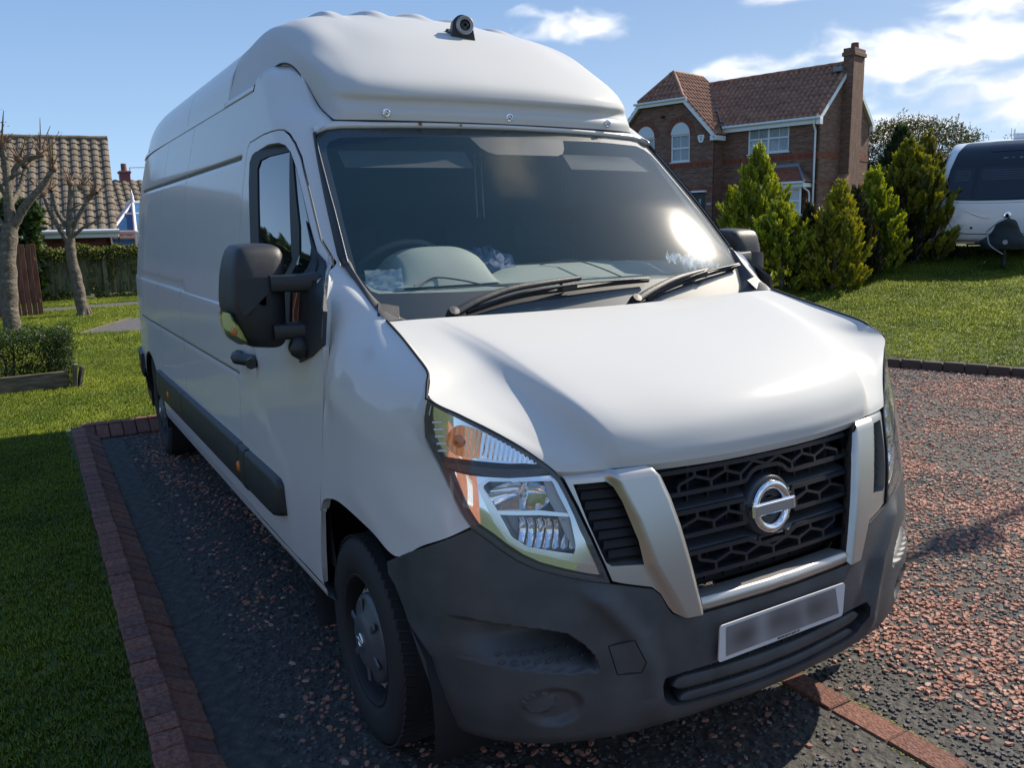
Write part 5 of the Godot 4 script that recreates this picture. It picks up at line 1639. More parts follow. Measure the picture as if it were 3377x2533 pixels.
		# front and rear wheels
		for z in [0.0, -4.332]:
			var wh := Node3D.new(); wh.name = numbered("front_wheel" if z == 0.0 else "rear_wheel", van); van.add_child(wh, true)
			wh.position = V3(s * 0.862, 0.345, z)
			if z == 0.0: wh.rotation.y = deg_to_rad(-2.0)
			var X := Transform3D(Basis(V3(0, s, 0), V3(s, 0, 0), V3(0, 0, 1)), Vector3.ZERO)   # lathe axis along the axle, outwards
			b = MB.new()
			smooth_lathe(b, [Vector2(0.205, 0.085), Vector2(0.222, 0.104), Vector2(0.25, 0.114), Vector2(0.285, 0.117), Vector2(0.315, 0.111), Vector2(0.333, 0.098), Vector2(0.342, 0.080), Vector2(0.345, 0.05), Vector2(0.346, 0.0), Vector2(0.345, -0.05), Vector2(0.342, -0.08), Vector2(0.333, -0.098), Vector2(0.315, -0.111), Vector2(0.25, -0.112), Vector2(0.205, -0.09)], X, 64)
			var ty := obj("tyre", b, M.rubber, wh)
			b = MB.new()
			for k in 66:
				var a := TAU * k / 66.0
				for e in [1.0, -1.0]:
					box(b, V3(-0.011, -0.004, -0.022), V3(0.011, 0.0035, 0.022), 0.0015, X * Transform3D(Basis(V3(0, 1, 0), -a), Vector3.ZERO) * Transform3D(Basis(V3(0, 0, 1), -PI / 2) , V3(0.3425, e * 0.078, 0)) * Transform3D(Basis(V3(0, 1, 0), PI / 2 + 0.25 * e) * Basis(V3(1, 0, 0), 0), Vector3.ZERO) * Transform3D(Basis(V3(1, 0, 0), e * 0.0), Vector3.ZERO))
				box(b, V3(-0.012, -0.004, -0.03), V3(0.012, 0.0015, 0.03), 0.001, X * Transform3D(Basis(V3(0, 1, 0), -a), Vector3.ZERO) * Transform3D(Basis(V3(0, 0, 1), -PI / 2), V3(0.3455, 0, 0)) * Transform3D(Basis(V3(0, 1, 0), PI / 2 - 0.2), Vector3.ZERO))
			tag(obj("tread_blocks", b, M.rubber, ty), "", "", "", "stuff")
			b = MB.new()
			smooth_lathe(b, [Vector2(0.222, 0.098), Vector2(0.216, 0.106), Vector2(0.205, 0.100), Vector2(0.198, 0.075), Vector2(0.19, 0.03), Vector2(0.17, 0.0), Vector2(0.05, -0.02)], X, 48)
			obj("rim", b, M.matt_black, wh)
			b = MB.new()
			smooth_lathe(b, [Vector2(0.19, 0.030), Vector2(0.180, 0.052), Vector2(0.165, 0.064), Vector2(0.13, 0.068), Vector2(0.08, 0.065)], X, 48)
			obj("wheel_disc", b, M.wheel_steel, wh)
			for k in 12:
				var a := TAU * k / 12.0
				b = MB.new()
				smooth_lathe(b, [Vector2(0.0, 0.002), Vector2(0.016, 0.002), Vector2(0.019, -0.002)], X * Transform3D(Basis(V3(0, 1, 0), -a), Vector3.ZERO) * Transform3D(Basis(V3(0, 0, 1), -0.45), V3(0.173, 0.060, 0)), 12)
				obj("vent_hole", b, M.matt_black, wh)
			b = MB.new()
			smooth_lathe(b, [Vector2(0.150, 0.070), Vector2(0.148, 0.082), Vector2(0.135, 0.092), Vector2(0.10, 0.100), Vector2(0.085, 0.112), Vector2(0.06, 0.118), Vector2(0.0, 0.120)], X, 48)
			for k in 6:
				var a := TAU * k / 6.0 + 0.2
				box(b, V3(0.075, 0.098, -0.012), V3(0.138, 0.1075, 0.012), 0.004, X * Transform3D(Basis(V3(0, 1, 0), -a), Vector3.ZERO))
			obj("wheel_cover", b, M.hub_grey, wh)
			b = MB.new()
			smooth_lathe(b, [Vector2(0.026, 0.119), Vector2(0.024, 0.123), Vector2(0.018, 0.123), Vector2(0.016, 0.119)], X, 24)
			box(b, V3(-0.005, 0.119, -0.03), V3(0.005, 0.124, 0.03), 0.001, X)
			obj("wheel_badge", b, M.bright_trim, wh)

func van_cabin(van: Node3D) -> void:
	var b := MB.new()
	var rows := []
	var zb := [[-0.01, 1.445], [-0.06, 1.452], [-0.2, 1.452], [-0.34, 1.456], [-0.40, 1.464], [-0.46, 1.502], [-0.52, 1.515], [-0.60, 1.508], [-0.645, 1.47], [-0.66, 1.40], [-0.65, 1.2]]
	for q in zb:
		var row := []
		for x in lines(-0.86, 0.86, 0.06):
			var front: float = W(x, 1.452).z - 0.012
			var z: float = q[0] if q[0] < front else front + (q[0] + 0.01)
			var y: float = q[1] - 0.02 * pow(absf(x) / 0.86, 4)
			if x < -0.1 and q[0] < -0.4 and q[0] > -0.65: y -= 0.02 * ss(-0.1, -0.2, x)
			row.append(V3(x, y, minf(z, front)))
		rows.append(row)
	grid(b, rows, V3(0, 1, 0))
	var da := obj("dashboard", b, M.dash_grey, van)
	b = MB.new()   # instrument hood
	var net := []
	for k in 9:
		var row := []
		var v := k / 8.0
		var hgt := [0.0, 0.055, 0.095, 0.115, 0.122, 0.118, 0.10, 0.07, 0.0][k] as float
		var z := lerpf(-0.33, -0.68, v)
		for j in 13:
			var u := -1.0 + j / 6.0
			var e: float = sqrt(maxf(0.0, 1.0 - pow(absf(u), 3.2)))
			row.append(V3(-0.425 + u * 0.215, 1.465 + hgt * e * 1.15, z - 0.02 * u * u))
		net.append(row)
	grid(b, smooth_rows(net, 36, 24), V3(0, 1, 0))
	obj("instrument_hood", b, M.dash_grey, da)
	b = MB.new()
	for q in [[-0.55, 0.06, -0.30], [0.12, 0.72, -0.30], [-0.12, 0.46, -0.56]]:
		for k in 2:
			box(b, V3(q[0], 1.456 if q[2] > -0.5 else 1.510, q[2] - 0.012 * k), V3(q[1], 1.4595 if q[2] > -0.5 else 1.519, q[2] - 0.012 * k + 0.006))
	obj("demister_slots", b, M.dash_dark, da)
	b = MB.new()
	var ring := []
	var wc := V3(-0.425, 1.475, -0.86)
	var wu := V3(0, 0.72, 0.69)
	for k in 41: ring.append(wc + V3(1, 0, 0) * cos(TAU * k / 40.0) * 0.2 + wu * sin(TAU * k / 40.0) * 0.2)
	tube(b, ring, 0.016, 8, false)
	for a in [0.1, PI - 0.1, -PI / 2]: tube(b, [wc + V3(0, -0.02, 0.03), wc + V3(1, 0, 0) * cos(a) * 0.2 + wu * sin(a) * 0.2], 0.014, 6)
	obj("steering_wheel", b, M.dash_dark, van)
	# seats, bulkhead, lining
	for x in [-0.43, 0.18, 0.58]:
		b = MB.new()
		var w := 0.23 if x < 0 else 0.195
		box(b, V3(x - w, 0.75, -1.25), V3(x + w, 0.93, -0.78), 0.05)
		box(b, V3(x - w, 0.85, -1.36), V3(x + w, 1.50, -1.20), 0.06, Transform3D(Basis(V3(1, 0, 0), -0.12), V3(0, 0.14, -0.13)))
		box(b, V3(x - 0.13, 1.52, -1.40), V3(x + 0.13, 1.72, -1.30), 0.045)
		obj("seat", b, M.seat_cloth, van)
	b = MB.new()
	box(b, V3(-0.93, 0.4, -1.56), V3(0.93, 1.70, -1.52)); box(b, V3(-0.78, 1.70, -1.56), V3(0.78, 2.14, -1.52))
	obj("bulkhead", b, M.cabin_dark, van)
	b = MB.new()
	for s in [-1.0, 1.0]:
		var lr := []
		for y in [0.5, 1.0, 1.35, 1.62, 1.8, 2.0, 2.1]:
			var row := []
			for z in [-1.5, -1.1, -0.8, -0.55, -0.3]: row.append(V3(s * (Sx(minf(z, lint(ZT, clampf(y, 1.566, 2.2)) - 0.16), y) - 0.05), y, minf(z, lint(ZT, clampf(y, 1.5, 2.2)) - 0.06)))
			lr.append(row)
		grid(b, lr, V3(-s, 0, 0))
	box(b, V3(-0.72, 2.08, -1.55), V3(0.72, 2.10, -0.80))
	obj("cabin_lining", b, M.cabin_dark, van)
	for q in [[-0.47, 1.0], [0.50, 1.0]]:
		b = MB.new()
		var vr := []
		for k in 7:
			var t := k / 6.0
			var row := []
			for j in 9:
				var u := -1.0 + j / 4.0
				var p := W(q[0] + u * 0.25, lerpf(1.918, 1.985, t))
				row.append(p + V3(0, -0.015, -0.055 - 0.02 * sin(PI * t) * (1.0 - u * u)))
			vr.append(row)
		grid(b, vr, V3(0, -0.2, 1))
		obj("sun_visor", b, M.visor_grey, van)
	for x in [0.33, 0.37]:
		b = MB.new()
		tube(b, [V3(x, 0.9, -1.50), V3(x - 0.03, 2.05, -1.50)], 0.006, 6)
		obj("bulkhead_rail", b, M.satin_grey, van)

func build_dash_items() -> void:
	# things that lie on the dashboard
	var n := FastNoiseLite.new(); n.seed = 3; n.frequency = 9.0; n.fractal_octaves = 3
	var b := MB.new()
	var rows := []
	for k in 13:
		var row := []
		for j in 33:
			var a := TAU * j / 32.0
			var q := k / 12.0
			var r := 0.115 * sin(q * PI / 2)
			var p := V3(cos(a) * r * 1.1, 0.085 * cos(q * PI / 2), sin(a) * r * 0.8)
			p *= 1.0 + 0.5 * n.get_noise_3d(cos(a) * 0.3, q * 0.3, sin(a) * 0.3)
			p.y = maxf(p.y + 0.025 * n.get_noise_3d(p.x * 3, 5, p.z * 3), 0.0)
			row.append(p)
		rows.append(row)
	grid(b, rows, V3(0, 1, 0))
	var o := put("folded_cloth", b.mesh(), M.blue_cloth, null, Transform3D(Basis(), V3(-0.17, 1.492, -0.575)))
	tag(o, "crumpled dark blue cloth lying on the dashboard beside the instrument hood", "cloth")
	b = MB.new()
	var wr := []
	for k in 9:
		var row := []
		for j in 9: row.append(V3((j - 4) * 0.016, 0.05 + (k - 4) * 0.009 + 0.006 * n.get_noise_2d(k * 2.0, j * 2.0), (k - 4) * -0.006 + 0.02 * n.get_noise_2d(k * 1.3 + 40, j * 1.3)))
		wr.append(row)
	grid(b, wr, V3(0, 0.5, 1))
	o = put("permit_wallet", b.mesh(), M.window_pane, null, Transform3D(Basis(V3(0, 1, 0), -0.25), V3(-0.735, 1.452, -0.245)))
	tag(o, "clear plastic permit wallet standing in the driver's corner of the dashboard", "wallet")
	b = MB.new()
	tube(b, sample([V3(-0.60, 1.475, -0.30), V3(-0.50, 1.495, -0.35), V3(-0.42, 1.485, -0.30), V3(-0.33, 1.462, -0.22), V3(-0.18, 1.459, -0.20), V3(-0.10, 1.458, -0.15)], 30), 0.0032, 6)
	o = obj("loose_cable", b, M.cable)
	tag(o, "thin black cable trailing over the dashboard in front of the instrument hood", "cable", "loose cables on the dashboard")
	b = MB.new()
	tube(b, sample([V3(0.06, 1.515, -0.50), V3(0.16, 1.53, -0.46), V3(0.22, 1.52, -0.42), V3(0.28, 1.49, -0.36), V3(0.30, 1.46, -0.26)], 24), 0.0032, 6)
	o = obj("loose_cable", b, M.cable)
	tag(o, "thin black cable looped over the middle of the dashboard, right of the blue cloth", "cable", "loose cables on the dashboard")
	b = MB.new()
	wr = []
	for k in 13:
		var row := []
		for j in 15: row.append(V3((j - 7) * 0.016, 0.035 + 0.05 * n.get_noise_2d(k * 1.7, j * 1.9 + 80) + 0.003 * k, (k - 6) * -0.010))
		wr.append(row)
	grid(b, wr, V3(0, 1, 0.5))
	o = put("plastic_wrapper", b.mesh(), M.window_pane, null, Transform3D(Basis(V3(0, 1, 0), 0.2), V3(0.66, 1.457, -0.24)))
	tag(o, "crumpled clear plastic wrapper on the passenger end of the dashboard", "wrapper")

func land(x: float, z: float) -> float:
	var s := (x + 1.82) * 0.87 - (z - 2.456) * 0.49
	return 0.075 + 0.115 * clampf(s - 10.1, 0.0, 7.5) * ss(2.0, 6.5, x)
var DRIVE := PackedVector2Array()
var PATHS := []

func build_ground() -> void:
	DRIVE = pv([-1.40, 14, -1.42, 0, -1.36, -5.25, 5.93, -5.25, 7.07, -2.21, 13.2, 14])
	PATHS = [pv([-1.0, -13.0, -0.02, -15.15, 5, -16.2, 5, -11.2]), pv([-3.5, -17.9, -3.5, -18.7, 5, -20.5, 5, -19.3])]
	var flat := func(x: float, z: float) -> Vector3: return V3(x, land(x, z), z)
	var b := MB.new()
	var wide := func(x: float, z: float) -> Vector3: return V3(x, land(clampf(x, -60, 60), clampf(z, -80, 14)) - 0.03, z)
	var xs := [-400, -150, -60] + lines(-30, 45, 1.5) + [60, 150, 400]
	var zs := [-400, -150, -75] + lines(-45, 14, 1.5) + [40, 120]
	panel(b, rect(-400, -400, 400, 120), [pv([-1.70, 14, -1.62, 0.0, -1.565, -5.43, 5.9, -5.43, 5.99, -5.25, 7.13, -2.21, 13.26, 14])], flat, xs, zs, V3(0, 1, 0), 0.15)
	struct(obj("lawn", b, M.soil))
	b = MB.new()
	panel(b, Geometry2D.offset_polygon(DRIVE, 0.30)[0], [], func(x: float, z: float) -> Vector3: return V3(x, 0.0, z), lines(-2, 14, 1.0), lines(-6, 15, 1.0), V3(0, 1, 0), 0.1)
	struct(obj("driveway", b, M.tarmac))
	for k in 2:
		b = MB.new()
		panel(b, PATHS[k], [], func(x: float, z: float) -> Vector3: return V3(x, land(x, z) + 0.012, z), lines(-4, 5, 0.5), lines(-21, -11, 0.5), V3(0, 1, 0), 0.05)
		struct(obj("path", b, M.path_tarmac))
	b = MB.new()
	box(b, V3(-0.02, 0.05, 0), V3(0.02, 0.115, 2.45), 0.004, Transform3D(Basis(V3(0, 1, 0), atan2(0.98, -2.15)), V3(-1.02, 0.0, -12.95)))
	tag(obj("timber_path_edging", b, M.old_timber), "pale timber board edging the grey tarmac path on the back lawn", "edging")
	kerbs()
	chippings()
	grass()

func kerbs() -> void:
	var left := thing("block_kerb", "red block kerb with a sloping inner row along the left lawn", "kerb")
	var meshes := []
	for k in 3:
		var b := MB.new()
		box(b, V3(-0.05, -0.10, -0.049), V3(0.05, 0.0, 0.049), 0.006)
		meshes.append(b.mesh())
	var b2 := MB.new()
	box(b2, V3(0.0, -0.06, -0.049), V3(0.165, 0.0, 0.049), 0.007)
	var slope := b2.mesh()
	for k in 74:
		var z := -5.22 + k * 0.105
		var xo := -1.613 - z * 0.011
		var xi := -1.42 - z * 0.0115
		put("brick", meshes[k % 3], M["paver%d" % (rng.randi() % 3)], left, Transform3D(Basis(V3(0, 1, 0), rr(-0.03, 0.03)) * Basis(V3(0, 0, 1), rr(-0.03, 0.03)), V3(xo + 0.035 + rr(-0.004, 0.004), 0.106 + rr(-0.004, 0.004), z)))
		put("brick", slope, M["paver%d" % (rng.randi() % 3)], left, Transform3D(Basis(V3(0, 0, 1), -0.50 + rr(-0.04, 0.04)) * Basis(V3(0, 1, 0), rr(-0.03, 0.03)), V3(xi - 0.150, 0.098 + rr(-0.004, 0.004), z + rr(-0.003, 0.003))))
	var back := thing("block_kerb", "red block kerb across the back end of the van's parking bay", "kerb")
	for k in 24:
		var x := -1.44 + k * 0.105
		put("brick", meshes[k % 3], M["paver%d" % (rng.randi() % 3)], back, Transform3D(Basis(V3(0, 1, 0), PI / 2 + rr(-0.03, 0.03)), V3(x, 0.104 + rr(-0.004, 0.004), -5.34)))
		put("brick", slope, M["paver%d" % (rng.randi() % 3)], back, Transform3D(Basis(V3(0, 1, 0), -PI / 2) * Basis(V3(0, 0, 1), -0.50 + rr(-0.04, 0.04)), V3(x, 0.096, -5.33 + 0.035)))
	var band := thing("brick_band", "flush row of orange-red bricks set lengthways in the drive under the van's nose", "paving")
	b2 = MB.new()
	box(b2, V3(-0.056, -0.06, -0.1055), V3(0.056, 0.0, 0.1055), 0.005)
	var long := b2.mesh()
	for k in 22:
		var z := -1.75 + k * 0.216
		put("brick", long, M["paver%d" % [0, 1, 1][rng.randi() % 3]], band, Transform3D(Basis(V3(0, 1, 0), rr(-0.012, 0.012)) * Basis(V3(0, 0, 1), rr(-0.01, 0.01)), V3(0.487 + rr(-0.004, 0.004), 0.007 + rr(-0.002, 0.003), z)))
	var rk := thing("brick_kerb", "dark brick kerb between the chipped drive and the right lawn", "kerb")
	b2 = MB.new()
	box(b2, V3(-0.05, -0.1, -0.104), V3(0.05, 0.0, 0.104), 0.012)
	var kb := b2.mesh()
	var p0 := V3(5.93, 0, -5.25)
	var d := V3(7.07 - 5.93, 0, -2.21 + 5.25).normalized()
	var dk := mat("dark_brick", lin(0.060, 0.042, 0.036), 0.9)
	for k in 46:
		var p := p0 + d * (k * 0.216)
		put("brick", kb, dk, rk, Transform3D(Basis(V3(0, 1, 0), atan2(d.x, d.z) + rr(-0.03, 0.03)), V3(p.x, 0.095 + rr(-0.006, 0.006), p.z)))

func chip_mesh(seed_: int) -> ArrayMesh:   # a flat angular stone about one unit across
	var r := RandomNumberGenerator.new(); r.seed = seed_
	var b := MB.new()
	var n := 6
	var top := []
	var low := []
	for k in n:
		var a := TAU * (k + r.randf_range(-0.3, 0.3)) / n
		var q := r.randf_range(0.36, 0.58)
		low.append(V3(cos(a) * q, 0.0, sin(a) * q * 0.78)); top.append(V3(cos(a) * q * 0.8, r.randf_range(0.16, 0.34), sin(a) * q * 0.62))
	for k in n:
		var m := (k + 1) % n
		var nn: Vector3 = (top[k] - low[k]).cross(low[m] - low[k]).normalized()
		if nn.dot(low[k]) < 0: nn = -nn
		b.quad(low[k], low[m], top[m], top[k], nn)
		b.face(V3(0, 0.26, 0), top[k], top[m], V3(0, 1, 0))
	return b.mesh()
func chippings() -> void:
	var dens := FastNoiseLite.new(); dens.seed = 31; dens.frequency = 0.9; dens.fractal_octaves = 3
	var r := RandomNumberGenerator.new(); r.seed = 99
	var red := [[], []]
	var redc := [[], []]
	var dark := []
	var darkc := []
	var spots := [[-1.42, 0.42, -5.2, 3.2, 40000], [0.56, 3.4, -2.2, 2.6, 60000], [3.2, 7.6, -4.2, 2.0, 50000]]
	for q in spots:
		for k in q[4]:
			var x := r.randf_range(q[0], q[1])
			var z := r.randf_range(q[2], q[3])
			if not Geometry2D.is_point_in_polygon(Vector2(x, z), DRIVE): continue
			var d := dens.get_noise_2d(x, z)
			var want := 0.0
			if x < 0.45:   # lanes left by tyres: chips lie in ragged rows
				if x < -1.33 - z * 0.0115 + 0.06: continue
				want = 0.10 + 0.30 * ss(0.0, 0.35, dens.get_noise_2d(x * 3.2, z * 0.75 + 50.0)) + 0.16 * ss(0.05, 0.4, d)
				if x < -1.12: want *= 0.25
				if x > 0.25: want *= 0.35
			else:
				want = 0.34 + 0.66 * ss(-0.28, 0.25, d)
				if x < 0.95: want *= ss(0.62, 0.95, x + 0.25 * dens.get_noise_2d(x * 4, z * 4)) * 0.9
				if z > 0.9: want *= 0.8
			var s := r.randf_range(0.013, 0.029) * (1.0 if r.randf() < 0.9 else 1.25)
			var far := maxf(0.0, x - 3.2)
			s *= 1.0 + 0.06 * far
			var t := Transform3D(Basis(V3(0, 1, 0), r.randf() * TAU) * Basis(V3(1, 0, 0), r.randf_range(-0.3, 0.3)) * Basis.from_scale(V3(s, s * r.randf_range(0.7, 1.3), s)), V3(x, 0.001, z))
			if r.randf() < want * 0.62:
				var v := r.randf()
				var c := Color(0.40, 0.19, 0.125).lerp(Color(0.24, 0.105, 0.074), v)
				if r.randf() < 0.12: c = Color(0.42, 0.27, 0.20)
				red[k % 2].append(t); redc[k % 2].append(c)
			elif r.randf() < 0.45:
				t.basis = t.basis.scaled(Vector3.ONE * r.randf_range(0.55, 0.95))
				var g := r.randf_range(0.04, 0.11)
				dark.append(t); darkc.append(Color(g, g * 0.96, g * 0.92))
	for e in 2: tag(multi("red_chippings", chip_mesh(5 + e), M.chip, red[e], redc[e]), "loose red stone chippings spread over the dark drive", "chippings", "chippings", "stuff")
	tag(multi("dark_chippings", chip_mesh(9), M.chip, dark, darkc), "small dark grey stone grit bedded between the red chippings", "grit", "chippings", "stuff")
	# moss in the joint beside the brick band
	var moss := []
	var mc := []
	for k in 1500:
		var sd := 0.427 if r.randf() < 0.4 else 0.548
		var z := r.randf_range(-0.2, 1.6)
		if dens.get_noise_2d(sd * 9, z * 4) < -0.05: continue
		moss.append(Transform3D(Basis(V3(0, 1, 0), r.randf() * TAU).scaled(Vector3.ONE * r.randf_range(0.005, 0.011)), V3(sd + r.randf_range(-0.010, 0.010), 0.0, z)))
		mc.append(Color(0.10, 0.12, 0.012).lerp(Color(0.20, 0.19, 0.04), r.randf()))
	tag(multi("moss", chip_mesh(12), M.chip, moss, mc), "yellow-green moss in the joints along the brick band", "moss", "", "stuff")

func tuft(seed_: int, n: int) -> ArrayMesh:
	var r := RandomNumberGenerator.new(); r.seed = seed_
	var b := MB.new()
	for k in n:
		var a := r.randf() * TAU
		var p := V3(r.randf_range(-0.5, 0.5), 0, r.randf_range(-0.5, 0.5))
		var lean := V3(cos(a), 0, sin(a)) * r.randf_range(0.1, 0.55)
		var h := r.randf_range(0.5, 1.0)
		var w := V3(-sin(a), 0, cos(a)) * 0.045
		var m := p + lean * 0.35 + V3(0, h * 0.6, 0)
		var tip := p + lean + V3(0, h * 0.95, 0)
		var nn := (V3(cos(a), 0.9, sin(a)) + V3(0, 0.6, 0)).normalized()
		var i0 := b.add(p - w, nn); b.add(p + w, nn); b.add(m + w * 0.8, nn); b.add(m - w * 0.8, nn); b.add(tip, nn)
		b.tri(i0, i0 + 1, i0 + 2); b.tri(i0, i0 + 2, i0 + 3); b.tri(i0 + 3, i0 + 2, i0 + 4)
	return b.mesh()
func grass() -> void:
	var n := FastNoiseLite.new(); n.seed = 41; n.frequency = 0.35; n.fractal_octaves = 3
	var r := RandomNumberGenerator.new(); r.seed = 17
	# [x0, x1, z0, z1, how many, blade height]
	var lots := [[["left_lawn_grass", "short green grass of the left lawn, half in the van's shade"], [[-3.2, -1.62, -6.5, 2.0, 36000, 0.036], [-3.6, 0.8, -10.5, -5.4, 34000, 0.045], [-4.5, 2.2, -21.5, -10.5, 34000, 0.06]]],
		[["right_lawn_grass", "bright sunlit grass of the right lawn below the conifers"], [[5.5, 13.0, -9.5, 0.5, 66000, 0.045], [8, 17.0, -15, -3, 34000, 0.06]]]]
	for lot in lots:
		var where := [[], []]
		var tint := [[], []]
		for q in lot[1]:
			for k in q[4]:
				var x := r.randf_range(q[0], q[1])
				var z := r.randf_range(q[2], q[3])
				var p := Vector2(x, z)
				if Geometry2D.is_point_in_polygon(p, DRIVE) or (x < -1.4 and z > -5.35 and x > -1.64 - z * 0.011): continue
				if z < -5.2 and z > -5.42 and x > -1.6 and x < 1.2: continue
				if z < -10 and (Geometry2D.is_point_in_polygon(p, PATHS[0]) or Geometry2D.is_point_in_polygon(p, PATHS[1])): continue
				if x > 5 and x < 7.3 and absf((x - 5.93) * 3.04 - (z + 5.25) * 1.14) / 3.247 < 0.07: continue
				var h: float = q[5] * r.randf_range(0.7, 1.25)
				where[k % 2].append(Transform3D(Basis(V3(0, 1, 0), r.randf() * TAU).scaled(V3(h * 1.3, h, h * 1.3)), V3(x, land(x, z) - 0.004, z)))
				var d := n.get_noise_2d(x * 2.0, z * 2.0)
				var c := Color(0.12, 0.185, 0.010).lerp(Color(0.28, 0.34, 0.024), clampf(0.45 + d * 0.9 + r.randf_range(-0.25, 0.25), 0, 1))
				if r.randf() < 0.05: c = Color(0.22, 0.20, 0.08)
				tint[k % 2].append(c)
		for e in 2: tag(multi(lot[0][0], tuft(3 + e, 7), M.grass_blade, where[e], tint[e]), lot[0][1], "grass", "grass", "stuff")

func leaf_mesh(n: int, seed_: int, size := 1.0, flat := 0.5) -> ArrayMesh:   # a loose clump of n small pointed leaves
	var r := RandomNumberGenerator.new(); r.seed = seed_
	var b := MB.new()
	for k in n:
		var p := V3(r.randf_range(-0.5, 0.5), r.randf_range(-0.4, 0.4), r.randf_range(-0.5, 0.5)) * size
		var d := V3(r.randf_range(-1, 1), r.randf_range(-0.6, 0.9), r.randf_range(-1, 1)).normalized()
		var s := d.cross(V3(r.randf_range(-1, 1), 1, r.randf_range(-1, 1))).normalized()
		var nn := (d.cross(s) + p.normalized() * 0.5).normalized()
		var l := r.randf_range(0.25, 0.4)
		var i0 := b.add(p - d * l * 0.5, nn); b.add(p + s * l * flat * 0.5, nn); b.add(p + d * l * 0.5, nn); b.add(p - s * l * flat * 0.5, nn)
		b.tri(i0, i0 + 1, i0 + 2); b.tri(i0, i0 + 2, i0 + 3)
	return b.mesh()
func spray_mesh(seed_: int) -> ArrayMesh:   # a feathery conifer spray along +y, one unit long
	var r := RandomNumberGenerator.new(); r.seed = seed_
	var b := MB.new()
	for k in 15:
		var t := k / 14.0
		var side := 1.0 if k % 2 else -1.0
		var p := V3(0, t * 0.75, 0)
		var d := V3(side * lerpf(0.75, 0.2, t), 0.75, r.randf_range(-0.45, 0.45)).normalized()
		var l := lerpf(0.36, 0.26, t) * r.randf_range(0.8, 1.2)
		var s := d.cross(V3(r.randf_range(-0.4, 0.4), 0, 1)).normalized() * 0.055
		var nn := V3(side * 0.3, 0.3, 1).normalized()
		var i0 := b.add(p - s, nn); b.add(p + s, nn); b.add(p + d * l * 0.6 + s * 1.1, nn); b.add(p + d * l, nn); b.add(p + d * l * 0.6 - s * 1.1, nn)
		b.tri(i0, i0 + 1, i0 + 2); b.tri(i0, i0 + 2, i0 + 4); b.tri(i0 + 4, i0 + 2, i0 + 3)
	return b.mesh()
func tile_roof(b: MB, o: Vector3, ux: Vector3, vx: Vector3, w: float, h: float, pu := 0.30, pv_ := 0.34, amp := 0.045, cut = null) -> void:   # interlocking tiles: ux along the eave, vx up the slope
	var up := ux.cross(vx).normalized()
	if up.y < 0: up = -up
	var rows := int(round(h / pv_))
	var cols := int(round(w / pu))
	var r := RandomNumberGenerator.new(); r.seed = cols * 31 + rows
	for k in rows:
		var v0 := h * k / rows
		var v1 := h * (k + 1) / rows
		for c in cols:
			if cut != null and not cut.call((c + 0.5) * w / cols, (v0 + v1) / 2): continue
			var lift := r.randf_range(0.0, 0.012)
			var prof := [[0.0, 0.0], [0.22, 0.0], [0.42, 0.75], [0.62, 1.0], [0.82, 0.75], [1.0, 0.0]]
			for e in 5:
				var u0: float = (c + prof[e][0]) * w / cols
				var u1: float = (c + prof[e + 1][0]) * w / cols
				var h0: float = prof[e][1] * amp
				var h1: float = prof[e + 1][1] * amp
				var a := o + ux * u0 + vx * v0 + up * (h0 + 0.03 + lift)
				var q := o + ux * u1 + vx * v0 + up * (h1 + 0.03 + lift)
				var cc := o + ux * u1 + vx * (v1 + 0.02) + up * (h1 + 0.004)
				var d := o + ux * u0 + vx * (v1 + 0.02) + up * (h0 + 0.004)
				var nn := (q - a).cross(d - a).normalized()
				if nn.dot(up) < 0: nn = -nn
				b.quad(a, q, cc, d, nn)
				b.quad(a, q, q - up * 0.05, a - up * 0.05, -vx)
func wall_panel(b: MB, o: Vector3, ux: Vector3, outline: PackedVector2Array, holes: Array, outward: Vector3, rim := 0.10, cell := 0.6) -> void:
	var lo := outline[0]
	var hi := outline[0]
	for p in outline: lo = lo.min(p); hi = hi.max(p)
	panel(b, outline, holes, func(u: float, y: float) -> Vector3: return o + ux * u + V3(0, y, 0), lines(lo.x - 0.01, hi.x + 0.01, cell), lines(lo.y - 0.01, hi.y + 0.01, cell), outward, rim)

func limb(b: MB, path: Array, r0: float, r1: float, rough := 0.08) -> void:
	var pts := sample(path, maxi(6, path.size() * 4))
	var rad := []
	for k in pts.size():
		var t := float(k) / (pts.size() - 1)
		rad.append(lerpf(r0, r1, t) * (1.0 + rr(-rough, rough)))
		if k > 0: pts[k] += V3(rr(-1, 1), 0, rr(-1, 1)) * lerpf(r0, r1, t) * 0.10
	tube(b, pts, rad, 9)

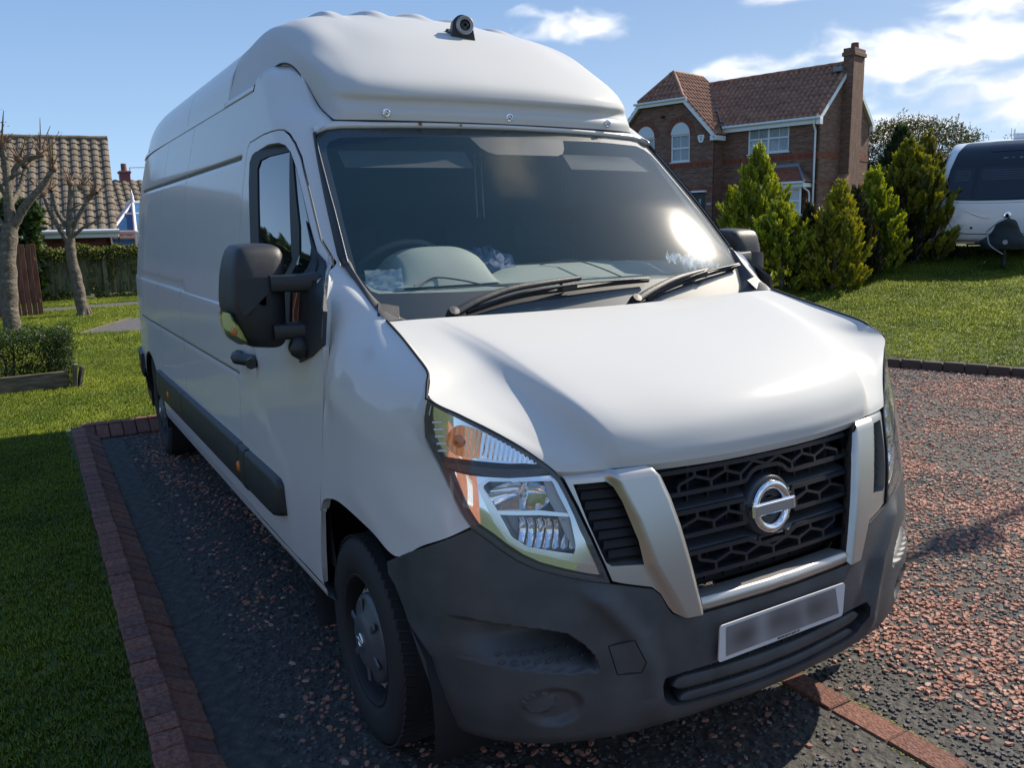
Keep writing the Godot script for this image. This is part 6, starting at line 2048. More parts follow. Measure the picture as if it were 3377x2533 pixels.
func pollard(at: Vector3, label: String, trunk: Array, r0: float, r1: float, limbs: Array, heads: Array, leaves: int, seed_: int) -> void:
	rng.seed = seed_
	var t := thing("pollarded_tree", label, "tree", at, 0.0, "pollarded trees on the left lawn")
	var b := MB.new()
	limb(b, [trunk[0] + V3(0, -0.1, 0)] + trunk.slice(1), r0, r1, 0.05)
	for k in 7:   # flare at the root
		var a := TAU * k / 7.0
		limb(b, [V3(cos(a) * r0 * 1.25, -0.04, sin(a) * r0 * 1.25), V3(cos(a) * r0 * 0.85, 0.10, sin(a) * r0 * 0.85), V3(cos(a) * r0 * 0.35, 0.32, sin(a) * r0 * 0.35)], r0 * 0.32, r0 * 0.2, 0.05)
	obj("trunk", b, M.bark, t)
	for l in limbs:
		b = MB.new()
		limb(b, l[0], l[1], l[2], 0.1)
		obj("limb", b, M.bark, t)
	b = MB.new()
	var lw := []
	var lc := []
	for h in heads:
		smooth_lathe(b, [Vector2(0.0, 0.07), Vector2(0.05, 0.05), Vector2(0.07, 0.0), Vector2(0.05, -0.05), Vector2(0.0, -0.07)], Transform3D(Basis(V3(rr(-1, 1), rr(-1, 1), rr(-1, 1)).normalized(), rr(0, 3)), h), 8)
		for k in 9:
			var d := V3(rr(-1, 1), rr(0.1, 1.3), rr(-1, 1)).normalized()
			var l := rr(0.14, 0.5)
			tube(b, sample([h, h + d * l * 0.5 + V3(0, 0.03, 0), h + d * l + V3(0, rr(0.0, 0.12), 0)], 5), [0.017, 0.014, 0.011, 0.009, 0.007, 0.004], 5)
			if rr(0, 1) < 0.35:
				lw.append(Transform3D(Basis(V3(0, 1, 0), rr(0, 6)).scaled(Vector3.ONE * rr(0.07, 0.13)), h + d * l + V3(0, 0.06, 0)))
				lc.append(Color(0.26, 0.24, 0.03).lerp(Color(0.16, 0.08, 0.05), rr(0, 1) if rr(0, 1) > 0.4 else 0.0))
	tag(obj("twigs", b, M.twig, t), "", "", "", "stuff")
	if leaves and lw.size(): tag(multi("young_leaves", leaf_mesh(5, 3), M.leaf, lw, lc, t), "", "", "", "stuff")

func hedge_box(called: String, label: String, lo: Vector3, hi: Vector3, n: int, size: float, c0: Color, c1: Color, mesh: ArrayMesh, ragged := 0.08, cat := "hedge") -> void:
	var t := thing(called, label, cat, V3((lo.x + hi.x) / 2, lo.y, (lo.z + hi.z) / 2))
	var where := []
	var tint := []
	var nn := FastNoiseLite.new(); nn.seed = 77; nn.frequency = 1.3
	var h := hi - lo
	for k in n:
		var p := V3(rr(-0.5, 0.5), rr(0, 1), rr(-0.5, 0.5))
		var f := rng.randi() % 10   # most of it near the faces
		if f < 3: p.z = 0.5 - rr(0, 0.12)
		elif f < 6: p.y = 1.0 - rr(0, 0.15)
		elif f < 7: p.x = 0.5 - rr(0, 0.1)
		elif f < 8: p.x = -0.5 + rr(0, 0.1)
		p *= h
		var d := nn.get_noise_3dv(p * 2.5 + lo)
		p += p.normalized() * ragged * d * 2.0
		if p.y > h.y * 0.8: p.y += ragged * d
		where.append(Transform3D(Basis(V3(rr(-1, 1), rr(-1, 1), rr(-1, 1)).normalized(), rr(0, 6)).scaled(Vector3.ONE * size * rr(0.7, 1.3)), p))
		tint.append(c0.lerp(c1, clampf(rr(0, 1) * 0.7 + d * 0.6, 0, 1)))
	tag(multi("foliage", mesh, M.leaf, where, tint, t), "", "", "", "stuff")
	var b := MB.new()
	for k in int(h.x * 4) + 2:
		var x := rr(-0.45, 0.45) * h.x
		limb(b, [V3(x, -0.05, rr(-0.2, 0.2) * h.z), V3(x + rr(-0.05, 0.05), h.y * 0.4, rr(-0.2, 0.2) * h.z), V3(x + rr(-0.1, 0.1), h.y * 0.85, rr(-0.25, 0.25) * h.z)], 0.02, 0.006)
	tag(obj("stems", b, M.bark, t), "", "", "", "stuff")

func build_left() -> void:
	rng.seed = 101
	var b: MB
	# clipped box hedge in a timber-edged bed
	hedge_box("box_hedge", "low clipped leafy hedge behind the weathered timber board at the left edge", V3(-3.9, 0.10, -8.55), V3(-1.38, 0.66, -7.62), 9000, 0.075, Color(0.022, 0.042, 0.010), Color(0.075, 0.125, 0.022), leaf_mesh(6, 21, 1.0, 0.55), 0.05)
	var pl := thing("planter_edging", "weathered timber boards and split corner stake edging the low hedge", "planter")
	b = MB.new()
	box(b, V3(-4.2, 0.06, -7.56), V3(-1.46, 0.285, -7.52), 0.006, Transform3D(Basis(V3(0, 0, 1), 0.012), Vector3.ZERO))
	obj("board", b, M.old_timber, pl)
	b = MB.new()
	box(b, V3(-0.022, 0, -0.05), V3(0.022, 0.31, 0.05), 0.004, Transform3D(Basis(V3(0, 0, 1), -0.14), V3(-1.42, 0.03, -7.50)))
	obj("stake", b, M.fence_wood2, pl)
	b = MB.new()
	box(b, V3(-0.014, 0, -0.04), V3(0.014, 0.27, 0.04), 0.003, Transform3D(Basis(V3(0, 0, 1), -0.24) * Basis(V3(0, 1, 0), 0.3), V3(-1.38, 0.04, -7.50)))
	obj("stake", b, M.old_timber, pl)
	# two pollards
	pollard(V3(-1.97, land(-1.97, -13.65), -13.65), "thicker pollarded tree with pale mottled trunk beside the low hedge, cut limbs raised", [V3(0, 0, 0), V3(0.02, 0.7, 0), V3(0.09, 1.35, 0), V3(0.17, 1.80, 0)], 0.130, 0.125, [
		[[V3(0.17, 1.75, 0), V3(0.20, 2.25, 0.02), V3(0.22, 2.7, -0.02), V3(0.20, 3.05, 0)], 0.085, 0.05],
		[[V3(0.19, 1.75, 0.02), V3(0.42, 2.1, 0.1), V3(0.68, 2.4, 0.16), V3(0.86, 2.66, 0.2)], 0.075, 0.04],
		[[V3(0.15, 1.7, 0), V3(-0.15, 2.05, -0.02), V3(-0.42, 2.35, 0.0), V3(-0.62, 2.62, 0.05)], 0.075, 0.045],
		[[V3(0.21, 2.3, 0), V3(0.38, 2.75, -0.1), V3(0.72, 2.92, -0.12)], 0.055, 0.03],
		[[V3(0.2, 2.2, 0), V3(0.05, 2.55, 0.1), V3(-0.22, 2.75, 0.2)], 0.05, 0.03],
		[[V3(0.2, 2.1, 0), V3(0.35, 2.35, -0.25), V3(0.5, 2.75, -0.4)], 0.05, 0.03],
		[[V3(0.2, 2.5, -0.05), V3(0.42, 2.62, 0.12), V3(0.58, 2.45, 0.2)], 0.028, 0.012]],
		[V3(0.20, 3.08, 0), V3(0.88, 2.7, 0.2), V3(-0.64, 2.66, 0.05), V3(0.74, 2.95, -0.12), V3(-0.24, 2.78, 0.2), V3(0.5, 2.78, -0.4), V3(0.42, 2.86, -0.1), V3(0.05, 2.95, 0.02)], 1, 5)
	pollard(V3(-0.70, land(-0.7, -16.65), -16.65), "slimmer leaning pollarded tree nearer the van, forked low with cut limbs", [V3(0, 0, 0), V3(-0.05, 0.6, 0), V3(-0.10, 1.2, 0), V3(-0.10, 1.62, 0)], 0.120, 0.085, [
		[[V3(-0.10, 1.55, 0), V3(-0.06, 2.0, 0.05), V3(0.0, 2.35, 0.02), V3(0.03, 2.6, 0)], 0.065, 0.045],
		[[V3(-0.09, 1.6, 0), V3(0.10, 1.98, 0.05), V3(0.30, 2.3, 0.1), V3(0.46, 2.45, 0.12)], 0.055, 0.03],
		[[V3(-0.10, 1.4, 0.02), V3(-0.26, 1.75, 0.08), V3(-0.40, 2.1, 0.12), V3(-0.46, 2.4, 0.1)], 0.055, 0.032],
		[[V3(-0.12, 1.8, 0), V3(-0.26, 2.1, -0.1), V3(-0.30, 2.5, -0.2)], 0.05, 0.03],
		[[V3(-0.08, 1.55, 0), V3(0.14, 1.75, 0.12), V3(0.42, 1.9, 0.2), V3(0.52, 2.05, 0.2)], 0.04, 0.015],
		[[V3(-0.05, 2.1, 0), V3(0.12, 2.2, 0.2), V3(0.4, 2.25, 0.25)], 0.02, 0.01]],
		[V3(0.03, 2.63, 0), V3(0.47, 2.47, 0.12), V3(-0.47, 2.42, 0.1), V3(-0.31, 2.53, -0.2), V3(0.2, 2.55, 0.05), V3(0.34, 2.36, 0.1)], 1, 6)
	rng.seed = 55
	# brown upright-board fence, out of frame to the left as well
	var fn := thing("brown_board_fence", "tall red-brown fence of close upright boards behind the thicker tree", "fence")
	for k in 60:
		b = MB.new()
		var x := -1.45 - k * 0.098
		var h := 1.50 + rr(-0.012, 0.012)
		box(b, V3(-0.044, 0, -0.012), V3(0.044, h, 0.012 + (0.014 if k % 2 else 0.0)), 0.003, Transform3D(Basis(V3(0, 0, 1), rr(-0.006, 0.006)), V3(x, 0.04, -17.3 + k * 0.030)))
		obj("board", b, M["brown_wood%d" % (k % 2)], fn)
	for y in [0.35, 1.2]:
		b = MB.new()
		box(b, V3(0, y, -0.06), V3(6.1, y + 0.07, -0.02), 0.004, Transform3D(Basis(V3(0, 1, 0), PI - atan2(-0.030, 0.098) * -1.0), V3(-1.42, 0, -17.33)))
		obj("rail", b, M.brown_wood0, fn)
	# green-grey fence with ivy
	var gf := thing("garden_fence", "green-stained boarded fence with posts, ivy along its top", "fence")
	for k in 44:
		b = MB.new()
		var x := -1.5 + k * 0.152
		var z := -21.4 - k * 0.012
		box(b, V3(-0.073, 0.16 if int(k / 9) % 2 else 0.12, -0.01), V3(0.073, 1.26 + 0.012 * (k % 3), 0.01 + 0.008 * (k % 2)), 0.003, Transform3D(Basis(), V3(x, 0.05, z)))
		obj("board", b, M["fence_wood%d" % (k % 2)], gf)
	for k in 5:
		b = MB.new()
		box(b, V3(-0.05, 0.0, -0.02), V3(0.05, 1.22, 0.08), 0.006, Transform3D(Basis(V3(0, 0, 1), rr(-0.02, 0.03)), V3(-1.22 + k * 1.38, 0.05, -21.38 - k * 0.1)))
		obj("post", b, M.fence_wood2, gf)
	for y in [0.62, 1.12]:
		b = MB.new()
		box(b, V3(-1.55, y, -21.40), V3(5.2, y + 0.09, -21.36), 0.004, Transform3D(Basis(V3(0, 1, 0), 0.078), V3(-1.65, 0.05, 0.0)))
		obj("rail", b, M.fence_wood1, gf)
	var iv := thing("ivy", "ivy with yellow-green leaves rambling over the top of the green fence", "ivy", V3(0, 0, 0))
	var where := []
	var tint := []
	var n := FastNoiseLite.new(); n.seed = 12; n.frequency = 0.7
	for k in 9000:
		var x := rr(-1.6, 4.6)
		var top := 1.30 + 0.13 * n.get_noise_2d(x * 3.0, 4.0)
		var y := top + rr(-0.14, 0.10)
		var q := n.get_noise_2d(x * 2.6, 20.0)
		if k % 5 < 2:   # trails that hang down, and growth at the foot
			y = top - pow(rr(0, 1), 1.4) * 1.15
			if n.get_noise_2d(x * 5.5, y * 1.2) < 0.12 + 0.1 * q: continue
		elif k % 5 == 2:
			y = rr(0.05, 0.32) * (0.6 + q)
			if q < -0.25: continue
		where.append(Transform3D(Basis(V3(rr(-1, 1), rr(-1, 1), rr(-1, 1)).normalized(), rr(0, 6)).scaled(Vector3.ONE * rr(0.10, 0.18)), V3(x, y, -21.38 - (x + 1.5) * 0.079 + rr(0.0, 0.20))))
		tint.append(Color(0.05, 0.095, 0.018).lerp(Color(0.26, 0.25, 0.06), pow(rr(0, 1), 1.2)))
	tag(multi("leaves", leaf_mesh(4, 8, 0.8, 0.85), M.leaf, where, tint, iv), "", "", "", "stuff")
	hedge_box("conifer_hedge", "tall dark green clipped conifer hedge between the brown fence and the tiled roof", V3(-9.5, 0.05, -22.6), V3(-1.22, 2.42, -21.2), 15000, 0.26, Color(0.018, 0.042, 0.012), Color(0.060, 0.105, 0.022), spray_mesh(31), 0.06)

	hedge_box("conifer_hedge", "taller stretch of the dark conifer hedge, left of the thicker pollarded tree", V3(-14.0, 0.05, -22.4), V3(-2.7, 3.5, -20.8), 16000, 0.32, Color(0.018, 0.042, 0.012), Color(0.060, 0.105, 0.022), spray_mesh(32), 0.1)
	# house with the long tiled roof
	var hs := thing("tiled_house", "low house with a long brown tiled roof and red brick wall behind the green fence", "house", V3(0.8, 0, -24.3), -0.10)
	b = MB.new()
	wall_panel(b, V3(-12, 0, -0.2), V3(1, 0, 0), rect(0, 0, 11.85, 1.8), [], V3(0, 0, 1))
	wall_panel(b, V3(-0.15, 0, -0.2), V3(0, 0, -1), pv([0, 0, 0, 1.8, 3.2, 4.6, 6.6, 1.8, 6.6, 0]), [], V3(1, 0, 0))
	obj("wall", b, M.red_brick, hs)
	b = MB.new()
	var sl := V3(0, 0.632, -0.775)
	tile_roof(b, V3(-12, 1.80, 0.12), V3(1, 0, 0), sl, 12.05, 4.5, 0.285, 0.31, 0.05)
	var back := V3(0, 0.632, 0.775)
	tile_roof(b, V3(-12, 1.80, -6.86), V3(1, 0, 0), back, 12.05, 4.5, 0.285, 0.31, 0.05)
	tag(obj("roof_tiles", b, M.brown_tile, hs), "", "", "", "stuff")
	b = MB.new()
	var ridge := []
	for k in 28: ridge.append(V3(-12 + k * 0.4465, 4.66 + 0.01 * (k % 2), -3.37))
	tube(b, ridge, 0.10, 8)
	obj("ridge_tiles", b, M.brown_tile, hs)
	b = MB.new()
	box(b, V3(-0.02, -0.12, -0.02), V3(0.03, 0.05, 4.7), 0.0, Transform3D(Basis(V3(1, 0, 0), PI - 0.684) , V3(0.06, 1.80, 0.12)))
	obj("verge_board", b, M.fascia_red, hs)
	b = MB.new()
	box(b, V3(-12, 1.62, 0.06), V3(0.08, 1.76, 0.11), 0.01)
	tube(b, [V3(-12, 1.80, 0.17), V3(0.1, 1.80, 0.17)], 0.058, 10)
	obj("gutter", b, M.white_pvc, hs)
	# further roof, chimney and aerial
	var h2 := thing("far_tiled_house", "farther tiled roof with a small red chimney and aerial behind the white conservatory", "house", V3(1.2, 0, -33))
	b = MB.new()
	tile_roof(b, V3(0, 1.6, 1.5), V3(1, 0, 0), V3(0, 0.6, -0.8), 8.0, 3.6, 0.30, 0.34, 0.05)
	tag(obj("roof_tiles", b, M.brown_tile, h2), "", "", "", "stuff")
	b = MB.new()
	box(b, V3(0.2, 0, -1.5), V3(7.8, 1.7, 1.2))
	obj("wall", b, M.red_brick, h2)
	var ch := Node3D.new(); ch.name = "chimney"; h2.add_child(ch)
	b = MB.new()
	box(b, V3(0.95, 3.4, -1.7), V3(1.33, 4.15, -1.3), 0.01); box(b, V3(0.91, 4.05, -1.74), V3(1.37, 4.13, -1.26), 0.01)
	obj("stack", b, M.fascia_red, ch)
	b = MB.new()
	lathe(b, [Vector2(0.11, 0), Vector2(0.10, 0.28), Vector2(0.08, 0.28), Vector2(0.07, 0.1)], Transform3D(Basis(), V3(1.14, 4.15, -1.5)), 12)
	obj("chimney_pot", b, M.paver1, ch)
	b = MB.new()
	tube(b, [V3(1.34, 3.9, -1.5), V3(1.36, 4.3, -1.5)], 0.015, 5); tube(b, [V3(1.36, 4.28, -1.5), V3(2.3, 4.31, -1.5)], 0.012, 5)
	for k in 7: tube(b, [V3(1.5 + k * 0.12, 4.29, -1.65), V3(1.5 + k * 0.12, 4.29, -1.35)], 0.008, 4)
	obj("aerial", b, M.galvanised, h2)
	# conservatory
	var cs := thing("conservatory", "white framed conservatory with blue panes and a spiky finial beside the tiled house", "conservatory", V3(1.2, 0, -28.5))
	var fr_ := MB.new()
	var pa := MB.new()
	var wd := MB.new()
	var base := [V3(-0.15, 0, 0), V3(0.55, 0, 0.55), V3(1.9, 0, 0.55), V3(2.6, 0, 0)]
	var apex := V3(0.75, 2.75, -1.1)
	var apex2 := V3(1.6, 2.75, -1.1)
	box(fr_, V3(-0.3, 1.66, -2.6), V3(2.8, 1.80, -2.4), 0.01)
	for k in 3:
		var p: Vector3 = base[k] + V3(0, 1.75, 0)
		var q: Vector3 = base[k + 1] + V3(0, 1.75, 0)
		var a := apex if k < 1 else apex2
		tube(fr_, [p, q], 0.075, 6)
		tube(fr_, [p + V3(0, -0.16, 0), q + V3(0, -0.16, 0)], 0.06, 6)
		tube(fr_, [p, apex if k < 2 else apex2], 0.055, 6)
		tube(fr_, [p + V3(0, -1.7, 0), p], 0.055, 6)
		tube(fr_, [p.lerp(apex if k < 2 else apex2, 0.62), q.lerp(a, 0.62)], 0.045, 6)
		var nn := (q - p).cross((apex if k < 2 else apex2) - p).normalized()
		if nn.y < 0: nn = -nn
		pa.quad(p, q, a, apex if k < 2 else apex2, nn)
		wd.quad(p + V3(0, -1.2, 0), q + V3(0, -1.2, 0), q + V3(0, -0.16, 0), p + V3(0, -0.16, 0), V3(0, 0, 1))
	tube(fr_, [base[3] + V3(0, 1.75, 0), apex2], 0.055, 6)
	tube(fr_, [base[0] + V3(0, 1.75, 0), V3(-0.15, 1.75, -2.5)], 0.07, 6)
	pa.quad(base[0] + V3(0, 1.75, 0), apex, V3(0.75, 2.75, -2.5), V3(-0.15, 1.75, -2.5), V3(-0.7, 0.7, 0))
	for k in 2: tube(fr_, [(base[0] + V3(0, 1.75, -0.7 - k * 0.8)), V3(0.75, 2.75, -1.4 - k * 0.6)], 0.045, 6)
	tube(fr_, [apex, apex2], 0.07, 6); tube(fr_, [apex, V3(0.75, 2.75, -2.5)], 0.09, 6)
	obj("frame", fr_, M.white_pvc, cs)
	obj("roof_panes", pa, M.blue_blind, cs)
	obj("window_panes", wd, M.blue_blind, cs)
	b = MB.new()
	smooth_lathe(b, [Vector2(0.07, 0.0), Vector2(0.085, 0.08), Vector2(0.05, 0.14), Vector2(0.07, 0.2), Vector2(0.03, 0.34), Vector2(0.0, 0.52)], Transform3D(Basis(), apex), 10)
	obj("finial", b, M.white_pvc, cs)

	# the house across the lawn on the near left, out of frame but mirrored in the headlamp and the van's paint
	var nh := thing("orange_brick_house", "orange brick house out of view, mirrored in the near headlamp's chrome", "house", V3(-13, 0.0, 5.0))
	b = MB.new()
	var hl := [rect(1.5, 0.9, 3.3, 2.1), rect(6.2, 0.9, 8.0, 2.1), rect(1.5, 3.4, 3.3, 4.6), rect(6.2, 3.4, 8.0, 4.6)]
	wall_panel(b, V3(0, 0, -5), V3(0, 0, 1), rect(0, 0, 10, 5.0), hl, V3(1, 0, 0), 0.12)
	wall_panel(b, V3(-7, 0, -5), V3(1, 0, 0), pv([0, 0, 0, 5, 3.5, 7.4, 7, 5, 7, 0]), [], V3(0, 0, -1), 0.1)
	obj("wall", b, M.orange_wall, nh)
	for q in [[1.5, 0.9], [6.2, 0.9], [1.5, 3.4], [6.2, 3.4]]: window_unit(nh, V3(-0.06, q[1], -5 + q[0] + 1.8), V3(0, 0, -1), V3(1, 0, 0), 1.8, 1.2, 2, 1)
	b = MB.new()
	tile_roof(b, V3(0.3, 4.9, -5.2), V3(0, 0, 1), V3(-0.82, 0.57, 0), 10.4, 4.5, 0.3, 0.34, 0.05)
	tag(obj("roof_tiles", b, M.brown_tile, nh), "", "", "", "stuff")

func window_unit(parent: Node3D, o: Vector3, ux: Vector3, nn: Vector3, w: float, h: float, cols: int, rows: int, bars := true) -> void:   # frame, panes with blinds behind, thin glazing bars
	var x := Transform3D(Basis(ux, V3(0, 1, 0), nn), o)
	var b := MB.new()
	var f := 0.065
	box(b, V3(0, 0, -0.04), V3(w, f, 0.03), 0.008, x); box(b, V3(0, h - f, -0.04), V3(w, h, 0.03), 0.008, x)
	box(b, V3(0, f, -0.04), V3(f, h - f, 0.03), 0.008, x); box(b, V3(w - f, f, -0.04), V3(w, h - f, 0.03), 0.008, x)
	var wn := obj("window", b, M.white_pvc, parent)
	for c in range(1, cols):
		b = MB.new(); box(b, V3(w * c / cols - 0.04, f, -0.03), V3(w * c / cols + 0.04, h - f, 0.025), 0.006, x); obj("mullion", b, M.white_pvc, wn)
	for r in range(1, rows):
		b = MB.new(); box(b, V3(f, h * r / rows - 0.035, -0.03), V3(w - f, h * r / rows + 0.035, 0.02), 0.006, x); obj("transom", b, M.white_pvc, wn)
	for c in cols:
		for r in rows:
			b = MB.new()
			var x0 := w * c / cols + 0.05
			var x1 := w * (c + 1) / cols - 0.05
			var y0 := h * r / rows + 0.04
			var y1 := h * (r + 1) / rows - 0.04
			b.quad(x * V3(x0, y0, -0.005), x * V3(x1, y0, -0.005), x * V3(x1, y1, -0.005), x * V3(x0, y1, -0.005), nn)
			obj("pane", b, M.window_pane, wn)
			if bars:
				b = MB.new()
				var xm := (x0 + x1) / 2
				box(b, V3(xm - 0.010, y0, -0.012), V3(xm + 0.010, y1, 0.004), 0.0, x)
				obj("glazing_bar", b, M.white_pvc, wn)
	b = MB.new()
	b.quad(x * V3(0.03, 0.03, -0.10), x * V3(w - 0.03, 0.03, -0.10), x * V3(w - 0.03, h - 0.03, -0.10), x * V3(0.03, h - 0.03, -0.10), nn)
	obj("blind", b, M.blind_cloth, wn)
	b = MB.new(); box(b, V3(-0.05, -0.05, -0.04), V3(w + 0.05, 0.0, 0.09), 0.01, x); obj("sill", b, M.white_pvc, wn)

func conifer(label: String, at: Vector3, h: float, w: float, c0: Color, c1: Color, seed_: int, lean := 0.0, tops := 2, plumes := 210, spray := 0.095, called := "conifer", group := "garden conifers in a row") -> void:
	rng.seed = seed_
	var t := thing(called, label, "conifer", at, 0.0, group)
	var b := MB.new()
	limb(b, [V3(0, -0.1, 0), V3(lean * 0.3, h * 0.4, 0), V3(lean, h * 0.85, 0)], 0.05, 0.01)
	obj("trunk", b, M.bark, t)
	var where := []
	var tint := []
	w *= 1.4
	var heads := [[V3(lean, 0, 0), h, w * 0.5]]
	for k in tops - 1:
		var a := rr(0, TAU)
		heads.append([V3(cos(a), 0, sin(a)) * w * 0.27, h * rr(0.62, 0.82), w * 0.33])
	for k in plumes:
		var hd: Array = heads[0] if k % 3 else heads[rng.randi() % heads.size()]
		var q := pow(rr(0, 1), 0.85)
		var y: float = hd[1] * lerpf(0.05, 0.97, q)
		var prof := sin(PI * clampf(0.30 + 0.70 * q, 0, 1)) if q > 0.28 else lerpf(0.72, 0.96, q / 0.28)
		prof = lerpf(prof, 1.0 - q, 0.35)
		var a := rr(0, TAU)
		var rad: float = hd[2] * maxf(prof, 0.05) * rr(0.55, 1.0)
		var root: Vector3 = hd[0] * q + V3(cos(a) * rad * 0.80, y - 0.10, sin(a) * rad * 0.80)
		var dir := V3(cos(a) * lerpf(0.75, 0.2, q), lerpf(0.75, 1.3, q), sin(a) * lerpf(0.75, 0.2, q)).normalized()
		var l := rr(0.24, 0.42) * lerpf(1.0, 0.75, q) * clampf(h / 1.8, 0.7, 1.2)
		var shade := rr(0.0, 1.0)
		for e in 34:
			var s := rr(0, 1)
			var p := root + dir * l * s + V3(rr(-1, 1), rr(-1, 1), rr(-1, 1)) * 0.055 * (1.15 - s)
			var d := (dir * 1.3 + V3(rr(-1, 1), rr(-0.3, 0.8), rr(-1, 1)) * 0.8).normalized()
			var sx := d.cross(V3(rr(-1, 1), rr(-0.2, 0.2), rr(-1, 1))).normalized()
			var sc := spray * rr(0.7, 1.2)
			where.append(Transform3D(Basis(sx * sc, d * sc, sx.cross(d) * sc), p))
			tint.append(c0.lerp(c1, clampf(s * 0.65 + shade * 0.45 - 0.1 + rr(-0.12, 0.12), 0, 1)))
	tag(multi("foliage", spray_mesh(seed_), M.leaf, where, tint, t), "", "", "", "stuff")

func broad_tree(called: String, label: String, at: Vector3, trunk_h: float, r: Vector3, n: int, leaf: float, c0: Color, c1: Color, seed_: int, mesh: ArrayMesh, solid := 0.75) -> void:
	rng.seed = seed_
	var t := thing(called, label, "tree", at, 0.0)
	var b := MB.new()
	limb(b, [V3(0, -0.2, 0), V3(0.05, trunk_h * 0.6, 0), V3(0, trunk_h + r.y * 0.5, 0)], 0.22, 0.12)
	for k in 9:
		var a := TAU * k / 9.0
		limb(b, [V3(0, trunk_h * rr(0.7, 1.0), 0), V3(cos(a) * r.x * 0.4, trunk_h + r.y * rr(0.2, 0.6), sin(a) * r.z * 0.4), V3(cos(a) * r.x * 0.8, trunk_h + r.y * rr(0.3, 1.2), sin(a) * r.z * 0.8)], 0.10, 0.02)
	obj("trunk", b, M.bark, t)
	var where := []
	var tint := []
	var nz := FastNoiseLite.new(); nz.seed = seed_; nz.frequency = 1.0
	while where.size() < n:
		var d := V3(rr(-1, 1), rr(-1, 1), rr(-1, 1))
		if d.length() > 1.0: continue
		var q := d.normalized()
		var rad := lerpf(pow(rr(0, 1), 0.33), rr(0.82, 1.0), solid) * (1.0 + 0.22 * nz.get_noise_3dv(q * 3.0))
		if nz.get_noise_3dv(q * 5.5 + V3(9, 0, 0)) < -0.32: rad *= 0.8
		var p := V3(q.x * r.x, q.y * r.y, q.z * r.z) * rad + V3(0, trunk_h + r.y, 0)
		where.append(Transform3D(Basis(V3(rr(-1, 1), rr(-1, 1), rr(-1, 1)).normalized(), rr(0, 6)).scaled(Vector3.ONE * leaf * rr(0.7, 1.3)), p))
		tint.append(c0.lerp(c1, clampf(rr(0, 1) * 0.8 + 0.3 * nz.get_noise_3dv(q * 4.0), 0, 1)))
	tag(multi("crown", mesh, M.leaf, where, tint, t), "", "", "", "stuff")

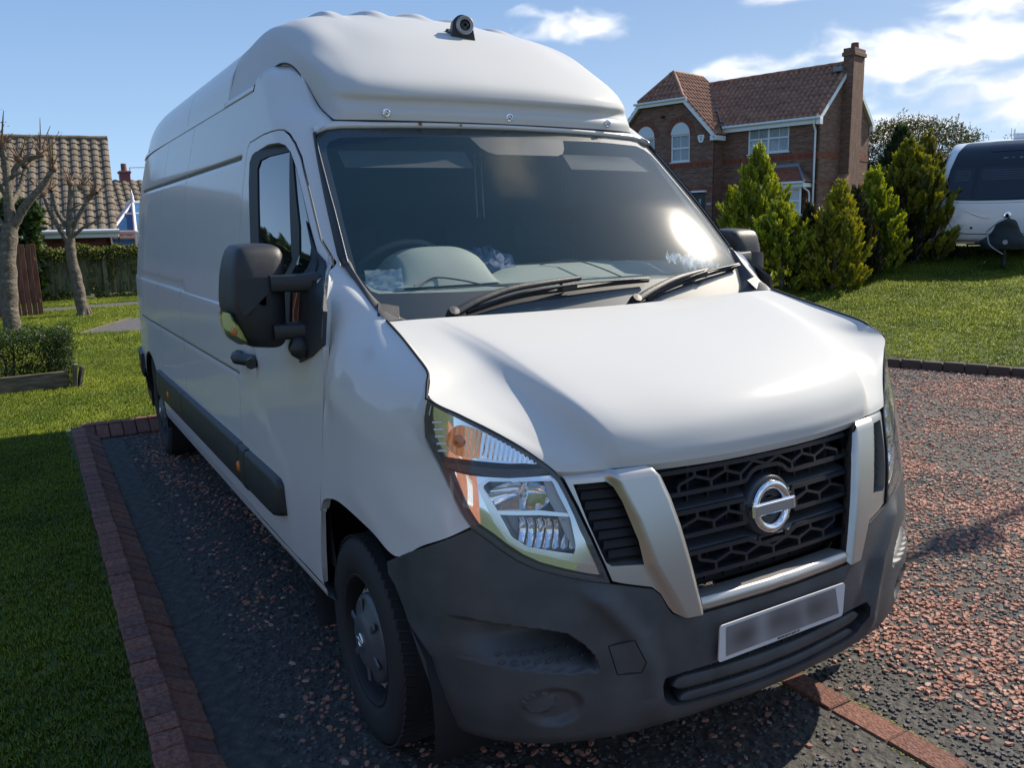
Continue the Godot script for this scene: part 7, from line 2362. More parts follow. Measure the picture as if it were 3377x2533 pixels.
func build_right() -> void:
	brick_house()
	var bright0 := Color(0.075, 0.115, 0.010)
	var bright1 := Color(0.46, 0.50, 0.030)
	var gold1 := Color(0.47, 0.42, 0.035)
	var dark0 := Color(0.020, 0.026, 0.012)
	var dark1 := Color(0.075, 0.075, 0.035)
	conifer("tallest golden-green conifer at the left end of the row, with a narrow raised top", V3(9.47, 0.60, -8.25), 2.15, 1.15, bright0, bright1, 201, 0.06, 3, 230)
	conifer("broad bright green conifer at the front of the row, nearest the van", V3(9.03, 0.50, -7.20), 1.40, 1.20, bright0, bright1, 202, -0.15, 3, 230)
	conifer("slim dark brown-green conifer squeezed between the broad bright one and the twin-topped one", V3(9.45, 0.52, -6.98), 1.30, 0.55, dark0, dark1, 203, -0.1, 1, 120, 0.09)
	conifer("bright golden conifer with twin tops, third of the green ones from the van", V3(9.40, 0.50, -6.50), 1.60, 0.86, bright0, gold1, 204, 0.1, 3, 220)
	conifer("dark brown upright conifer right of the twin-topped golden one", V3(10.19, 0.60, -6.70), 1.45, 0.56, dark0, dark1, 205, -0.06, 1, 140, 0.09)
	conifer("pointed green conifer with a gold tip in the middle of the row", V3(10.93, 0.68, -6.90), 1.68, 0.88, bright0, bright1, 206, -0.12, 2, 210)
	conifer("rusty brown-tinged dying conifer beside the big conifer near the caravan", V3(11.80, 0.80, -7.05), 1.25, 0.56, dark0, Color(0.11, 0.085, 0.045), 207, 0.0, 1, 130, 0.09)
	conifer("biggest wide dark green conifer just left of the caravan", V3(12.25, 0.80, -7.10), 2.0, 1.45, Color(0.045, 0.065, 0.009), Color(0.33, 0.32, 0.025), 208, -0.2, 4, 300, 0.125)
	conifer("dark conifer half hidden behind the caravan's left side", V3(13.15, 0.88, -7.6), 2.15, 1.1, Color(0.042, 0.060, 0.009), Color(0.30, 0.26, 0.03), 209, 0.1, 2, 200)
	conifer("tall slender dark cypress in front of the round tree behind the caravan", V3(22.8, 0.9, -14.9), 3.3, 1.25, Color(0.020, 0.034, 0.014), Color(0.055, 0.075, 0.026), 210, 0.0, 1, 330, 0.24, "cypress", "")
	broad_tree("round_tree", "big rounded dark evergreen tree rising behind the caravan and cypress", V3(37.0, 0.9, -24.9), 0.3, V3(4.3, 2.65, 4.3), 12000, 0.34, Color(0.022, 0.032, 0.016), Color(0.085, 0.095, 0.05), 211, leaf_mesh(5, 41))
	broad_tree("background_tree", "dark tree mass beside the brick house's right gable", V3(43.0, 0.9, -37.5), 0.6, V3(3.8, 2.9, 3.8), 6000, 0.5, Color(0.018, 0.030, 0.014), Color(0.06, 0.075, 0.03), 212, leaf_mesh(5, 42))
	hedge_box("background_hedge", "dark clipped hedge far behind the conifers, right of the brick house", V3(31.5, 0.9, -25.4), V3(41.5, 4.0, -23.6), 8000, 0.42, Color(0.016, 0.028, 0.012), Color(0.05, 0.07, 0.024), leaf_mesh(5, 43), 0.15)
	for q in [[26.6, -15.2, 2.6, 61, "sparse yellow-leaved shrub above the caravan's roof, nearest the round tree"], [28.8, -14.6, 2.9, 62, "sparse twiggy shrub with yellow spring leaves over the caravan roof"], [30.8, -13.2, 3.3, 63, "tall twiggy shrub at the right edge over the caravan roof"], [40.5, -32.8, 3.4, 64, "thin pale shrub above the far hedge beside the brick house"]]:
		rng.seed = q[3]
		var t := thing("spring_shrub", q[4], "shrub", V3(q[0], 0.9, q[1]), 0.0, "sparse spring shrubs in the distance")
		var b := MB.new()
		var lw := []
		var lc := []
		for k in 46:
			var a := rr(0, TAU)
			var s := rr(0.2, 1.5)
			var top := V3(cos(a) * s, q[2] * rr(0.75, 1.25), sin(a) * s)
			limb(b, [V3(cos(a) * 0.15, 0, sin(a) * 0.15), V3(cos(a) * s * 0.6, top.y * 0.6, sin(a) * s * 0.6), top], 0.035, 0.006)
			for e in 24:
				var f := rr(0.35, 1.0)
				lw.append(Transform3D(Basis(V3(rr(-1, 1), rr(-1, 1), rr(-1, 1)).normalized(), rr(0, 6)).scaled(Vector3.ONE * rr(0.10, 0.2)), V3(cos(a) * s * f, top.y * f, sin(a) * s * f) + V3(rr(-1, 1), rr(-1, 1), rr(-1, 1)) * 0.18))
				lc.append(Color(0.12, 0.13, 0.02).lerp(Color(0.33, 0.29, 0.09), rr(0, 1)))
		tag(obj("stems", b, M.twig, t), "", "", "", "stuff")
		tag(multi("young_leaves", leaf_mesh(3, q[3]), M.leaf, lw, lc, t), "", "", "", "stuff")
	caravan()
	lamp_post()

func brick_house() -> void:
	# own axes: x runs along the front wall away from us, z is outwards from the front wall (towards the van), corner at the origin
	var A := V3(26.94, 0.9, -21.51)
	var U := V3(-0.2419, 0, -0.9703)
	var N := V3(-0.9703, 0, 0.2419)
	var h := Node3D.new()
	h.name = "brick_house"
	add_child(h)
	h.transform = Transform3D(Basis(-U, V3(0, 1, 0), N), A)
	MB.mirror = true   # written with x growing away from us
	tag(h, "two-storey brown brick house with orange pantile roof, white windows and a tall side chimney", "house")
	var ex := V3(1, 0, 0)
	var ez := V3(0, 0, 1)
	var D := 4.85
	var eave := 4.82
	# main block: front wall and the two gables
	var b := MB.new()
	var w2 := rect(1.30, 3.56, 3.20, 4.74)
	wall_panel(b, Vector3.ZERO, ex, rect(0, -0.6, 4.45, eave), [w2], ez, 0.12)
	wall_panel(b, V3(0, 0, -D), ez, pv([0, -0.6, 0, eave, D / 2, eave + 2.25, D, eave, D, -0.6]), [], -ex, 0.1)
	wall_panel(b, V3(0, 0, -D), ex, rect(0, -0.6, 9.75, eave), [], -ez, 0.1)
	# wing: projects 0.8 towards us, gable end with a clipped top
	var wy := 4.55
	var aw := rect(5.64, 3.43, 6.64, 4.62)
	var aw2 := rect(7.56, 3.43, 8.56, 4.62)
	var dr := rect(4.78, 0.0, 5.75, 2.02)
	wall_panel(b, V3(0, 0, 0.8), ex, pv([4.42, -0.6, 4.42, wy, 5.86, 6.15, 8.34, 6.15, 9.75, wy, 9.75, -0.6]), [aw, aw2, dr], ez, 0.12)
	wall_panel(b, V3(4.42, 0, 0), ez, rect(0, -0.6, 0.8, 5.0), [], -ex, 0.0)
	obj("wall", b, M.brown_brick, h)
	for q in [[0.0, 4.42, 0.0, 3.20, 3.46], [4.42, 9.75, 0.8, 3.14, 3.40], [0.0, 4.42, 0.0, 2.15, 2.30], [4.42, 9.75, 0.8, 2.06, 2.26]]:
		b = MB.new()
		box(b, V3(q[0] - 0.012, q[3], q[2] - 0.05), V3(q[1], q[4], q[2] + 0.014), 0.0, Transform3D.IDENTITY)
		obj("brick_course", b, M.orange_brick, h)
	b = MB.new()
	box(b, V3(-0.016, 3.20, -D), V3(0.05, 3.46, 0.006), 0.0); box(b, V3(-0.016, 2.15, -D), V3(0.05, 2.30, 0.006), 0.0)
	obj("brick_course", b, M.orange_brick, h)
	b = MB.new()   # dark rooms behind the openings
	box(b, V3(0.3, 0.1, -3), V3(4.3, 4.7, -0.16)); box(b, V3(4.6, -0.3, -2), V3(9.6, 5.0, 0.64))
	obj("room_backing", b, M.dark_room, h)
	window_unit(h, V3(1.30, 3.56, -0.06), ex, ez, 1.90, 1.18, 2, 2)
	for x0 in [5.64, 7.56]:
		window_unit(h, V3(x0, 3.43, 0.74), ex, ez, 1.0, 1.19, 1, 2)
		# arched orange head with a pale panel
		b = MB.new()
		var arc := PackedVector2Array()
		for k in 17: arc.append(Vector2(x0 + 0.5 - cos(PI * k / 16.0) * 0.5, 4.62 + sin(PI * k / 16.0) * 0.52))
		prism(b, arc, 0.012, Transform3D(Basis(), V3(0, 0, 0.80)))
		obj("arch_panel", b, M.blind_cloth, h)
		for k in 18:
			b = MB.new()
			var a0 := PI * k / 18.0
			var a1 := PI * (k + 0.88) / 18.0
			var poly := PackedVector2Array()
			for e in [[a0, 0.51], [a1, 0.51], [a1, 0.76], [a0, 0.76]]: poly.append(Vector2(x0 + 0.5 + cos(e[0]) * e[1], 4.62 + sin(e[0]) * e[1] * 1.03))
			prism(b, poly, 0.018, Transform3D(Basis(), V3(0, 0, 0.80)))
			obj("arch_brick", b, M.orange_brick if k % 2 else M.paver1, h)
	b = MB.new()
	box(b, V3(4.80, 0, 0.70), V3(5.72, 2.0, 0.75), 0.01)
	var dd := obj("front_door", b, M.door_green, h)
	b = MB.new()
	box(b, V3(5.02, 0.95, 0.752), V3(5.14, 1.75, 0.757)); obj("door_pane", b, M.window_pane, dd)
	b = MB.new()
	box(b, V3(4.70, 2.02, 0.78), V3(5.85, 2.10, 0.98), 0.01)
	obj("door_canopy", b, M.white_pvc, h)
	b = MB.new()
	box(b, V3(4.45, 1.45, 0.80), V3(4.70, 1.56, 0.83), 0.005)
	obj("name_plaque", b, M.satin_grey, h)
	# roofs
	var rise := 2.32
	var run := D / 2 + 0.25
	var sl := V3(0, rise, -run).normalized()
	var L := sqrt(rise * rise + run * run)
	b = MB.new()
	tile_roof(b, V3(-0.12, eave - 0.05, 0.25), ex, sl, 9.9, L, 0.25, 0.30, 0.085, func(u: float, v: float) -> bool: return u < 4.35 + v * 0.93 or u > 20)
	tile_roof(b, V3(-0.12, eave - 0.05, -D - 0.25), ex, V3(0, rise, run).normalized(), 9.9, L, 0.25, 0.30, 0.085)
	tag(obj("roof_tiles", b, M.pantile, h), "", "", "", "stuff")
	b = MB.new()
	var rp := []
	for k in 34: rp.append(V3(-0.12 + k * 0.30, eave - 0.05 + rise + 0.05 + 0.012 * (k % 2), -D / 2))
	tube(b, rp, 0.10, 8)
	obj("ridge_tiles", b, M.pantile, h)
	# wing roof: two slopes and the clipped front hip
	b = MB.new()
	var cx := 7.09
	var we := 4.22
	var ry := 7.45
	var half := cx - we
	var s1 := V3(half, ry - (wy - 0.12), 0).normalized()
	var L1 := Vector2(half, ry - (wy - 0.12)).length()
	tile_roof(b, V3(we, wy - 0.12, 1.02), V3(0, 0, -1), s1, 3.6, L1, 0.25, 0.30, 0.08, func(u: float, v: float) -> bool: return u > (v / L1 - 0.58) * 2.6 and u < 1.2 + v * 0.75)
	tile_roof(b, V3(2 * cx - we, wy - 0.12, 1.02), V3(0, 0, -1), V3(-s1.x, s1.y, 0), 3.6, L1, 0.25, 0.30, 0.08, func(u: float, v: float) -> bool: return u > (v / L1 - 0.58) * 2.6)
	var hy := wy - 0.12 + (ry - wy + 0.12) * 0.57
	var hx := half * 0.43
	var hs := V3(0, ry - hy, -1.05)
	tile_roof(b, V3(cx - hx, hy, 1.06), ex, hs.normalized(), hx * 2, hs.length(), 0.25, 0.30, 0.08, func(u: float, v: float) -> bool: return absf(u - hx) < hx * (1.02 - v / hs.length()))
	tag(obj("wing_roof_tiles", b, M.pantile, h), "", "", "", "stuff")
	b = MB.new()
	for s in [-1.0, 1.0]:
		var hp := []
		for k in 6: hp.append(V3(cx + s * hx * (1 - k / 5.0), hy + (ry - hy) * k / 5.0 + 0.05, 1.06 - 1.05 * k / 5.0))
		tube(b, hp, 0.09, 7)
	tube(b, [V3(cx, ry + 0.05, 0.03), V3(cx, ry + 0.05, -2.4)], 0.09, 7)
	obj("hip_tiles", b, M.pantile, h)
	# white boards and gutters
	b = MB.new()
	box(b, V3(-0.15, eave - 0.28, 0.18), V3(4.35, eave - 0.06, 0.215), 0.008)
	tube(b, [V3(-0.18, eave - 0.06, 0.29), V3(4.3, eave - 0.06, 0.29)], 0.06, 8)
	obj("gutter", b, M.white_pvc, h)
	b = MB.new()
	var rk := func(bb: MB, p: Vector3, q: Vector3, dep: float, nn: Vector3) -> void:
		bb.quad(p, q, q - V3(0, dep, 0), p - V3(0, dep, 0), nn); bb.quad(p - nn * 0.04, q - nn * 0.04, q - V3(0, dep, 0) - nn * 0.04, p - V3(0, dep, 0) - nn * 0.04, -nn)
		bb.quad(p - V3(0, dep, 0), q - V3(0, dep, 0), q - V3(0, dep, 0) - nn * 0.16, p - V3(0, dep, 0) - nn * 0.16, V3(0, -1, 0))
	rk.call(b, V3(-0.14, eave - 0.06, 0.25), V3(-0.14, eave - 0.06 + rise, -D / 2), 0.22, -ex)
	rk.call(b, V3(-0.14, eave - 0.06, -D - 0.25), V3(-0.14, eave - 0.06 + rise, -D / 2), 0.22, -ex)
	box(b, V3(-0.15, eave - 0.32, 0.0), V3(0.0, eave - 0.08, 0.26), 0.008); box(b, V3(-0.15, eave - 0.32, -D - 0.26), V3(0.0, eave - 0.08, -D), 0.008)
	obj("verge_boards", b, M.white_pvc, h)
	b = MB.new()
	rk.call(b, V3(we - 0.02, wy - 0.12, 1.03), V3(cx - hx, hy, 1.03), 0.22, ez)
	rk.call(b, V3(2 * cx - we + 0.02, wy - 0.12, 1.03), V3(cx + hx, hy, 1.03), 0.22, ez)
	box(b, V3(cx - hx - 0.15, hy - 0.20, 0.98), V3(cx + hx + 0.15, hy - 0.02, 1.04), 0.008)
	tube(b, [V3(cx - hx - 0.2, hy - 0.02, 1.10), V3(cx + hx + 0.2, hy - 0.02, 1.10)], 0.055, 7)
	box(b, V3(we - 0.05, wy - 0.34, 0.2), V3(we + 0.24, wy - 0.14, 1.03), 0.008)
	obj("wing_verge_boards", b, M.white_pvc, h)
	b = MB.new()
	tube(b, sample([V3(0.10, eave - 0.12, 0.29), V3(0.12, eave - 0.35, 0.22), V3(0.12, eave - 0.55, 0.07), V3(0.12, eave - 0.8, 0.06)], 10), 0.04, 7)
	tube(b, [V3(0.12, eave - 0.8, 0.06), V3(0.12, -0.4, 0.06)], 0.04, 7)
	obj("downpipe", b, M.white_pvc, h)
	b = MB.new()   # valley shadow board between wing and main roof
	tube(b, [V3(4.33, eave - 0.02, 0.27), V3(6.6, eave + rise - 0.05, -D / 2)], 0.045, 6)
	obj("valley_lead", b, M.lead, h)
	# chimney on the gable
	var ch := Node3D.new(); ch.name = "chimney"; h.add_child(ch)
	b = MB.new()
	box(b, V3(-0.42, -0.6, -3.02), V3(0.0, 2.15, -1.42), 0.0)
	box(b, V3(-0.42, 2.15, -3.02), V3(0.02, 7.35, -1.98), 0.0)
	box(b, V3(-0.48, 7.35, -3.08), V3(0.08, 7.50, -1.92), 0.01); box(b, V3(-0.44, 7.50, -3.04), V3(0.04, 7.66, -1.96), 0.01)
	obj("stack", b, M.brown_brick, ch)
	b = MB.new()
	prism(b, pv([-1.30, 2.10, -2.02, 2.62, -2.02, 2.10]), 0.46, Transform3D(Basis(V3(0, 0, 1), V3(0, 1, 0), V3(-1, 0, 0)), V3(0.0, 0, 0)))
	obj("shoulder_tiles", b, M.pantile, ch)
	b = MB.new()
	lathe(b, [Vector2(0.17, 0), Vector2(0.15, 0.22), Vector2(0.16, 0.24), Vector2(0.12, 0.26), Vector2(0.1, 0.1)], Transform3D(Basis(), V3(-0.2, 7.66, -2.5)), 14)
	obj("chimney_pot", b, M.paver1, ch)
	b = MB.new()
	box(b, V3(-0.02, 6.75, -2.05), V3(0.35, 6.95, -1.72), 0.02)
	obj("flashing", b, M.lead, ch)
	# bay window with a lead-rolled tiled roof
	var bay := Node3D.new(); bay.name = "bay_window"; h.add_child(bay)
	b = MB.new()
	box(b, V3(0.30, -0.6, 0.0), V3(2.55, 0.95, 0.70), 0.0)
	obj("bay_wall", b, M.brown_brick, bay)
	window_unit(bay, V3(0.34, 0.95, 0.66), ex, ez, 2.17, 1.08, 3, 2, false)
	b = MB.new()
	box(b, V3(0.20, 2.03, 0.0), V3(2.65, 2.20, 0.80), 0.01)
	tube(b, [V3(0.12, 2.22, 0.86), V3(2.75, 2.22, 0.86)], 0.055, 7)
	tube(b, sample([V3(0.2, 2.2, 0.84), V3(0.16, 2.0, 0.8), V3(0.1, 1.85, 0.5), V3(0.1, 1.6, 0.42)], 8), 0.035, 6); tube(b, [V3(0.1, 1.6, 0.42), V3(0.1, -0.4, 0.42)], 0.035, 6)
	obj("bay_fascia", b, M.white_pvc, bay)
	b = MB.new()
	var e0 := V3(0.12, 2.24, 0.88)
	var e1 := V3(2.73, 2.24, 0.88)
	var t0 := V3(0.80, 2.92, 0.03)
	var t1 := V3(2.05, 2.92, 0.03)
	b.quad(e0, e1, t1, t0, V3(0, 0.7, 0.7)); b.face(e0, t0, V3(0.12, 2.24, 0.0), V3(-0.7, 0.7, 0)); b.face(e1, t1, V3(2.73, 2.24, 0.0), V3(0.7, 0.7, 0))
	obj("bay_roof", b, M.orange_brick, bay)
	b = MB.new()
	tube(b, [e0, t0], 0.05, 6); tube(b, [e1, t1], 0.05, 6); tube(b, [t0, t1], 0.05, 6)
	box(b, V3(0.78, 2.93, 0.0), V3(2.07, 3.02, 0.03), 0.005)
	obj("bay_lead_rolls", b, M.lead, bay)
	# alarm box and lamp under the eave
	b = MB.new()
	prism(b, round_poly(pv([-0.16, 0.15, 0.16, 0.15, 0.16, 0.02, 0.08, -0.17, -0.08, -0.17, -0.16, 0.02]), 0.03), 0.07, Transform3D(Basis(), V3(5.02, 4.35, 0.80)))
	var al := obj("alarm_box", b, M.white_plastic, h)
	b = MB.new()
	box(b, V3(4.93, 4.40, 0.87), V3(5.10, 4.44, 0.874)); box(b, V3(4.97, 4.27, 0.87), V3(5.05, 4.36, 0.874))
	obj("alarm_print", b, M.lead, al)
	b = MB.new()
	box(b, V3(6.98, 5.42, 0.80), V3(7.14, 5.52, 0.93), 0.02)
	obj("floodlight", b, M.matt_black, h)
	b = MB.new()
	tube(b, [V3(-0.05, 6.2, -3.15), V3(-0.05, 0.2, -3.2)], 0.014, 5)
	box(b, V3(-0.12, 2.35, -3.22), V3(-0.02, 2.55, -3.10), 0.01)
	obj("cable_conduit", b, M.seal, h)
	MB.mirror = false

func caravan() -> void:
	# front panel centre at the origin of its own axes, +z towards us
	var nz := V3(-0.872, 0, 0.49)
	var t := Node3D.new()
	t.name = "touring_caravan"
	add_child(t)
	t.transform = Transform3D(Basis(V3(0, 1, 0).cross(nz).normalized(), V3(0, 1, 0), nz), V3(13.05, 0.80, -5.87))
	tag(t, "white touring caravan with a dark wraparound front window parked on the right lawn", "caravan")
	# body: front profile swept over the half width, with rounded sides
	var prof := [[0.40, 0.02], [0.46, 0.09], [0.62, 0.12], [0.85, 0.13], [1.10, 0.12], [1.20, 0.105], [1.32, 0.07], [1.60, -0.02], [1.86, -0.12], [2.10, -0.26], [2.28, -0.44], [2.38, -0.66], [2.42, -0.95]]
	var cp := []
	for q in prof: cp.append(V3(0, 0.40 + (q[0] - 0.40) * 0.87, q[1]))
	var fine := sample(cp, 48)
	var half := func(y: float) -> float: return lint([[0.4, 1.12], [0.5, 1.15], [0.9, 1.16], [1.3, 1.13], [1.62, 1.06], [1.97, 0.98], [2.16, 0.90]], y)
	var skin := func(u: float, v: float, off: float) -> Vector3:   # u -1..1 across, v 0..1 up the front
		var p := crv(fine, v * 48.0)
		var n0 := (crv(fine, minf(v * 48.0 + 0.5, 48.0)) - crv(fine, maxf(v * 48.0 - 0.5, 0.0))).normalized()
		var w: float = half.call(p.y)
		var a := absf(u)
		var bow := 0.07 * (1.0 - a * a)
		var rnd := 0.0
		var x := u * w
		if a > 0.86:
			var f := (a - 0.86) / 0.14
			rnd = 0.16 * (1.0 - sqrt(maxf(0.0, 1.0 - f * f)))
		return V3(x, p.y, p.z + bow - rnd) + V3(0, -n0.z, n0.y) * off
	var b := MB.new()
	var rows := []
	for k in 61:
		var row := []
		for j in 61:
			row.append(skin.call(-1.0 + j / 30.0, k / 60.0, 0.0))
		rows.append(row)
	grid(b, rows, ez_())
	for s in [-1.0, 1.0]:
		var sr := []
		for k in 31:
			var p: Vector3 = skin.call(s, k / 30.0, 0.0)
			sr.append([p, p + V3(s * 0.004, 0, -0.05), V3(p.x + s * 0.005, p.y, -3.0), V3(p.x, p.y, -5.6)])
		grid(b, sr, V3(s, 0, 0))
	var rf := []
	for j in 13:
		var p: Vector3 = skin.call(-1.0 + j / 6.0, 1.0, 0.0)
		rf.append([p, V3(p.x, 2.23 - 0.05 * pow(p.x, 2), -1.5), V3(p.x, 2.23 - 0.05 * pow(p.x, 2), -5.0), V3(p.x, 2.05, -5.6), V3(p.x, 0.45, -5.7)])
	grid(b, rf, V3(0, 1, 0))
	box(b, V3(-1.1, 0.36, -5.5), V3(1.1, 0.42, 0.0), 0.01)
	obj("body", b, M.caravan_white, t)
	var sk := func(off: float) -> Callable: return func(u: float, v: float) -> Vector3: return skin.call(u, v, off)
	var us := lines(-1, 1, 0.06)
	var vs := lines(0, 1, 0.03)
	# dark wraparound band with three windows, and the roof light
	b = MB.new()
	var band := PackedVector2Array()
	var lower := [[-0.88, 0.545], [-0.86, 0.50], [-0.80, 0.462], [-0.68, 0.440], [-0.45, 0.425], [0.0, 0.418], [0.45, 0.425], [0.68, 0.440], [0.80, 0.462], [0.86, 0.50], [0.88, 0.545]]
	for q in lower: band.append(Vector2(q[0], q[1]))
	for q in [[0.885, 0.66], [0.85, 0.78], [0.78, 0.90], [0.70, 0.955], [0.0, 0.965], [-0.70, 0.955], [-0.78, 0.90], [-0.85, 0.78], [-0.885, 0.66]]: band.append(Vector2(q[0], q[1]))
	panel(b, band, [], sk.call(0.006), us, vs, V3(0, 0.5, 1), 0.012)
	var bd := obj("front_band", b, M.caravan_black, t)
	for q in [[-0.845, -0.50], [-0.45, 0.45], [0.50, 0.845]]:
		b = MB.new()
		var wl := func(u: float) -> float: return lint([[-0.88, 0.56], [-0.80, 0.485], [-0.68, 0.462], [-0.45, 0.447], [0.0, 0.440], [0.45, 0.447], [0.68, 0.462], [0.80, 0.485], [0.88, 0.56]], u)
		var poly := PackedVector2Array()
		for e in 9: poly.append(Vector2(lerpf(q[0], q[1], e / 8.0), wl.call(lerpf(q[0], q[1], e / 8.0))))
		poly.append(Vector2(q[1], 0.665)); poly.append(Vector2(q[0], 0.665))
		panel(b, round_poly(poly, 0.03), [], sk.call(0.022), us, vs, V3(0, 0.5, 1), 0.02)
		var wn := obj("front_window", b, M.caravan_glass, t)
		b = MB.new()   # pale blind folds seen through it
		for e in 5:
			var v0 := 0.585 + e * 0.014
			panel(b, rect(q[0] + 0.06, v0, q[1] - 0.06, v0 + 0.005), [], sk.call(0.0232), us, vs, V3(0, 0.5, 1), 0.0)
		obj("blind_folds", b, M.blind_dim, wn)
	b = MB.new()
	panel(b, round_poly(rect(-0.34, 0.775, 0.34, 0.925), 0.03), [], sk.call(0.014), us, vs, V3(0, 0.7, 0.7), 0.012)
	obj("roof_light", b, M.caravan_glass, t)
	# locker lid: an inset seam, badge, lock
	var lid := round_poly(pv([-0.80, 0.400, -0.45, 0.372, 0.0, 0.366, 0.45, 0.372, 0.80, 0.400, 0.79, 0.26, 0.70, 0.17, 0.55, 0.145, 0.0, 0.135, -0.55, 0.145, -0.70, 0.17, -0.79, 0.26]), 0.05)
	var ring := Geometry2D.offset_polygon(lid, 0.008)
	b = MB.new()
	panel(b, ring[0], [lid], sk.call(0.0015), us, vs, ez_(), 0.0)
	obj("locker_seam", b, M.seal, t)
	b = MB.new()
	panel(b, lid, [], sk.call(0.008), us, vs, ez_(), 0.01)
	var ld := obj("locker_lid", b, M.caravan_white, t)
	b = MB.new()
	var c: Vector3 = skin.call(0.0, 0.27, 0.010)
	smooth_lathe(b, [Vector2(0.0, 0.012), Vector2(0.05, 0.010), Vector2(0.062, 0.004), Vector2(0.064, -0.01)], Transform3D(Basis(V3(1, 0, 0), PI / 2), c), 24)
	obj("badge", b, M.chrome, ld)
	b = MB.new()
	smooth_lathe(b, [Vector2(0.0, 0.014), Vector2(0.02, 0.012), Vector2(0.022, -0.01)], Transform3D(Basis(V3(1, 0, 0), PI / 2), skin.call(-0.46, 0.19, 0.010)), 12)
	obj("lock", b, M.matt_black, ld)
	for s in [-1.0, 1.0]:
		b = MB.new()
		tube(b, sample([skin.call(s * 0.55, 0.30, 0.006), skin.call(s * 0.35, 0.265, 0.012), skin.call(s * 0.22, 0.255, 0.006)], 10), 0.010, 6)
		obj("swage", b, M.caravan_white, ld)
		b = MB.new()
		tube(b, sample([skin.call(s * 0.925, 0.41, 0.0), skin.call(s * 0.925, 0.40, 0.05), skin.call(s * 0.925, 0.33, 0.05), skin.call(s * 0.925, 0.32, 0.0)], 12), 0.018, 7)
		obj("grab_handle", b, M.white_plastic, t)
		b = MB.new()
		smooth_lathe(b, [Vector2(0.0, 0.02), Vector2(0.025, 0.015), Vector2(0.03, 0.0)], Transform3D(Basis(V3(1, 0, 0), PI / 2), skin.call(s * 0.93, 0.29, 0.0)), 12)
		obj("marker_lamp", b, M.lens, t)
		b = MB.new()   # steady legs
		box(b, V3(-0.04, -0.03, -0.02), V3(0.04, 0.03, 0.62), 0.006, Transform3D(Basis(V3(0, 1, 0), s * -0.9) * Basis(V3(1, 0, 0), 0.72), V3(s * 0.85, 0.36, -0.35)))
		box(b, V3(-0.07, -0.02, -0.07), V3(0.07, 0.0, 0.07), 0.004, Transform3D(Basis(), V3(s * 0.47, -0.02, -0.05)))
		tube(b, [V3(s * 0.60, 0.36, -0.4), V3(s * 0.52, 0.16, -0.12)], 0.016, 6)
		obj("steady_leg", b, M.galvanised if s > 0 else M.seal, t)
		b = MB.new()
		box(b, V3(-0.12, -0.09, -0.14), V3(0.09, 0.05, 0.02), 0.03, Transform3D(Basis(), skin.call(s * 0.97, 0.03, 0.0)))
		obj("corner_bumper", b, M.white_plastic, t)
		b = MB.new()
		smooth_lathe(b, [Vector2(0.19, 0.06), Vector2(0.24, 0.09), Vector2(0.30, 0.08), Vector2(0.32, 0.0), Vector2(0.30, -0.08), Vector2(0.19, -0.08)], Transform3D(Basis(V3(0, 0, 1), -s * PI / 2), V3(s * 0.98, 0.32, -3.0)), 28)
		obj("wheel", b, M.rubber, t)
		b = MB.new()
		box(b, V3(s * 0.86, 0.10, -2.62) if s > 0 else V3(-0.94, 0.10, -2.62), V3(s * 0.94, 0.42, -2.55) if s > 0 else V3(-0.86, 0.42, -2.55))
		obj("wheel_guard", b, M.seal, t)
	# lettering, drawn over the dark band
	var tm := TextMesh.new()
	var sf := SystemFont.new(); sf.font_names = PackedStringArray(["Droid Sans"]); sf.font_weight = 700
	tm.text = "SWIFT"; tm.font = sf; tm.font_size = 64; tm.pixel_size = 0.0034; tm.depth = 0.004
	var at: Vector3 = skin.call(0.0, 0.715, 0.024)
	var sh := Basis(V3(1.45, 0, 0), V3(0.36, 1, 0), V3(0, 0, 1))
	put("lettering", tm, mat("letter_silver", lin(0.36, 0.40, 0.46), 0.4, 0.2), t, Transform3D(Basis(V3(1, 0, 0), -0.44) * sh, at + V3(0.26, -0.06, 0.0)))
	# hitch: A-frame, covered coupling head, jockey wheel
	b = MB.new()
	for s in [-1.0, 1.0]: tube(b, [V3(s * 0.55, 0.36, -0.3), V3(s * 0.05, 0.40, 1.0)], 0.035, 6)
	tube(b, [V3(0, 0.40, 0.7), V3(0, 0.42, 1.25)], 0.04, 7)
	obj("drawbar", b, M.galvanised, t)
	b = MB.new()
	var n := FastNoiseLite.new(); n.seed = 8; n.frequency = 1.6
	var cr := []
	for k in 15:
		var v := k / 14.0
		var row := []
		for j in 25:
			var a := TAU * j / 24.0
			var rx := lint([[0, 0.34], [0.2, 0.36], [0.4, 0.27], [0.65, 0.20], [0.9, 0.15], [1.0, 0.0]], v)
			var p := V3(cos(a) * rx, 0.30 + v * 0.50, 0.75 + sin(a) * rx * 0.8)
			p += V3(cos(a), 0.2, sin(a)) * 0.05 * n.get_noise_3d(p.x * 3, p.y * 3, p.z * 3)
			row.append(p)
		cr.append(row)
	grid(b, cr, Vector3.ZERO, V3(0, 0.5, 0.75), true)
	obj("hitch_cover", b, M.cover_fabric, t)
	b = MB.new()
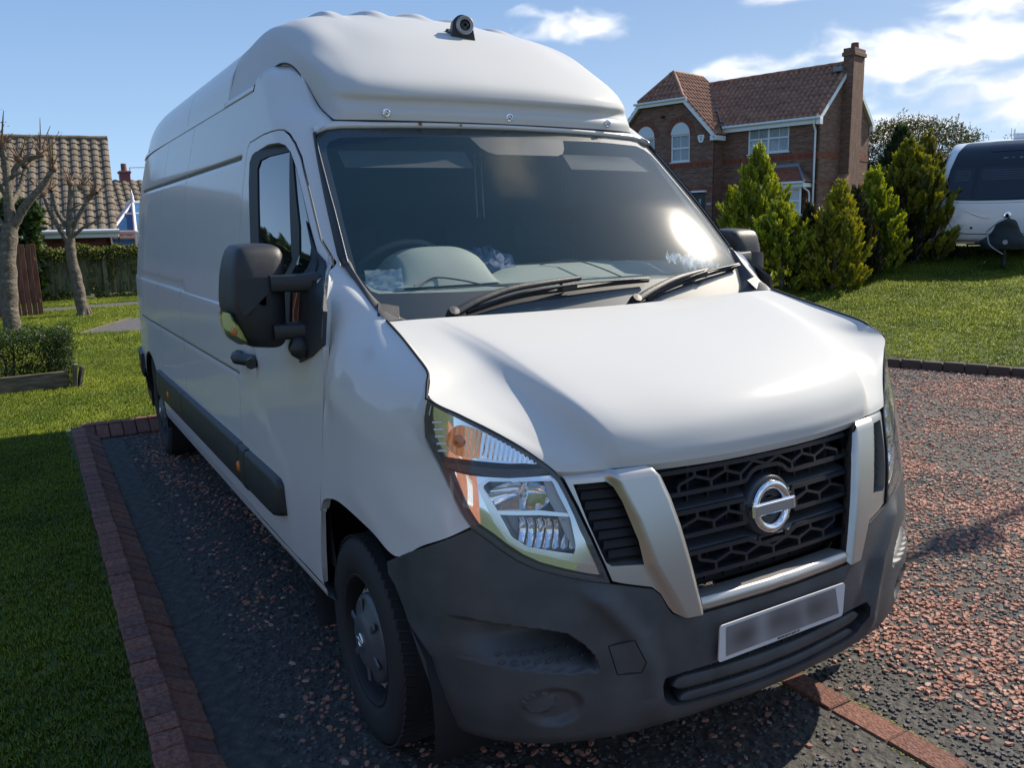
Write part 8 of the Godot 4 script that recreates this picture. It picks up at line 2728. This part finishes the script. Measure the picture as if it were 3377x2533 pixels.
	tube(b, sample([V3(-0.26, 0.60, 0.95), V3(-0.14, 0.72, 1.02), V3(0.0, 0.80, 0.92)], 10), 0.010, 5); tube(b, sample([V3(-0.27, 0.60, 0.95), V3(-0.22, 0.38, 1.06), V3(-0.02, 0.22, 1.04)], 12), 0.012, 5)
	obj("cover_cord", b, M.satin_grey, t)
	b = MB.new()
	tube(b, [V3(0.0, 0.45, 0.98), V3(0.0, 0.08, 0.98)], 0.025, 7)
	smooth_lathe(b, [Vector2(0.0, 0.03), Vector2(0.08, 0.03), Vector2(0.1, 0.0), Vector2(0.08, -0.03), Vector2(0.0, -0.03)], Transform3D(Basis(V3(0, 0, 1), PI / 2), V3(0.0, 0.05, 0.98)), 16)
	obj("jockey_wheel", b, M.matt_black, t)
	b = MB.new()
	tube(b, sample([V3(0.35, 2.20, -0.8), V3(0.40, 2.27, -1.05), V3(0.45, 2.28, -1.5)], 8), 0.03, 6); box(b, V3(0.0, 2.19, -2.4), V3(0.7, 2.31, -1.3), 0.03)
	obj("roof_hatch", b, M.white_plastic, t)
func ez_() -> Vector3: return V3(0, 0, 1)

func lamp_post() -> void:
	# stands beyond the right edge of the picture; its shadow lies across the drive
	var t := thing("street_lamp", "grey street lamp out of view, whose thin shadow crosses the right drive", "street lamp", V3(9.4, 0.08, -0.42))
	var b := MB.new()
	lathe(b, [Vector2(0.085, 0.0), Vector2(0.085, 0.9), Vector2(0.055, 0.95), Vector2(0.035, 5.6)], Transform3D.IDENTITY, 14)
	obj("column", b, M.galvanised, t)
	b = MB.new()
	tube(b, sample([V3(0, 5.55, 0), V3(0, 5.85, 0), V3(0.2, 6.0, 0), V3(0.55, 6.02, 0)], 12), 0.03, 8)
	obj("bracket", b, M.galvanised, t)
	b = MB.new()
	smooth_lathe(b, [Vector2(0.0, 0.07), Vector2(0.10, 0.06), Vector2(0.15, 0.0), Vector2(0.10, -0.06), Vector2(0.0, -0.08)], Transform3D(Basis.from_scale(V3(2.0, 0.9, 0.9)), V3(0.75, 6.0, 0)), 18)
	obj("lantern_head", b, M.galvanised, t)
